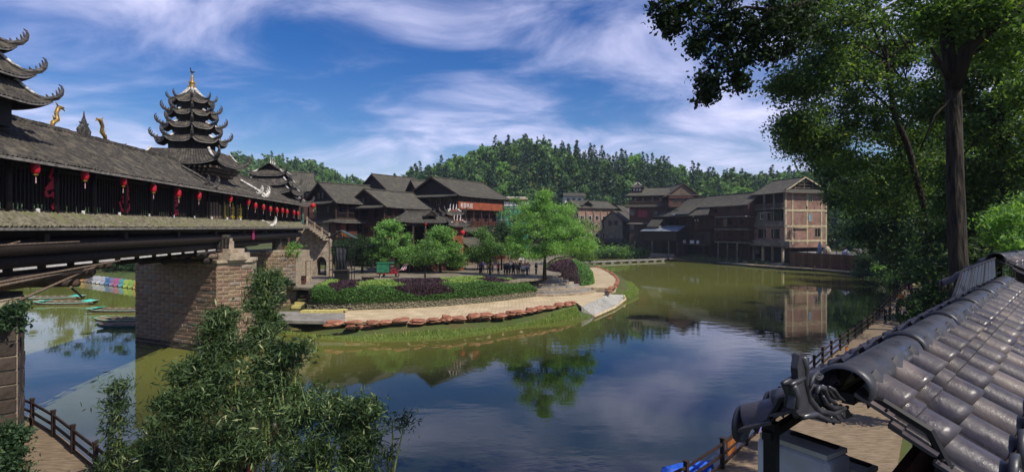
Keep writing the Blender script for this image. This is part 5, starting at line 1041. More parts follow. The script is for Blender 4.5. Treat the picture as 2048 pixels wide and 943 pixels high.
# foreground bamboo --------------------------------------------------
def bamboo(label, base, blobs_px, nl, seed, mat, size=.27):
    rs = np.random.default_rng(seed); root = thing('bamboo_clump', label, 'bamboo', base); bl = []
    for (x, y, Yd, r) in blobs_px: p = Q(x, y, Yd)-base; m = Yd/F*r*.88; bl.append((p.x, p.y, p.z, m, m*.8, m))
    (V, Fq), C = crown(bl, 12, nl, size, .24, seed, .19, .8, .45, .2); link('foliage', np_mesh('bamboo_foliage', V, Fq, mat), root)
    for (x, y, z, rx, ry, rz) in bl:
        f = Vector((x*.35+rs.normal()*.3, y*.3+rs.normal()*.3, -.4)); MB().tube([f, f.lerp(Vector((x,y,z)), .5)+Vector((0,0,.3)), (x, y, z+rz*.8)], [.045,.035,.012], 6).build('culm', M('bamboo_culm', hx('6f7a3a'), hx('4c5828'), rough=.5, scale=3), root)
    return root
bb = Vector((-9.6, 18.6, 2.2))
bamboo('sunlit bamboo clump rising in front of the stone pier at lower left', bb, [(442,638,20.5,24), (438,672,20.3,36), (456,705,20,42), (420,735,19.8,34), (375,745,19.6,20), (470,775,19.4,62), (405,800,19,52), (340,812,19,24), (350,875,18.6,56), (455,865,18.5,72), (305,925,18,40), (400,930,18,70), (500,905,18.2,70)], 17000, 21, LF_BAMBOO)
bamboo('darker shaded bamboo clump at bottom centre beside the sunlit one', bb+Vector((3.4,-.4,0)), [(558,725,20.5,46), (588,708,20.5,26), (540,785,20,56), (600,800,19.6,52), (655,815,19.4,36), (600,865,19,70), (700,832,19,32), (735,820,18.8,16), (685,890,18.6,50), (728,876,18.5,24), (630,930,18,68), (710,935,18,34), (530,745,20.4,36)], 17000, 22, LF_BAMBOO)
bamboo('thin bamboo sprig standing behind the tall clump at the pier corner', Vector((-10.8,23.6,.4)), [(530,560,24.5,26), (525,600,24.3,30), (540,640,24,38), (530,680,23.6,40)], 5200, 23, LF_BAMBOO)
bamboo('single thin bamboo shoot over the water at lower left', Vector((-14.6,19.8,1.0)), [(233,775,20,12), (236,805,20,16), (232,850,20,18), (236,895,20,22), (245,925,20,36), (210,940,20,30)], 1700, 24, LF_BAMBOO)
bamboo('loose bamboo twig reaching over the water at bottom centre', Vector((-4.2,18.6,1.2)), [(785,850,19,16), (812,842,19,12), (775,905,18.8,20)], 260, 25, LF_BAMBOO)

# right bank trees ---------------------------------------------------
def wtree(name, label, base, blobs_px, trunk, tr, nl, size, mat, **kw):
    base = Vector(base); bl = []
    for (x, y, Yd, r) in blobs_px: p = Q(x, y, Yd)-base; m = Yd/F*r; bl.append((p.x, p.y, p.z, m, m, m*.8))
    return tree(name, label, base, bl, [Vector(p)-base for p in trunk], tr, nl, size, mat, **kw)
z_ = hz(11.9, 15)
big = wtree('overhanging_tree', 'tall tree with thick bare trunk at right, its branches overhanging the view', (11.9,15,z_), [(1905,40,15,60), (1990,90,15.5,70), (2040,40,15,60), (1840,20,15.5,60), (1960,10,14.5,70), (2040,170,16,50)], [(11.9,15,z_-.3), Q(1918,560,15), Q(1910,350,15), Q(1907,180,15.1), Q(1895,90,15.2), Q(1888,-60,15.3), Q(1880,-250,15.4)], .25, 9000, .15, LF_OVER, per=12, cr=.3, seed=41, nlimb=10)
q = MB(); off = Vector((11.9,15,z_))
q.tube([Q(1908,175,15)-off, Q(1935,95,14.8)-off, Q(1985,55,14.5)-off, Q(2060,5,14)-off], [.2,.17,.14,.1], 8); q.tube([Q(1905,165,15)-off, Q(1875,120,15)-off, Q(1862,95,15)-off], [.1,.06,.03], 6); q.tube([Q(1888,-40,15.3)-off, Q(1760,-60,14.2)-off, Q(1650,-10,13.4)-off, Q(1610,8,13.2)-off, Q(1540,20,13)-off, Q(1490,14,13)-off, Q(1420,35,13)-off], [.14,.12,.09,.07,.05,.03,.012], 7)
for pts in ([(1540,20),(1510,50),(1470,80),(1448,130),(1425,180)], [(1490,14),(1450,30),(1380,25),(1320,30)], [(1470,80),(1480,120),(1475,180)], [(1580,14),(1575,60),(1560,120)], [(1900,200),(1870,230),(1840,300)]): q.tube([Q(x, y, 13 if x < 1700 else 15)-off for x, y in pts], [.03,.025,.018,.014,.008][:len(pts)], 5)
q.build('overhanging_limb', BARKD, big, True)
bl = []
for (x, y, r) in ((1328,22,26), (1360,42,30), (1398,58,32), (1440,28,34), (1480,50,28), (1500,90,24), (1482,122,18), (1440,128,32), (1420,160,24), (1410,192,13), (1476,160,18), (1540,55,30), (1380,8,34), (1332,48,18), (1560,15,40), (1530,112,18), (1600,40,36), (1590,90,26), (1395,100,14), (1450,70,24)):
    p = Q(x, y, 13)-off; m = 13/F*r; bl.append((p.x, p.y, p.z, m, m*1.2, m))
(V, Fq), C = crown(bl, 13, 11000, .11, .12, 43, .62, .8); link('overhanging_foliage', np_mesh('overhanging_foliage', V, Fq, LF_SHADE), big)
# canopy of the same tree overhead, out of the picture: it shades the kiosk and the path
bl = [(4-11.9+4*math.cos(a)*1.0+rr, 9-15+5*math.sin(a), 19.5-z_+.6*math.sin(3*a), 2.3, 2.3, 1.1) for a in np.arange(0, 6.28, 1.1) for rr in (0, 5)]
(V, Fq), C = crown(bl, 7, 6000, .24, .4, 44, .6, .6); link('upper_crown', np_mesh('upper_crown', V, Fq, LF_OVER), big)
GR = 'trees on the right bank' 
wtree('bank_tree', 'leaning tree with curved dark limbs in the middle of the right bank', (25,33,hz(25,33)), [(1640,60,29,80), (1740,40,30,100), (1830,80,31,100), (1625,150,30,65), (1605,240,30,48), (1700,180,32,100), (1800,210,33,110), (1618,285,32,48), (1720,310,34,90), (1670,10,28,70), (1580,40,29,40), (1590,175,30,40), (1880,40,32,80), (1760,120,32,90), (1680,260,33,80), (1800,320,34,90), (1870,260,34,70), (1760,390,35,80), (1830,150,36,80), (1850,330,37,80), (1790,270,36,80), (1720,100,34,80)], [(25,33,hz(25,33)-.3), Q(1850,420,32), Q(1815,290,31), Q(1788,225,31), Q(1773,120,30), (Q(1765,20,30))], .19, 80000, .21, LF_OVER, per=13, cr=.5, seed=45, nlimb=22, group=GR, bark=BARKD)
wtree('bank_tree', 'leafy tree filling the upper right corner behind the thick trunk', (24,24,hz(24,24)), [(1980,170,24,90), (2040,260,24,90), (1960,280,25,80), (2010,60,24,90), (2050,120,23,70), (1930,360,26,60), (1890,200,26,60), (1960,400,26,70), (2040,360,25,70), (1920,100,26,70), (1985,20,25,80)], [(24,24,hz(24,24)-.3), Q(2010,420,25), Q(2000,300,24.5), Q(2000,150,24)], .24, 44000, .19, LF_OVER, per=13, cr=.45, seed=46, nlimb=16, group=GR, bark=BARKD)
wtree('bank_tree', 'dark tree hanging over the path beside the brick waterfront house', (40,52,hz(40,52)), [(1690,375,50,42), (1735,420,48,55), (1770,390,48,85), (1850,400,46,90), (1745,470,48,38), (1790,480,48,50), (1870,480,46,60), (1650,310,52,40), (1605,275,54,34), (1690,330,50,50)], [(40,52,hz(40,52)-.3), Q(1850,520,50), Q(1830,430,49), Q(1790,360,48)], .3, 34000, .28, LF_DARK, per=13, cr=.65, seed=47, nlimb=16, group=GR, bark=BARKD)
for i, (px, Yd, h_, r, lab, m) in enumerate(((1625,168,20,6,'tall dark tree rising behind the brick waterfront house', LF_DARK), (1738,118,16,6,'dark tree right of the brick waterfront house', LF_DARK), (1795,100,16,6,'dense tree above the waterside steps', LF_DARK), (1820,88,17,8,'dense tree on the slope right of the waterside steps', LF_MID), (1905,74,18,8,'tree on the slope behind the thick trunk', LF_DARK), (1985,60,18,8,'tree on the slope at the right edge', LF_MID), (2080,52,18,8,'dense tree cut off by the right edge of the picture', LF_DARK), (1950,95,22,9,'high tree at the top of the right slope', LF_DARK), (1760,130,22,9,'high tree behind the waterside steps', LF_MID))):
    h_ *= 1.35; x = (px-CX)/F*Yd; z0 = hz(x, Yd); pb = [(0,0,h_*.72,r*.8,r*.8,h_*.26), (r*.5,0,h_*.5,r*.6,r*.6,h_*.2), (-r*.5,-.5,h_*.5,r*.6,r*.6,h_*.2), (0,-r*.4,h_*.32,r*.7,r*.7,h_*.18), (0,-r*.3,h_*.14,r*.8,r*.7,h_*.12)]
    tree('slope_tree', lab, (x, Yd, z0), pb, [(0,0,-.5), (.2,0,h_*.3), (.1,.2,h_*.75)], .28, 13000, .42, m, per=16, cr=.85, seed=60+i, nlimb=8, group='trees on the right slope', bark=BARKD)
# shrubs and understorey on the near right slope
for i, (px, py, Yd, r, lab, m, n_, sz) in enumerate(((2028,470,17,50,'bright feathery bush at the right edge', LF_LIGHT, 5200, .17), (2050,420,18,40,'bright upper sprays of the bush at the right edge', LF_LIGHT, 3000, .17), (1965,500,20,34,'dry grassy shrub behind the far kiosk', LF_BAMBOO, 2600, .26), (1880,545,26,46,'dark shrub left of the thick trunk above the kiosk', LF_DARK, 4200, .2), (1840,520,34,44,'dark understorey shrub beside the path bend', LF_DARK, 4000, .26), (1780,505,92,26,'dark hedge beside the waterside steps', LF_DARK, 4000, .34), (1735,520,116,16,'dark shrub at the right end of the plank fence', LF_DARK, 3000, .34), (1900,470,30,60,'dark foliage mass behind the thick trunk', LF_DARK, 5200, .24), (1980,420,28,70,'dark foliage mass right of the thick trunk', LF_DARK, 6000, .22), (1870,590,30,26,'low dark fern bush beside the walkway rail', LF_DARK, 2600, .2))):
    p = Q(px, py, Yd); z0 = min(hz(p.x, p.y), p.z-.5); m_ = Yd/F*r
    tree('slope_shrub', lab, (p.x, p.y, z0), [(0,0,p.z-z0,m_,m_,m_*.9), (m_*.3,0,(p.z-z0)*.6,m_,m_,m_*.7)], [(0,0,-.2), (0,0,(p.z-z0)*.6)], .06, n_, sz, m, per=14, cr=m_*.3, seed=80+i, nlimb=5, cat='shrub', bn='foliage', aspect=.3 if m in (LF_BAMBOO, LF_LIGHT) else .5, bark=BARKD)
# growth on the near pier and the plaza bank
for i, (px, py, Yd, r, lab) in enumerate(((12,640,21.6,26,'dark creeper spilling over the top of the near brick pier'), (20,880,20.6,30,'weedy growth at the foot of the near brick pier'), (5,930,19.8,34,'grassy tuft at the bottom left corner'))):
    p = Q(px, py, Yd); m_ = Yd/F*r; tree('creeper', lab, (p.x, p.y, p.z-m_), [(0,0,m_,m_,m_,m_*1.3)], [(0,0,-.1), (0,0,m_)], .03, 2600, .16, LF_DARK, per=12, cr=m_*.35, seed=100+i, nlimb=4, cat='plant', bn='foliage')
for i, (px, py, Yd, r, lab) in enumerate(((588,500,66,16,'tuft of green fern on the stone abutment'), (575,565,64,14,'dark shrub at the foot of the abutment'), (560,600,61,13,'small blue green shrub beside the yellow steps'), (545,555,63.8,16,'tuft of leaves against the abutment wall'))):
    p = Q(px, py, Yd); m_ = Yd/F*r; tree('bank_plant', lab, (p.x, p.y, p.z-m_), [(0,0,m_,m_,m_,m_*.8)], [(0,0,-.1), (0,0,m_)], .03, 900, .22, (LF_LIGHT, LF_DARK, LF_DARK, LF_MID)[i], per=10, cr=m_*.35, seed=110+i, nlimb=3, cat='plant', bn='foliage')
# far left bank trees seen under the bridge
for i, (px, Yd, h_, r, lab) in enumerate(((120,119,16,6,'tree on the far stream bank seen under the bridge, left'), (175,126,18,6,'tree on the far stream bank behind the pedal boats'), (225,125,19,6,'tree on the far stream bank above the green canopy'), (268,117,16,6,'tree on the far stream bank beside the pier'), (60,130,9,6,'tree on the far stream bank at the left edge'), (20,120,8,6,'leftmost tree on the far stream bank'), (330,105,9,6,'tree on the far stream bank behind the pier'))):
    x = (px-CX)/F*Yd; z0 = hz(x, Yd); tree('stream_tree', lab, (x, Yd, z0), [(0,0,h_*.6,r,r,h_*.4), (r*.4,-1,h_*.3,r*.8,r*.8,h_*.25)], [(0,0,-.4), (.1,0,h_*.4), (0,0,h_*.7)], .2, 4200, .42, LF_MID if i % 2 else LF_DARK, per=13, cr=.8, seed=120+i, nlimb=5, group='trees on the far stream bank')

for i in range(11):
    u_ = i/10; x = -101+u_*40; y = 121.5-u_*13+(i % 2)*1.5; z0 = hz(x, y); tree('stream_shrub', f'{("dark", "mid green")[i % 2]} shrub number {i+1} from the left behind the moored pedal boats', (x, y, z0), [(0,0,1.6,2.2,2,1.6), (1,0,.9,1.8,1.8,1.1)], [(0,0,-.2), (0,0,1.5)], .08, 1500, .38, (LF_DARK, LF_MID)[i % 2], per=10, cr=.6, seed=140+i, nlimb=3, cat='shrub', bn='foliage', group='shrubs behind the pedal boats')
# hillside woods -----------------------------------------------------
def conifer(seed, q_=1.):
    rs = np.random.default_rng(seed); H = 14.; Pp, D = [], []
    for k in range(int(26*q_)):
        t_ = k/int(26*q_); z = 1.2+t_*(H-1.2); rad = (1-t_)**.8*3.0*rs.uniform(.75,1.15)+.12
        for j in range(max(5, int(15*(1-t_)+4))):
            a = rs.uniform(0, 6.28); f = rs.uniform(.45, 1.0); Pp.append((math.cos(a)*rad*f, math.sin(a)*rad*f, z-rad*.28*f+rs.normal()*.12)); D.append((math.cos(a), math.sin(a), -.35))
    V, Fq = leaves(np.array(Pp), 1.25/q_**.5, .55, rs, .8, 0, np.array(D)); V2, F2 = [], []
    q = MB(); q.tube([(0,0,-1), (0,0,H*.5), (0,0,H)], [.2,.13,.03], 5); v2 = np.array([tuple(v) for v in q.v]); f2 = np.array([f for f in q.f if len(f) == 4])
    V, Fq = join_np([(V, Fq), (v2, f2)]); return np_mesh('conifer', V, Fq, LF_CON)
def broad(seed, mat, n_=1500, sz=.85):
    rs = np.random.default_rng(seed); bl = [(rs.normal()*1.3, rs.normal()*1.3, 6.2+rs.normal()*1.0, 2.4, 2.4, 2.0) for _ in range(5)]+[(0,0,3.4,3.0,3.0,1.8)]
    (V, Fq), C = crown(bl, 7, n_, sz, .55, seed, .6, .7); q = MB(); q.tube([(0,0,-1.2), (0,0,5)], [.3,.15], 5); v2 = np.array([tuple(v) for v in q.v]); f2 = np.array([f for f in q.f if len(f) == 4]); V, Fq = join_np([(V, Fq), (v2, f2)]); return np_mesh('broadleaf', V, Fq, mat)
CON_L = [conifer(260+i, .6) for i in range(3)]; BRO_L = [broad(270+i, LF_HILL, 460, 1.4) for i in range(3)]
CON = [conifer(200+i) for i in range(5)]; BRO = [broad(220+i, LF_HILL if i < 4 else LF_LIGHT) for i in range(6)]
rs = np.random.default_rng(5); pts = []
def poisson(x0, x1, y0, y1, n, dmin):
    out = []
    cell = {}
    for _ in range(n):
        x, y = rs.uniform(x0, x1), rs.uniform(y0, y1); k = (int(x//dmin), int(y//dmin)); ok = True
        for i in (-1,0,1):
            for j in (-1,0,1):
                for (a, b) in cell.get((k[0]+i, k[1]+j), ()):
                    if (a-x)**2+(b-y)**2 < dmin*dmin: ok = False
        if ok: cell.setdefault(k, []).append((x, y)); out.append((x, y))
    return out
cand = [(x, y) for x, y in poisson(-75, 200, 218, 345, 9000, 4.7)] + [(x, y) for x, y in poisson(-330, -75, 300, 445, 3000, 7.0)] + [(x, y) for x, y in poisson(95, 200, 150, 222, 1200, 7)]
def vis(x, y, z):
    u = CX+F*x/y; v = HY-F*(z-EYE)/y; return -30 < u < 2080 and 200 < v < 470
con, bro = [], []
for x, y in cand:
    z = hz(x, y)
    if not vis(x, y, z+8): continue
    u = CX+F*x/y
    pc = .12 if x < -75 else (.2 if u < 960 else (.45 if u < 1110 else (.86 if u < 1340 else .5)))
    if x < 0 and u < 925 and x > -75: pc = .5
    (con if rs.random() < pc else bro).append((x, y, z))
print('hill trees', len(con), len(bro))
def plant_hill(lst, meshes, lod, name, label, cat, group, smin, smax, stuff_name, stuff_label):
    lst.sort(key=lambda p: p[1]-.8*p[2]); m = min(300, len(lst)); pick = lst[:m]; rest = lst[m:]
    # keep the skyline trees among the individuals: take every k-th of the whole list
    idx = set(np.linspace(0, len(lst)-1, m).astype(int)); ind = [p for i, p in enumerate(lst) if i in idx]; rest = [p for i, p in enumerate(lst) if i not in idx]
    for i, (x, y, z) in enumerate(ind):
        o = link(name, meshes[rs.integers(0, len(meshes))], None, (x, y, z-.3), (0, 0, rs.uniform(0, 6.28))); s_ = rs.uniform(smin, smax); o.scale = (s_*rs.uniform(.85,1.15), s_*rs.uniform(.85,1.15), s_)
        u = CX+F*x/y; wh = 'left hill behind the bridge' if x < -75 else ('right slope behind the waterfront row' if u > 1340 else ('central hill, left of its summit' if u < 1000 else ('central hill, right of its summit' if u > 1130 else 'central hill just below its summit'))); up_ = 'near the skyline of' if z > .75*np.interp(x, RX, RZ) or (x < -75 and y > 385) else 'on the slope of'
        tag(o, f'{label} {up_} the {wh}', cat, group)
    if rest:
        arr = []; meshes = lod
        for (x, y, z) in rest:
            me = meshes[rs.integers(0, len(meshes))]
            n = len(me.vertices); co = np.empty(n*3, dtype=np.float32); me.vertices.foreach_get('co', co); co = co.reshape(-1, 3).copy(); fi = np.empty(len(me.loops), dtype=np.int32); me.loops.foreach_get('vertex_index', fi)
            a = rs.uniform(0, 6.28); s_ = rs.uniform(smin, smax); c_, si = math.cos(a)*s_, math.sin(a)*s_; co = np.stack([co[:,0]*c_-co[:,1]*si+x, co[:,0]*si+co[:,1]*c_+y, co[:,2]*s_+z-.3], 1); arr.append((co, fi.reshape(-1, 4)))
        V, Fq = join_np(arr); tag(link(stuff_name, np_mesh(stuff_name, V, Fq, meshes[0].materials[0])), stuff_label, cat, kind='stuff')
plant_hill(con, CON, CON_L, 'conifer', 'dark pointed conifer', 'conifer', 'conifers on the wooded hills', .6, 1.25, 'conifer_wood', 'mass of dark conifers covering the hill')
plant_hill(bro, BRO, BRO_L, 'broadleaf_tree', 'rounded broadleaf tree', 'tree', 'broadleaf trees on the wooded hills', .65, 1.5, 'broadleaf_wood', 'mass of broadleaf trees covering the hills')
# ------------------------------------------------------------------ walkway and rail on the near shore
SH = [(-60,44), (-35,33.5), (-25,28.4), (-21,25.6), (-17.5,22.8), (-13,19.4), (-6,18.2), (4,18.4), (7.4,21.2), (11.4,26), (23,40.5), (35.8,55), (48,70), (66,92)]
def strip(poly, o0, o1, z):
    P_ = [Vector((x, y, 0)) for x, y in poly]; A, B = [], []
    for i in range(len(P_)):
        t_ = (P_[min(i+1, len(P_)-1)]-P_[max(i-1, 0)]).normalized(); n_ = Vector((t_.y, -t_.x, 0)); A.append(P_[i]+n_*o0+Vector((0,0,z))); B.append(P_[i]+n_*o1+Vector((0,0,z)))
    return A, B
A, B = strip(SH, -.1, 3.4, .7); mb = MB()
for i in range(len(A)-1): mb.add([A[i], A[i+1], B[i+1], B[i], A[i]-Vector((0,0,1.5)), A[i+1]-Vector((0,0,1.5))], [(3,2,1,0), (0,1,5,4)])
tag(mb.build('boardwalk', DECK), kind='structure')
mb = MB(); mb.prism([(4.6,17.4), (7.9,20.6), (11.8,25.4), (19,34), (22.5,31.2), (15.5,22.2), (11.5,17.2), (6,14.4)], .3, .704); tag(mb.build('boardwalk_square', DECK), kind='structure')
FW = M('rail_wood', hx('3a2a20'), hx('221812'), rough=.7, scale=3, stretch=(3,3,.8), bump=.3)
A, B = strip(SH[1:], .12, 1, .7)
post_me = MB(); post_me.box((0,0,.6), (.15,.15,1.2)); post_me.box((0,0,1.22), (.19,.19,.06)); post_me.box((0,0,1.1), (.17,.17,.03)); post_me = post_me.mesh('post', FW)
tot = 0; segs = [(A[i+1]-A[i]).length for i in range(len(A)-1)]; T_ = sum(segs)
def along(s):
    i = 0
    while i < len(segs)-1 and s > segs[i]: s -= segs[i]; i += 1
    return A[i].lerp(A[i+1], min(1, s/segs[i]))
fl = thing('walkway_rail', 'dark wooden post and rail fence along the left walkway below the bridge', 'fence', along(8)); fr = thing('walkway_rail', 'dark wooden post and rail fence winding along the right shore walkway', 'fence', along(46))
s = 0; prev = None; cut = 40
BO = {}
while s < T_:
    p = along(s); rt = fl if s < cut else fr; t_ = along(min(s+.3, T_))-p; rz = math.atan2(t_.y, t_.x)
    link('post', post_me, rt, p-rt.location, (0,0,rz))
    if prev is not None:
        q = MB(); a, b = prev-rt.location, p-rt.location
        for z in (1.0, .55, .15): q.beam(a+Vector((0,0,z)), b+Vector((0,0,z)), .07, .1)
        q.build('rail', FW, rt)
    prev = p; s += 3.1
SIGN = M('orange_board', hx('a5622a'), hx('7c461e'), rough=.6, scale=3); DSIGN = M('dark_red_board', hx('4a2420'), hx('331816'), scale=3)
def board(px, py, z, w_, h_, m, lab, yaw):
    p = P(px, py, z); o = thing('rail_board', lab, 'board', p, yaw); MB().box((0,-.05,h_/2), (w_,.04,h_)).build('panel', m, o); MB().box((0,-.05,h_+.02), (w_+.06,.06,.05)).build('trim', FW, o)
board(1460,905,.95, .95, .62, SIGN, 'orange board tied to the walkway rail at bottom right', .85); board(1580,800,.95,.8,.5,SIGN,'orange board on the walkway rail behind the roof ornament',.85); board(1692,706,.95,.8,.5,SIGN,'small orange board on the walkway rail beyond the kiosk',.85)
board(60,856,.95,.9,.5,DSIGN,'dark red board on the left walkway rail beside the pier',2.4); board(1516,862,.9,.9,.6,M('lilac_sign', hx('8a86c8'), hx('5a569a'), scale=2),'lilac lettered sign on the walkway rail under the roof edge',.85)
# gate shelter beside the path
g0 = P(1828,640,.7); o = thing('notice_shelter', 'dark timber notice shelter standing on the right shore walkway', 'shelter', g0, .7)
for x in (-.55,.55): MB().box((x,0,1.6), (.16,.16,3.2)).build('post', FW, o)
MB().box((0,0,1.9), (1.0,.1,1.8)).build('board', BLACKWOOD, o); q = MB(); q.slab([(-.8,-.5,3.1), (.8,-.5,3.1), (.8,0,3.45), (-.8,0,3.45)], .06, (0,-.57,.8)); q.slab([(.8,.5,3.1), (-.8,.5,3.1), (-.8,0,3.45), (.8,0,3.45)], .06, (0,.57,.8)); q.build('roof', BLACKWOOD, o)
# sunlit stone footbridge and steps beyond
a, b = Vector((67.5,91,1.0)), Vector((84.5,117,1.2)); o = thing('stone_footbridge', 'small sunlit stone footbridge at the far end of the right walkway', 'footbridge', a); d = b-a
q = MB(); n_ = Vector((d.y,-d.x,0)).normalized()
for i in range(8):
    u0, u1 = i/8, (i+1)/8; h0, h1 = .5*math.sin(math.pi*u0), .5*math.sin(math.pi*u1); q.slab([d*u0-n_*1.2+Vector((0,0,h0)), d*u0+n_*1.2+Vector((0,0,h0)), d*u1+n_*1.2+Vector((0,0,h1)), d*u1-n_*1.2+Vector((0,0,h1))], .5, (0,0,1))
q.build('deck', PATH, o)
for sd in (-1.1, 1.1):
    q = MB(); q.beam(n_*sd+Vector((0,0,.85)), d*.5+n_*sd+Vector((0,0,1.35)), .15, .15); q.beam(d*.5+n_*sd+Vector((0,0,1.35)), d+n_*sd+Vector((0,0,.85)), .15, .15); q.build('handrail', STONE, o)
    for k in range(13): u = k/12; p = d*u+n_*sd+Vector((0,0,.5*math.sin(math.pi*u))); MB().box(p+Vector((0,0,.45)), (.16,.16,.9)).build('baluster', STONE, o)
o = thing('waterside_steps', 'grey stone steps climbing the slope at the far right shore', 'steps', P(1775,533,1.0)); 
for k in range(9): MB().box((.15*k, 1.3*k, .3+.42*k), (5.5,1.4,.5)).build('step', CONC, o)

mb = MB(); mb.prism([(1.3,1.9), (9.4,1.9), (9.6,6.6), (1.4,6.6)], 6.2, 7.24); tag(mb.build('kiosk_terrace', CONC), kind='structure')
# ------------------------------------------------------------------ kiosk with synthetic tile roof
KT = M('glazed_grey_tile', hx('453f43'), hx('2a272c'), rough=.46, scale=2.2, detail=9, bump=.3, bscale=45, bdist=.006, spec=.5, c3=hx('645a54'), s3=2.2)
KR = M('glazed_grey_ridge', hx('3a3a40'), hx('2a2a2f'), rough=.33, scale=3, detail=8, bump=.25, bscale=30, bdist=.004, spec=.5)
for m_ in (KT, KR):   # dust_rough: patches of dust dull the glaze
    nt = m_.node_tree; n_ = nt.nodes.new('ShaderNodeTexNoise'); n_.inputs['Scale'].default_value = 5; n_.inputs['Detail'].default_value = 8; n_.inputs['Roughness'].default_value = .7; tc_ = nt.nodes.new('ShaderNodeTexCoord'); nt.links.new(tc_.outputs['Object'], n_.inputs['Vector'])
    r_ = nt.nodes.new('ShaderNodeMapRange'); r_.inputs['From Min'].default_value = .38; r_.inputs['From Max'].default_value = .62; r_.inputs['To Min'].default_value = .26; r_.inputs['To Max'].default_value = .62; nt.links.new(n_.outputs['Fac'], r_.inputs['Value']); nt.links.new(r_.outputs[0], nt.nodes['Principled BSDF'].inputs['Roughness'])
def kiosk(N0, dirx, rows_per, nsec, label, pitch=.35, S=.66, ang=35, scale=1.0, legs=2.3, first_orn=True):
    d = Vector((dirx[0], dirx[1], 0)).normalized(); rz = math.atan2(d.y, d.x); root = thing('kiosk', label, 'kiosk', N0, rz)
    ca, sa = math.cos(R(ang)), math.sin(R(ang)); sec = pitch*rows_per
    def surf(s, t, sg, lift):
        ph = (s/pitch) % 1.0; w_ = abs(ph-.5)/.5; hb = .115*math.sqrt(max(0., 1-(w_/.54)**2))
        f = (t % .235)/.235; hh = hb*(.9+.1*f)+.034*f+lift
        y = (t*ca+hh*sa)*-sg; z = -t*sa+hh*ca-.05; return (s, y, z)
    ss = []
    for r in range(rows_per): ss += [(r+u)*pitch for u in (0, .12, .2, .229, .234, .245, .265, .3, .36, .43, .5, .57, .64, .7, .735, .755, .766, .771, .8, .88)]
    ss.append(rows_per*pitch)
    for sg in (1, -1):
        for k in range(nsec):
            for nm, t0, t1, lf in (('upper_tile_sheet', .04, .3, .014), ('lower_tile_sheet', .24, S, .0)):
                ts = sorted(set(list(np.linspace(t0, t1, 9)) + [x for x in (.2345, .2351, .4695, .4701) if t0 < x < t1]))
                ov = .03
                G = [[surf(k*sec+s_ + (ov if s_ == ss[-1] else 0), t_, sg, lf + (.006 if s_ == ss[-1] else 0)) for s_ in ss] for t_ in ts]
                q = MB(); q.grid(G, sg < 0)
                q.grid([G[-1], [(p[0], p[1], p[2]-.02) for p in G[-1]]], sg < 0)
                q.grid([[G[i][0] for i in range(len(G))], [(G[i][0][0], G[i][0][1], G[i][0][2]-.02) for i in range(len(G))]], sg > 0)
                o = q.build(nm, KT, root, True)
    # ridge caps: half round with a collar, valleys scalloped over the barrels
    for k in range(nsec):
        q = MB(); G = []
        for (x, r_) in ((k*sec-.03,.108), (k*sec-.028,.126), (k*sec+.05,.127), (k*sec+.075,.114), (k*sec+.1,.106), (k*sec+sec*.5,.104), ((k+1)*sec+.02,.102)):
            G.append([(x, r_*1.12*math.cos(a), r_*.95*math.sin(a)-.035) for a in np.linspace(R(200), R(-20), 17)])
        q.grid(G); q.build('ridge_cap', KR, root, True)
        for sg in (1, -1):
            q = MB()
            for r in range(rows_per):
                x0 = k*sec+r*pitch; q.grid([[(x0+u*pitch, -sg*(.085+.05*(1 if .3 < u < .7 else .15)+dd), -.1+(.095 if .3 < u < .7 else .0)+dz) for u in np.linspace(0, 1, 13)] for dd, dz in ((-.03,.06), (.0,.015), (.015,-.03))], sg > 0)
            q.build('ridge_flashing', KR, root, True)
    # eave discs with raised ring and swirl
    dm = MB(); dm.lathe([(.0,-.012), (.115,-.012), (.12,0), (.12,.022), (.1,.026), (.096,.016), (.0,.016)], n=18)
    sp = [(.055*(1-i/14)*math.cos(i*.75), .055*(1-i/14)*math.sin(i*.75), .02) for i in range(13)]; dm.tube(sp, .011, 5); dm.tube([(-.06,-.05,.018), (0,-.075,.02), (.06,-.05,.018)], .009, 5); dm = dm.mesh('eave_disc', KR, True)
    dp_ = MB(); dp_.slab([(-.075,0,0), (.075,0,0), (.06,0,-.1), (0,0,-.15), (-.06,0,-.1)], .012, (0,-1,0)); dp_ = dp_.mesh('drip_tile', KR)
    for sg in (1, -1):
        for r in range(nsec*rows_per):
            s_ = (r+.5)*pitch; p = surf(s_, S, sg, 0); link('eave_disc', dm, root, (p[0], p[1]-sg*.005, p[2]-(.055 if sg > 0 else .135)), (R(90 if sg > 0 else -90), 0, 0)); link('drip_tile', dp_, root, (s_+pitch/2, p[1]-sg*.0, p[2]-.11))
            MB_ = None
    scr = MB(); scr.lathe([(.012,0), (.012,.008), (.004,.012)], n=8); scr = scr.mesh('screw', BLACK)
    for r in range(0, nsec*rows_per, 2):
        for t_ in (.2, .5): p = surf((r+.02)*pitch+.01, t_, 1, .02); link('screw', scr, root, p, (R(-ang), 0, 0))
    Lr = nsec*sec
    # frame under the roof
    for x in (.08, Lr*.5, Lr-.08):
        for sg in (1, -1): MB().box((x, sg*.42, -.35-legs/2), (.07,.07,legs)).build('post', BLACK, root)
        q = MB(); q.tube([(x,.46,-.42), (x,.36,-.2), (x,.16,-.1), (x,-.16,-.1), (x,-.36,-.2), (x,-.46,-.42)], .024, 6); q.build('arched_bracket', BLACK, root)
    q = MB(); q.box((Lr/2,0,-.11), (Lr-.1,.06,.06)); q.box((Lr/2,.42,-.42), (Lr,.05,.05)); q.box((Lr/2,-.42,-.42), (Lr,.05,.05)); q.build('frame_bar', BLACK, root)
    return root, rz
N0 = Vector((1.816, 3.0, 9.668)); dK = Vector((.724,.69,0)).normalized()
k1, rzK = kiosk(N0, dK, 3, 6, 'kiosk with shiny grey synthetic tile roof in the near right foreground', pitch=.465, S=.7)
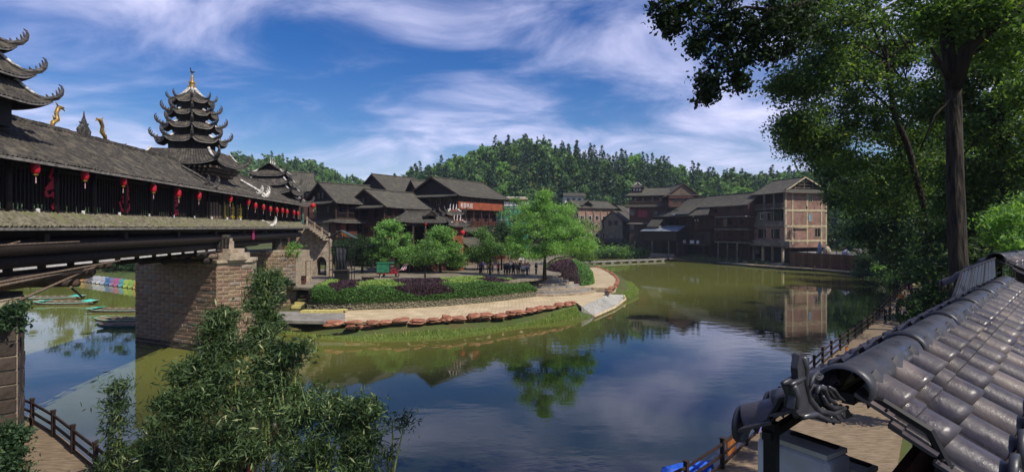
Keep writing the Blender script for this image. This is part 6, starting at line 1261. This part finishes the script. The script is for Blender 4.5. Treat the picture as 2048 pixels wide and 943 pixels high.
q = MB(); q.box((1.2,-.2,-1.5), (2.2,.05,2.0)); q.build('side_panel', REDWOOD, k1); MB().box((2.4,-.44,-1.5), (4.4,.04,1.9)).build('side_panel', M('dark_red_panel', hx('3a1c1a'), hx('241110'), scale=2), k1); MB().box((1.2,-.47,-1.0), (2.0,.03,.05)).build('red_trim', RED, k1)
# ridge-end ornament in the plane of the ridge
nK = Vector((dK.y, -dK.x, 0)); iK = Matrix.Rotation(-rzK, 3, 'Z')
def onp(px, py, off=0.):
    r_ = Vector(((px-CX)/F, 1, (HY-py)/F)); c_ = Vector((0,0,EYE)); t_ = (N0-c_).dot(nK)/r_.dot(nK); return iK @ (c_+r_*t_+nK*off-N0)
def ot(q, pts, rad, n=8, off=0.): 
    k_ = .002; q.tube([onp(x, y, off) for x, y in pts], [r_*k_ for r_ in rad], n)
q = MB()
pl = [(1592,708), (1612,714), (1611,740), (1606,757), (1612,790), (1625,812), (1650,826), (1690,815), (1700,830), (1672,842), (1640,842), (1610,835), (1592,828), (1580,815), (1583,790), (1578,768), (1590,757), (1588,735)]
pp = [onp(x, y, .015) for x, y in pl]; n_ = len(pp); nl_ = iK @ nK; q.slab(pp, .03, nl_); q.build('ornament_plate', KR, k1)
q = MB()
for pts, rad in (([(1600,712),(1606,735),(1604,760),(1612,795),(1632,820),(1662,826),(1690,812)], [9,9,8,8,8,7,5]), ([(1580,770),(1588,790),(1584,815)], [9,9,8]), ([(1600,832),(1625,826),(1648,838),(1675,842)], [7,8,6,4]), ([(1628,785),(1632,772),(1642,775),(1650,795),(1668,806)], [4,6,7,7,4]), ([(1640,790),(1648,806),(1662,814),(1682,812)], [4,6,7,3]), ([(1652,772),(1662,778),(1672,792),(1684,800)], [4,6,6,3]), ([(1655,832),(1662,845)], [6,4]), ([(1665,828),(1674,840)], [6,4]), ([(1676,824),(1682,834)], [5,4]), ([(1575,768),(1590,760),(1606,752)], [5,6,5])):
    ot(q, pts, rad, 8, .012); ot(q, pts, rad, 8, -.02)
c_ = (1622,748); ot(q, [(c_[0]+9*(1-i/14)*math.cos(i*.8), c_[1]+9*(1-i/14)*math.sin(i*.8)) for i in range(12)]+[], [4]*12, 6, .03); ot(q, [(1606,770),(1612,752),(1622,739)], [5,5,4], 6, .03)
q.build('ridge_dragon_curl', KR, k1, True)
# far kiosk up the path, with a blue corrugated side sheet
N1 = Q(1992,514,9.6); k2, rz2 = kiosk(N1, (.78,.62), 3, 2, 'second kiosk with grey tile roof higher up behind the near one', S=.9, pitch=.465, legs=5.0)
BL = M('blue_grey_sheet_plastic', hx('2e3848'), hx('222a38'), rough=.7, scale=2); i2 = Matrix.Rotation(-rz2, 3, 'Z')
c4 = [Q(1924,541,8.7), Q(1990,516,9.5), Q(1992,566,9.0), Q(1903,603,8.1)]; c4 = [i2 @ (v-N1) for v in c4]; G = []
for i in range(9):
    t_ = i/8; row = []
    for j in range(41): u = j/40; p = c4[0].lerp(c4[1], u).lerp(c4[3].lerp(c4[2], u), t_); row.append(p+Vector((0,0,.018*math.sin(j*1.57))))
    G.append(row)
MB().grid(G).build('side_sheet', BL, k2, True); q = MB()
for a_, b_ in ((0,1), (0,3), (3,2)): q.tube([c4[a_], c4[b_]], .02, 5)
for u in (.33,.7): q.tube([c4[0].lerp(c4[1], u), c4[3].lerp(c4[2], u)], .012, 5)
q.build('sheet_frame', BLACK, k2)
# freezers beside the kiosk
for px, py, Yd, w_, lab in ((1604,885,3.6,.26,'white upright freezer cabinet with dark vents under the near roof end'), (1672,920,3.9,.24,'bluish white freezer cabinet behind the kiosk post')):
    p = Q(px, py, Yd); gz = hz(p.x, p.y); o = thing('freezer', lab, 'freezer', (p.x, p.y, gz), .55); H_ = p.z-gz; q = MB(); q.box((0,0,H_/2), (w_,.5,H_-.02))
    ob = q.build('cabinet', M('freezer_white', hx('c3c6cc'), hx('a2a5ac'), rough=.35, scale=2), o); m_ = ob.modifiers.new('bevel', 'BEVEL'); m_.width = .04; m_.segments = 3
    MB().box((0,0,H_+.005), (w_*.9,.45,.03)).build('lid', WHITE, o)
    for k in range(3): MB().box((-w_*.05,-.252,H_-.12-.05*k), (w_*.6,.012,.018)).build('vent', BLACK, o)
    MB().box((w_*.2,-.05,H_+.025), (.05,.3,.02)).build('handle', BLACK, o)
# blue boats' tarpaulin at the foot of the rail
p = P(1375,944,.15); o = thing('blue_tarp_boat', 'bright blue covered boat moored below the rail at the bottom', 'boat', p, .3); q = MB(); G = []
for i in range(9):
    u = i/8*2-1; w_ = .55*(1-abs(u)**2.2)+.02; G.append([(u*1.3,-w_,.1), (u*1.25,-w_*.5,.32), (u*1.2,0,.4), (u*1.25,w_*.5,.32), (u*1.3,w_,.1)])
q.grid(G); q.build('cover', M('blue_tarp_bright', hx('2a66d8'), hx('1c48a8'), rough=.4, scale=3), o, True); q = MB(); q.grid([[(p_[0]*1.04, p_[1]*1.1, p_[2]-.2 if abs(p_[1]) < .3 else p_[2]) for p_ in r] for r in G], True); q.build('hull', WHITE, o)

# ------------------------------------------------------------------ boats under the bridge
TQ = M('turquoise_cloth', hx('4fd0b8'), hx('36a894'), rough=.6, scale=3); RIM = M('pale_green_rim', hx('a8c8b0'), hx('7fa08c'), rough=.6, scale=3); RD = M('raft_boards', hx('8d7a62'), hx('655645'), scale=2, stretch=(.6,6,1), bump=.4)
def raft(px, py, ln, wd, yaw, lab, rim=RIM, seats=(-.38,.4), dark=False):
    p = P(px, py, .12); o = thing('raft_boat', lab, 'boat', p, yaw, 'flat tour boats under the bridge'); G, E = [], []
    for i in range(13):
        u = i/12*2-1; w_ = wd/2*(1-.35*abs(u)**5); z = .22*abs(u)**4; G.append([(u*ln/2,-w_,z+.16), (u*ln/2,-w_*.9,z-.15), (u*ln/2,w_*.9,z-.15), (u*ln/2,w_,z+.16)])
    MB().grid(G).build('hull', RD if rim is RIM else rim, o); q = MB(); q.grid([[(g_[0][0], g_[0][1]*.92, g_[0][2]-.02), (g_[3][0], g_[3][1]*.92, g_[3][2]-.02)] for g_ in G], True); q.build('deck', RD, o)
    q = MB(); q.tube([g_[0] for g_ in G], .05, 5); q.tube([g_[3] for g_ in G], .05, 5); q.tube([G[0][0], G[0][3]], .05, 5); q.tube([G[-1][0], G[-1][3]], .05, 5); q.build('gunwale', rim, o)
    for k in range(5): MB().box((-ln*.25+k*ln*.12,0,.32), (.4,wd*.8,.06)).build('bench', RD, o)
    for u in seats: MB().box((u*ln,0,.32+.12*abs(u)), (1.2,wd*.86,.05), 0, ('Y', -.12 if u < 0 else .12)).build('end_cover', TQ, o)
raft(133,606,7.8,1.9,.05,'flat tour boat with turquoise end covers, nearest in the open water'); raft(105,596,8.4,1.9,.1,'flat tour boat moored behind the first one at left',seats=(.42,)); raft(240,621,7.5,1.8,-.05,'flat tour boat with one turquoise bow beside the pier',seats=(-.42,)); 
DR = M('dark_teal_hull', hx('2f5a58'), hx('1f3e40'), scale=2)
raft(250,640,6,1.7,.02,'brown decked tour boat half behind the pier',seats=()); raft(262,652,6.5,1.9,-.05,'dark tour boat in the bridge shade, closest to the pier',rim=DR,seats=())
cols = ['5fd08a','58c878','e09a3a','8a7a6a','7a7a82','d8dde2','e2e4ea','cfd6e2','3a86c8','9a8ab8','d85a9a','2ab8c8','c8d84a','9ad05a','e8b83a','6ac86a']
cn = ['mint green','grass green','orange','brown','grey','white','bright white','pale blue','blue','lilac','pink','teal','lime yellow','light green','amber','leaf green']
pa, pb = P(150,558,.1), P(290,577,.1)
for i, c in enumerate(cols):
    p = pa.lerp(pb, (i+.5)/len(cols)); o = thing('pedal_boat', cn[i]+' pedal boat in the moored row beyond the bridge', 'pedal boat', p, -.9, 'pedal boats moored beyond the bridge'); m_ = M('pedal_'+c, tuple(v*.6+.06 for v in hx(c)), rough=.4, scale=3); G = []
    for k in range(8):
        u = k/7*2-1; w_ = .75*(1-.5*max(0,-u)**3); z = .3+.35*max(0,-u)*(1+u)*2; G.append([(u*1.5,-w_,.0), (u*1.5,-w_,.35), (u*1.5,-w_*.5,.35+z*.5), (u*1.5,w_*.5,.35+z*.5), (u*1.5,w_,.35), (u*1.5,w_,0)])
    q = MB(); q.grid(G, True); q.add([G[0][k] for k in range(6)], [(0,1,2,3,4,5)]); q.add([G[-1][k] for k in range(6)], [(5,4,3,2,1,0)]); q.build('hull', m_, o, True)
    MB().box((.5,0,.9), (.15,1.2,.6), 0, ('Y', .2)).build('seat_back', m_, o); MB().box((.2,0,.62), (.6,1.2,.12)).build('seat', m_, o); MB().tube([(-.4,0,.6), (-.2,0,.95)], .03, 5).build('steering_bar', BLACK, o)
sh = thing('dock_canopy', 'pale green flat canopy on posts over the pedal boat landing', 'canopy', P(238,556,.1)+Vector((-1,5,0)), -.62); MB().box((0,0,2.9), (13,3.2,.14)).build('roof', M('canopy_green', hx('8fb8a0'), hx('6f9880'), scale=1), sh); MB().box((0,-1.6,2.75), (13,.06,.3)).build('valance', M('canopy_edge', hx('5f8a74'), scale=2), sh)
for k in range(5):
    for y in (-1.4,1.4): MB().tube([(-6+3*k,y,-.5), (-6+3*k,y,2.85)], .06, 6).build('post', WHITE, sh)
lw = thing('landing_walk', 'long dark landing stage behind the moored pedal boats', 'landing', pa+Vector((1.6,1.3,0))); MB().beam((0,0,.25), pb-pa+Vector((0,0,.25)), 1.2, .2).build('deck', DARKWOOD, lw)
for k in range(10): p = (pb-pa)*(k/9); MB().tube([p+Vector((0,0,-1)), p+Vector((0,0,.9))], .09, 5).build('pile', DARKWOOD, lw)

# ------------------------------------------------------------------ things on the plaza
p = P(684,559,PZ); fr_ = thing('draped_frame', 'black metal frame tower with a dark draped cloth on the plaza', 'frame', p, .1); w_, H_ = 1.45, 5.6
for x in (-w_, w_):
    for y in (-1,1): MB().tube([(x,y,0), (x,y,H_)], .05, 6).build('post', BLACK, fr_)
q = MB()
for z in (1.4, 2.6, 4.4, H_):
    for y in (-1,1): q.beam((-w_,y,z), (w_,y,z), .06, .06)
    for x in (-w_, w_): q.beam((x,-1,z), (x,1,z), .06, .06)
q.build('cross_bar', BLACK, fr_)
q = MB()
for y in (-1.2, 1.2): q.beam((-w_-.45,y,H_), (0,y,H_+.95), .08, .1); q.beam((w_+.45,y,H_), (0,y,H_+.95), .08, .1); q.beam((0,y,H_-.6), (0,y,H_+.9), .06, .06)
q.build('gable_frame', BLACK, fr_); q = MB(); q.slab([(-w_-.5,-1.3,H_+.0), (-w_-.5,1.3,H_), (0,1.3,H_+1.05), (0,-1.3,H_+1.05)], .05, (-.55,0,.83)); q.slab([(w_+.5,1.3,H_), (w_+.5,-1.3,H_), (0,-1.3,H_+1.05), (0,1.3,H_+1.05)], .05, (.55,0,.83)); q.build('gable_roof', M('frame_roof_sheet', hx('4a5a52'), hx('333f3a'), scale=2), fr_); MB().box((0,-1.22,H_+.35), (.55,.06,.45)).build('small_plaque', BLACKWOOD, fr_)
G = [[((-.75+1.5*j/10)*(1-.1*math.sin(i*.5)), -.3+.14*math.sin(j*2.1+i*.3)-.25*math.sin(math.pi*i/10), 1.3+3.0*i/10+.12*math.sin(j*.9)) for j in range(11)] for i in range(11)]
MB().grid(G).build('drape', M('dark_drape', hx('2a2d33'), hx('191b20'), rough=.6, scale=3), fr_, True); MB().box((0,0,.65), (1.7,1.5,1.3)).build('black_base', BLACK, fr_); MB().box((0,0,1.34), (2.0,1.7,.06)).build('base_top', GREYWALL, fr_)
# green tricycle cart
p = P(775,554,PZ); ct = thing('tricycle_cart', 'cargo tricycle with green box and red chassis on the plaza', 'tricycle', p, .08); GRN = M('cart_green', hx('2f7a58'), hx('235c42'), rough=.5, scale=2); CR = M('cart_red', hx('8a2430'), hx('641a24'), rough=.5, scale=2)
MB().box((-.55,0,1.35), (1.7,1.2,1.3)).build('cargo_box', GRN, ct); MB().box((-.3,0,2.05), (2.4,1.35,.08)).build('canopy', GRN, ct); MB().box((0,0,.6), (2.9,1.1,.22)).build('chassis', CR, ct); MB().box((.85,0,1.0), (.6,.9,.6)).build('seat', CR, ct); MB().tube([(1.2,0,.5), (1.45,0,1.25), (1.25,.3,1.35)], .04, 5).build('handlebar', BLACK, ct); MB().box((1.3,0,.75), (.25,.5,.5)).build('front_shield', CR, ct)
for x, y in ((-.75,-.62), (-.75,.62), (1.35,0)):
    wl = MB(); wl.lathe([(.3,-.06), (.33,0), (.3,.06)], n=14); wh = wl.build('wheel', BLACK, ct, True, loc=(x,y,.33), rot=(R(90),0,0)); MB().lathe([(.17,-.065), (.17,.065)], n=10).build('hub', CREAM, wh)
for x in (.95,): MB().tube([(x,-.5,1.3), (x,-.5,2.0)], .03, 5).build('canopy_post', BLACK, ct)
# bench planter, bin, posts, signs
p = P(736,562,PZ); o = thing('dark_bench', 'dark box bench with pale rim beside the hedge', 'bench', p, -.1); MB().box((0,0,.28), (1.5,.6,.5)).build('box', BLACK, o); q = MB(); q.box((0,0,.56), (1.65,.75,.07)); q.box((-.72,0,.35), (.08,.7,.7)); q.build('rim', GREYWOOD, o)
p = P(605,568,PZ); o = thing('litter_bin', 'red brown litter bin by the abutment wall', 'bin', p, .2); MB().box((0,0,.5), (.7,.5,.85)).build('body', REDWOOD, o); MB().box((0,0,1.0), (.8,.6,.08)).build('lid', BLACK, o); MB().box((0,-.26,.65), (.45,.03,.2)).build('opening', BLACK, o)
for i, (px, py, hh_) in enumerate(((616,565,2.8), (620,561,2.6))): o = thing('stone_post', ('front' if i == 0 else 'rear')+' pale square stone post beside the abutment', 'post', P(px, py, PZ)); MB().box((0,0,hh_/2), (.3,.3,hh_)).build('shaft', STONE, o); MB().box((0,0,hh_+.06), (.38,.38,.12)).build('cap', STONE, o)
o = thing('white_sign', 'white notice sign on a post under the big green tree', 'sign', P(1043,540,PZ), .1); MB().box((0,0,2.3), (.9,.06,1.2)).build('panel', WHITE, o); MB().tube([(0,.05,0), (0,.05,2.3)], .05, 6).build('post', GREYWOOD, o); MB().box((0,-.035,2.5), (.55,.01,.1)).build('dark_line', BLACK, o)
o = thing('striped_banner', 'pink and white striped banner leaning behind the cart', 'banner', P(812,546,PZ), .3)
for k in range(5): MB().slab([(-.9+.18*k,0,.5), (-.9+.18*k+.17,0,.5), (.5,0,2.4-.02*k), (.42,0,2.4-.02*k)], .03, (0,-1,0)).build('stripe', M('banner_pink', hx('c8587a'), hx('a8446a'), scale=3) if k % 2 else WHITE, o)
MB().tube([(.55,.05,0), (.5,.05,2.6)], .04, 5).build('pole', GREYWOOD, o)
# stone ramp with arch at the bridge end
c = Q(604,455,80); o = thing('stone_ramp', 'tan stone stair ramp with arch leading down from the bridge end', 'ramp', c, .12); zt = 10.7-c.z; q = MB(); zb = PZ-c.z
m_ = 80/F; prof = [(0,0), (1.2,0), (3.6,-2.0), (3.6,zb)]; arch = [(2.7+.75*math.cos(a), zb+1.6+1.2*math.sin(a)) for a in np.linspace(0, math.pi, 9)]
poly = [(-.8,.3), (.9,.3), (3.7,-1.9), (3.7,zb), (3.45,zb)] + [(x, z) for x, z in arch] + [(1.95,zb), (-.8,zb)]
q.slab([(x,0,z) for x, z in poly], 3.0, (0,-1,0)); q.build('arch_wall', STONE, o)
for k in range(8): MB().box((1.0+.36*k,-.1,.35-.29*k), (.4,3.4,.26)).build('tread', STONE, o)
for y in (-1.6-0.0,):
    q = MB(); q.beam((.6,.1,1.4), (3.9,.1,-1.0), .16, .2); q.beam((.6,.1,.9), (3.9,.1,-1.5), .1, .12); q.build('balustrade', GREYWOOD, o)
for k in range(4): MB().box((.7+1.05*k,.1,.95-.78*k), (.2,.2,1.3)).build('newel', STONE, o)

# ------------------------------------------------------------------ people
def body_mesh(pose, seed):
    rs_ = np.random.default_rng(seed); w2 = pose
    J = {'pel':(0,0,.93,.145,.105), 'waist':(0,.0,1.1,.13,.1), 'chest':(0,.01,1.3,.165,.115), 'neck':(0,.01,1.44,.055,.055), 'head':(0,.03,1.56,.085,.1), 'top':(0,.02,1.66,.075,.085)}
    st_ = w2.get('stride', 0); 
    for s_, n_ in ((1,'r'), (-1,'l')):
        J['sh'+n_] = (.17*s_,0,1.38,.065,.06); e = w2.get('arm'+n_, (.24,.02,1.1,.23,.12,.88)); J['el'+n_] = (e[0]*s_,e[1],e[2],.045,.045); J['ha'+n_] = (e[3]*s_,e[4],e[5],.035,.03); J['fi'+n_] = (e[3]*s_,e[4]+.05,e[5]-.07,.028,.02)
        J['hip'+n_] = (.085*s_,0,.86,.09,.095); J['kn'+n_] = (.095*s_,.03+st_*s_*.5,.48,.06,.065); J['an'+n_] = (.1*s_,st_*s_-.02,.09,.042,.045); J['to'+n_] = (.11*s_,st_*s_+.14,.045,.04,.03)
    E = [('pel','waist'), ('waist','chest'), ('chest','neck'), ('neck','head'), ('head','top')]
    for n_ in 'rl': E += [('chest','sh'+n_), ('sh'+n_,'el'+n_), ('el'+n_,'ha'+n_), ('ha'+n_,'fi'+n_), ('pel','hip'+n_), ('hip'+n_,'kn'+n_), ('kn'+n_,'an'+n_), ('an'+n_,'to'+n_)]
    ks = list(J); me = bpy.data.meshes.new('skeleton'); me.from_pydata([J[k][:3] for k in ks], [(ks.index(a), ks.index(b)) for a, b in E], [])
    ob = bpy.data.objects.new('skeleton', me); col.objects.link(ob); ob.modifiers.new('skin', 'SKIN'); sv = me.skin_vertices[0].data
    for i, k in enumerate(ks): sv[i].radius = J[k][3:5]; sv[i].use_root = (k == 'pel')
    sb = ob.modifiers.new('sub', 'SUBSURF'); sb.levels = 1; sb.render_levels = 1
    dg = bpy.context.evaluated_depsgraph_get(); dg.update(); m2 = bpy.data.meshes.new_from_object(ob.evaluated_get(dg)); bpy.data.objects.remove(ob); bpy.data.meshes.remove(me)
    m2.polygons.foreach_set('use_smooth', np.ones(len(m2.polygons), dtype=bool)); return m2
POSES = [{}, {'stride':.2, 'armr':(.25,-.1,1.12,.23,-.12,.9), 'arml':(.25,.12,1.12,.22,.22,.92)}, {'armr':(.25,.04,1.12,.12,.28,1.2), 'arml':(.26,.0,1.12,.27,.05,.88)}, {'armr':(.25,.1,1.15,.1,.25,1.05), 'arml':(.25,.1,1.15,.08,.26,1.05)}]
PM = [body_mesh(p_, i) for i, p_ in enumerate(POSES)]
SKIN = M('skin', hx('c09070'), hx('a87a5c'), rough=.6, scale=3); HAIR = M('black_hair', hx('17130f'), hx('0d0b09'), rough=.5, scale=4)
hairm = MB(); hairm.grid([[(.098*math.sin(R(t_))*math.cos(a), .02+.112*math.sin(R(t_))*math.sin(a)-.01, 1.6+.12*math.cos(R(t_))-(.05 if math.sin(a) < 0 else 0)*math.sin(R(t_))) for a in np.linspace(0, 6.283, 13)] for t_ in (1, 30, 60, 85, 100)]); hairm = hairm.mesh('hair', HAIR, True)
CLO = {}
def person(label, loc, yaw, pose, top, bottom, h=1.66, group=None, arms_bare=True):
    m2 = PM[pose].copy(); m2.materials.clear()
    for nm in (top, bottom): 
        if nm not in CLO: CLO[nm] = M('cloth_'+nm, hx(nm), rough=.85, scale=6)
    for m_ in (CLO[top], CLO[bottom], SKIN, BLACK): m2.materials.append(m_)
    n = len(m2.polygons); cen_ = np.empty(n*3, dtype=np.float32); m2.polygons.foreach_get('center', cen_); c_ = cen_.reshape(-1, 3); mi = np.zeros(n, dtype=np.int32)
    mi[c_[:,2] < .95] = 1; arm = np.abs(c_[:,0]) > .185; mi[(c_[:,2] < 1.36) & arm] = 0
    hand = (np.abs(c_[:,0]) > .185) & (c_[:,2] < 1.0); mi[hand] = 2; mi[c_[:,2] > 1.44] = 2; mi[c_[:,2] < .1] = 3
    m2.polygons.foreach_set('material_index', mi); o = thing('person', label, 'person', loc, yaw, group); s_ = h/1.7
    b_o = link('body', m2, o); b_o.scale = (s_*1.3,s_*1.3,s_); ho = link('hair', hairm, o); ho.scale = (s_*1.3,s_*1.3,s_)
    return o
GP = 'group of visitors on the plaza'
plz = [(960,546,'6a6a70','22242a','person in grey top at the left end of the group on the plaza',0), (966,544,'2a2a60','1e1e22','person in dark blue top second from the left on the plaza',2), (977,546,'5a4a40','26221f','person in brown top beside the red jacket on the plaza',0), (997,548,'d82030','1a1a1e','person in bright red jacket in the middle of the plaza group',3), (1008,544,'24262c','1c1c20','person in black right behind the red jacket',0), (1014,547,'1e2026','15151a','person in black top in the middle of the dark cluster',3), (1020,545,'46505a','1c1c20','person in slate top in the dark cluster',0), (1027,549,'20242a','24242a','person in charcoal in front of the dark cluster',1), (1035,547,'2a3040','1a1a20','person in navy near the right of the cluster',2), (1041,544,'2e2a2a','1c1c1c','person in dark brown behind the white shirts',0), (1046,552,'d8d8dc','3a3a40','person in white top closest to the hedge',0), (1054,550,'b8a8c0','2a2e44','person in pale lilac top at the right of the group',3), (1050,543,'3a2420','1e1a1a','person in dark red brown at the back right of the group',0), (1072,549,'1c1c1e','141416','person in black standing alone beside the big tree trunk',0)]
for i, (px, py, a_, b_, lab, ps) in enumerate(plz): person(lab, P(px, py, PZ), random.uniform(0, 6.28), ps, a_, b_, random.uniform(1.68,1.88), GP)
GW = 'visitors on the right shore walkway'
wk = [(1801,655,'8a94b0','1c1e2a','person in pale blue shirt walking nearest on the right walkway',1,3.1), (1780,641,'17171a','131316','person in black by the rail on the right walkway',0,.8), (1771,645,'1c1c20','161618','smaller person in black leaning at the rail',2,1.2), (1795,638,'26222a','1a1a1c','person in dark clothes ahead of the pale blue shirt',1,0.2), (1802,612,'b8702a','2a2a30','person in orange top further along the right walkway',0,2.5), (1822,593,'a84a5a','26262c','person in pink top beside the notice shelter',0,1), (1821,553,'c02a34','1c1c22','person in red top on the sunlit footbridge',1,3), (1806,547,'8a8a80','2a2a2c','person in grey at the far end of the footbridge',0,2)]
extra = [(963,548,'3a3f4a','1c1c20','person in dark grey behind the grey top at the left of the group',1), (985,545,'4a3a36','202024','person in brown grey left of the red jacket',2), (1011,549,'2c2c34','1a1a1e','person in dark clothes in front of the red jacket\'s neighbour',0), (1017,550,'383c40','1c1c22','person in dark green grey at the front of the dark cluster',2), (1024,544,'5a5a62','222228','person in grey at the back of the dark cluster',0), (1031,545,'1a1c22','141418','person in black at the back right of the dark cluster',3), (1038,550,'4a4e58','1e2028','person in blue grey left of the white top',0), (1057,546,'26262c','18181c','person in black behind the pale lilac top',2)]
for i, (px, py, a_, b_, lab, ps) in enumerate(extra): person(lab, P(px, py, PZ), random.uniform(0, 6.28), ps, a_, b_, random.uniform(1.68,1.88), GP)
for px, py, a_, b_, lab, ps, yw in wk: person(lab, P(px, py, .72 if px != 1821 and px != 1806 else 1.4), yw, ps, a_, b_, 1.74, GW)

# ------------------------------------------------------------------ thin air between here and the hills
hm = bpy.data.materials.new('thin_haze'); hm.use_nodes = True; nt = hm.node_tree; nt.nodes.clear(); o_ = nt.nodes.new('ShaderNodeOutputMaterial'); pv = nt.nodes.new('ShaderNodeVolumePrincipled')
pv.inputs['Color'].default_value = (.72, .82, 1, 1); pv.inputs['Density'].default_value = .00018; pv.inputs['Anisotropy'].default_value = .2; nt.links.new(pv.outputs[0], o_.inputs['Volume'])
MB().span(-3300, 3300, -500, 4300, -4, 110).build('haze', hm, None, kind='stuff')
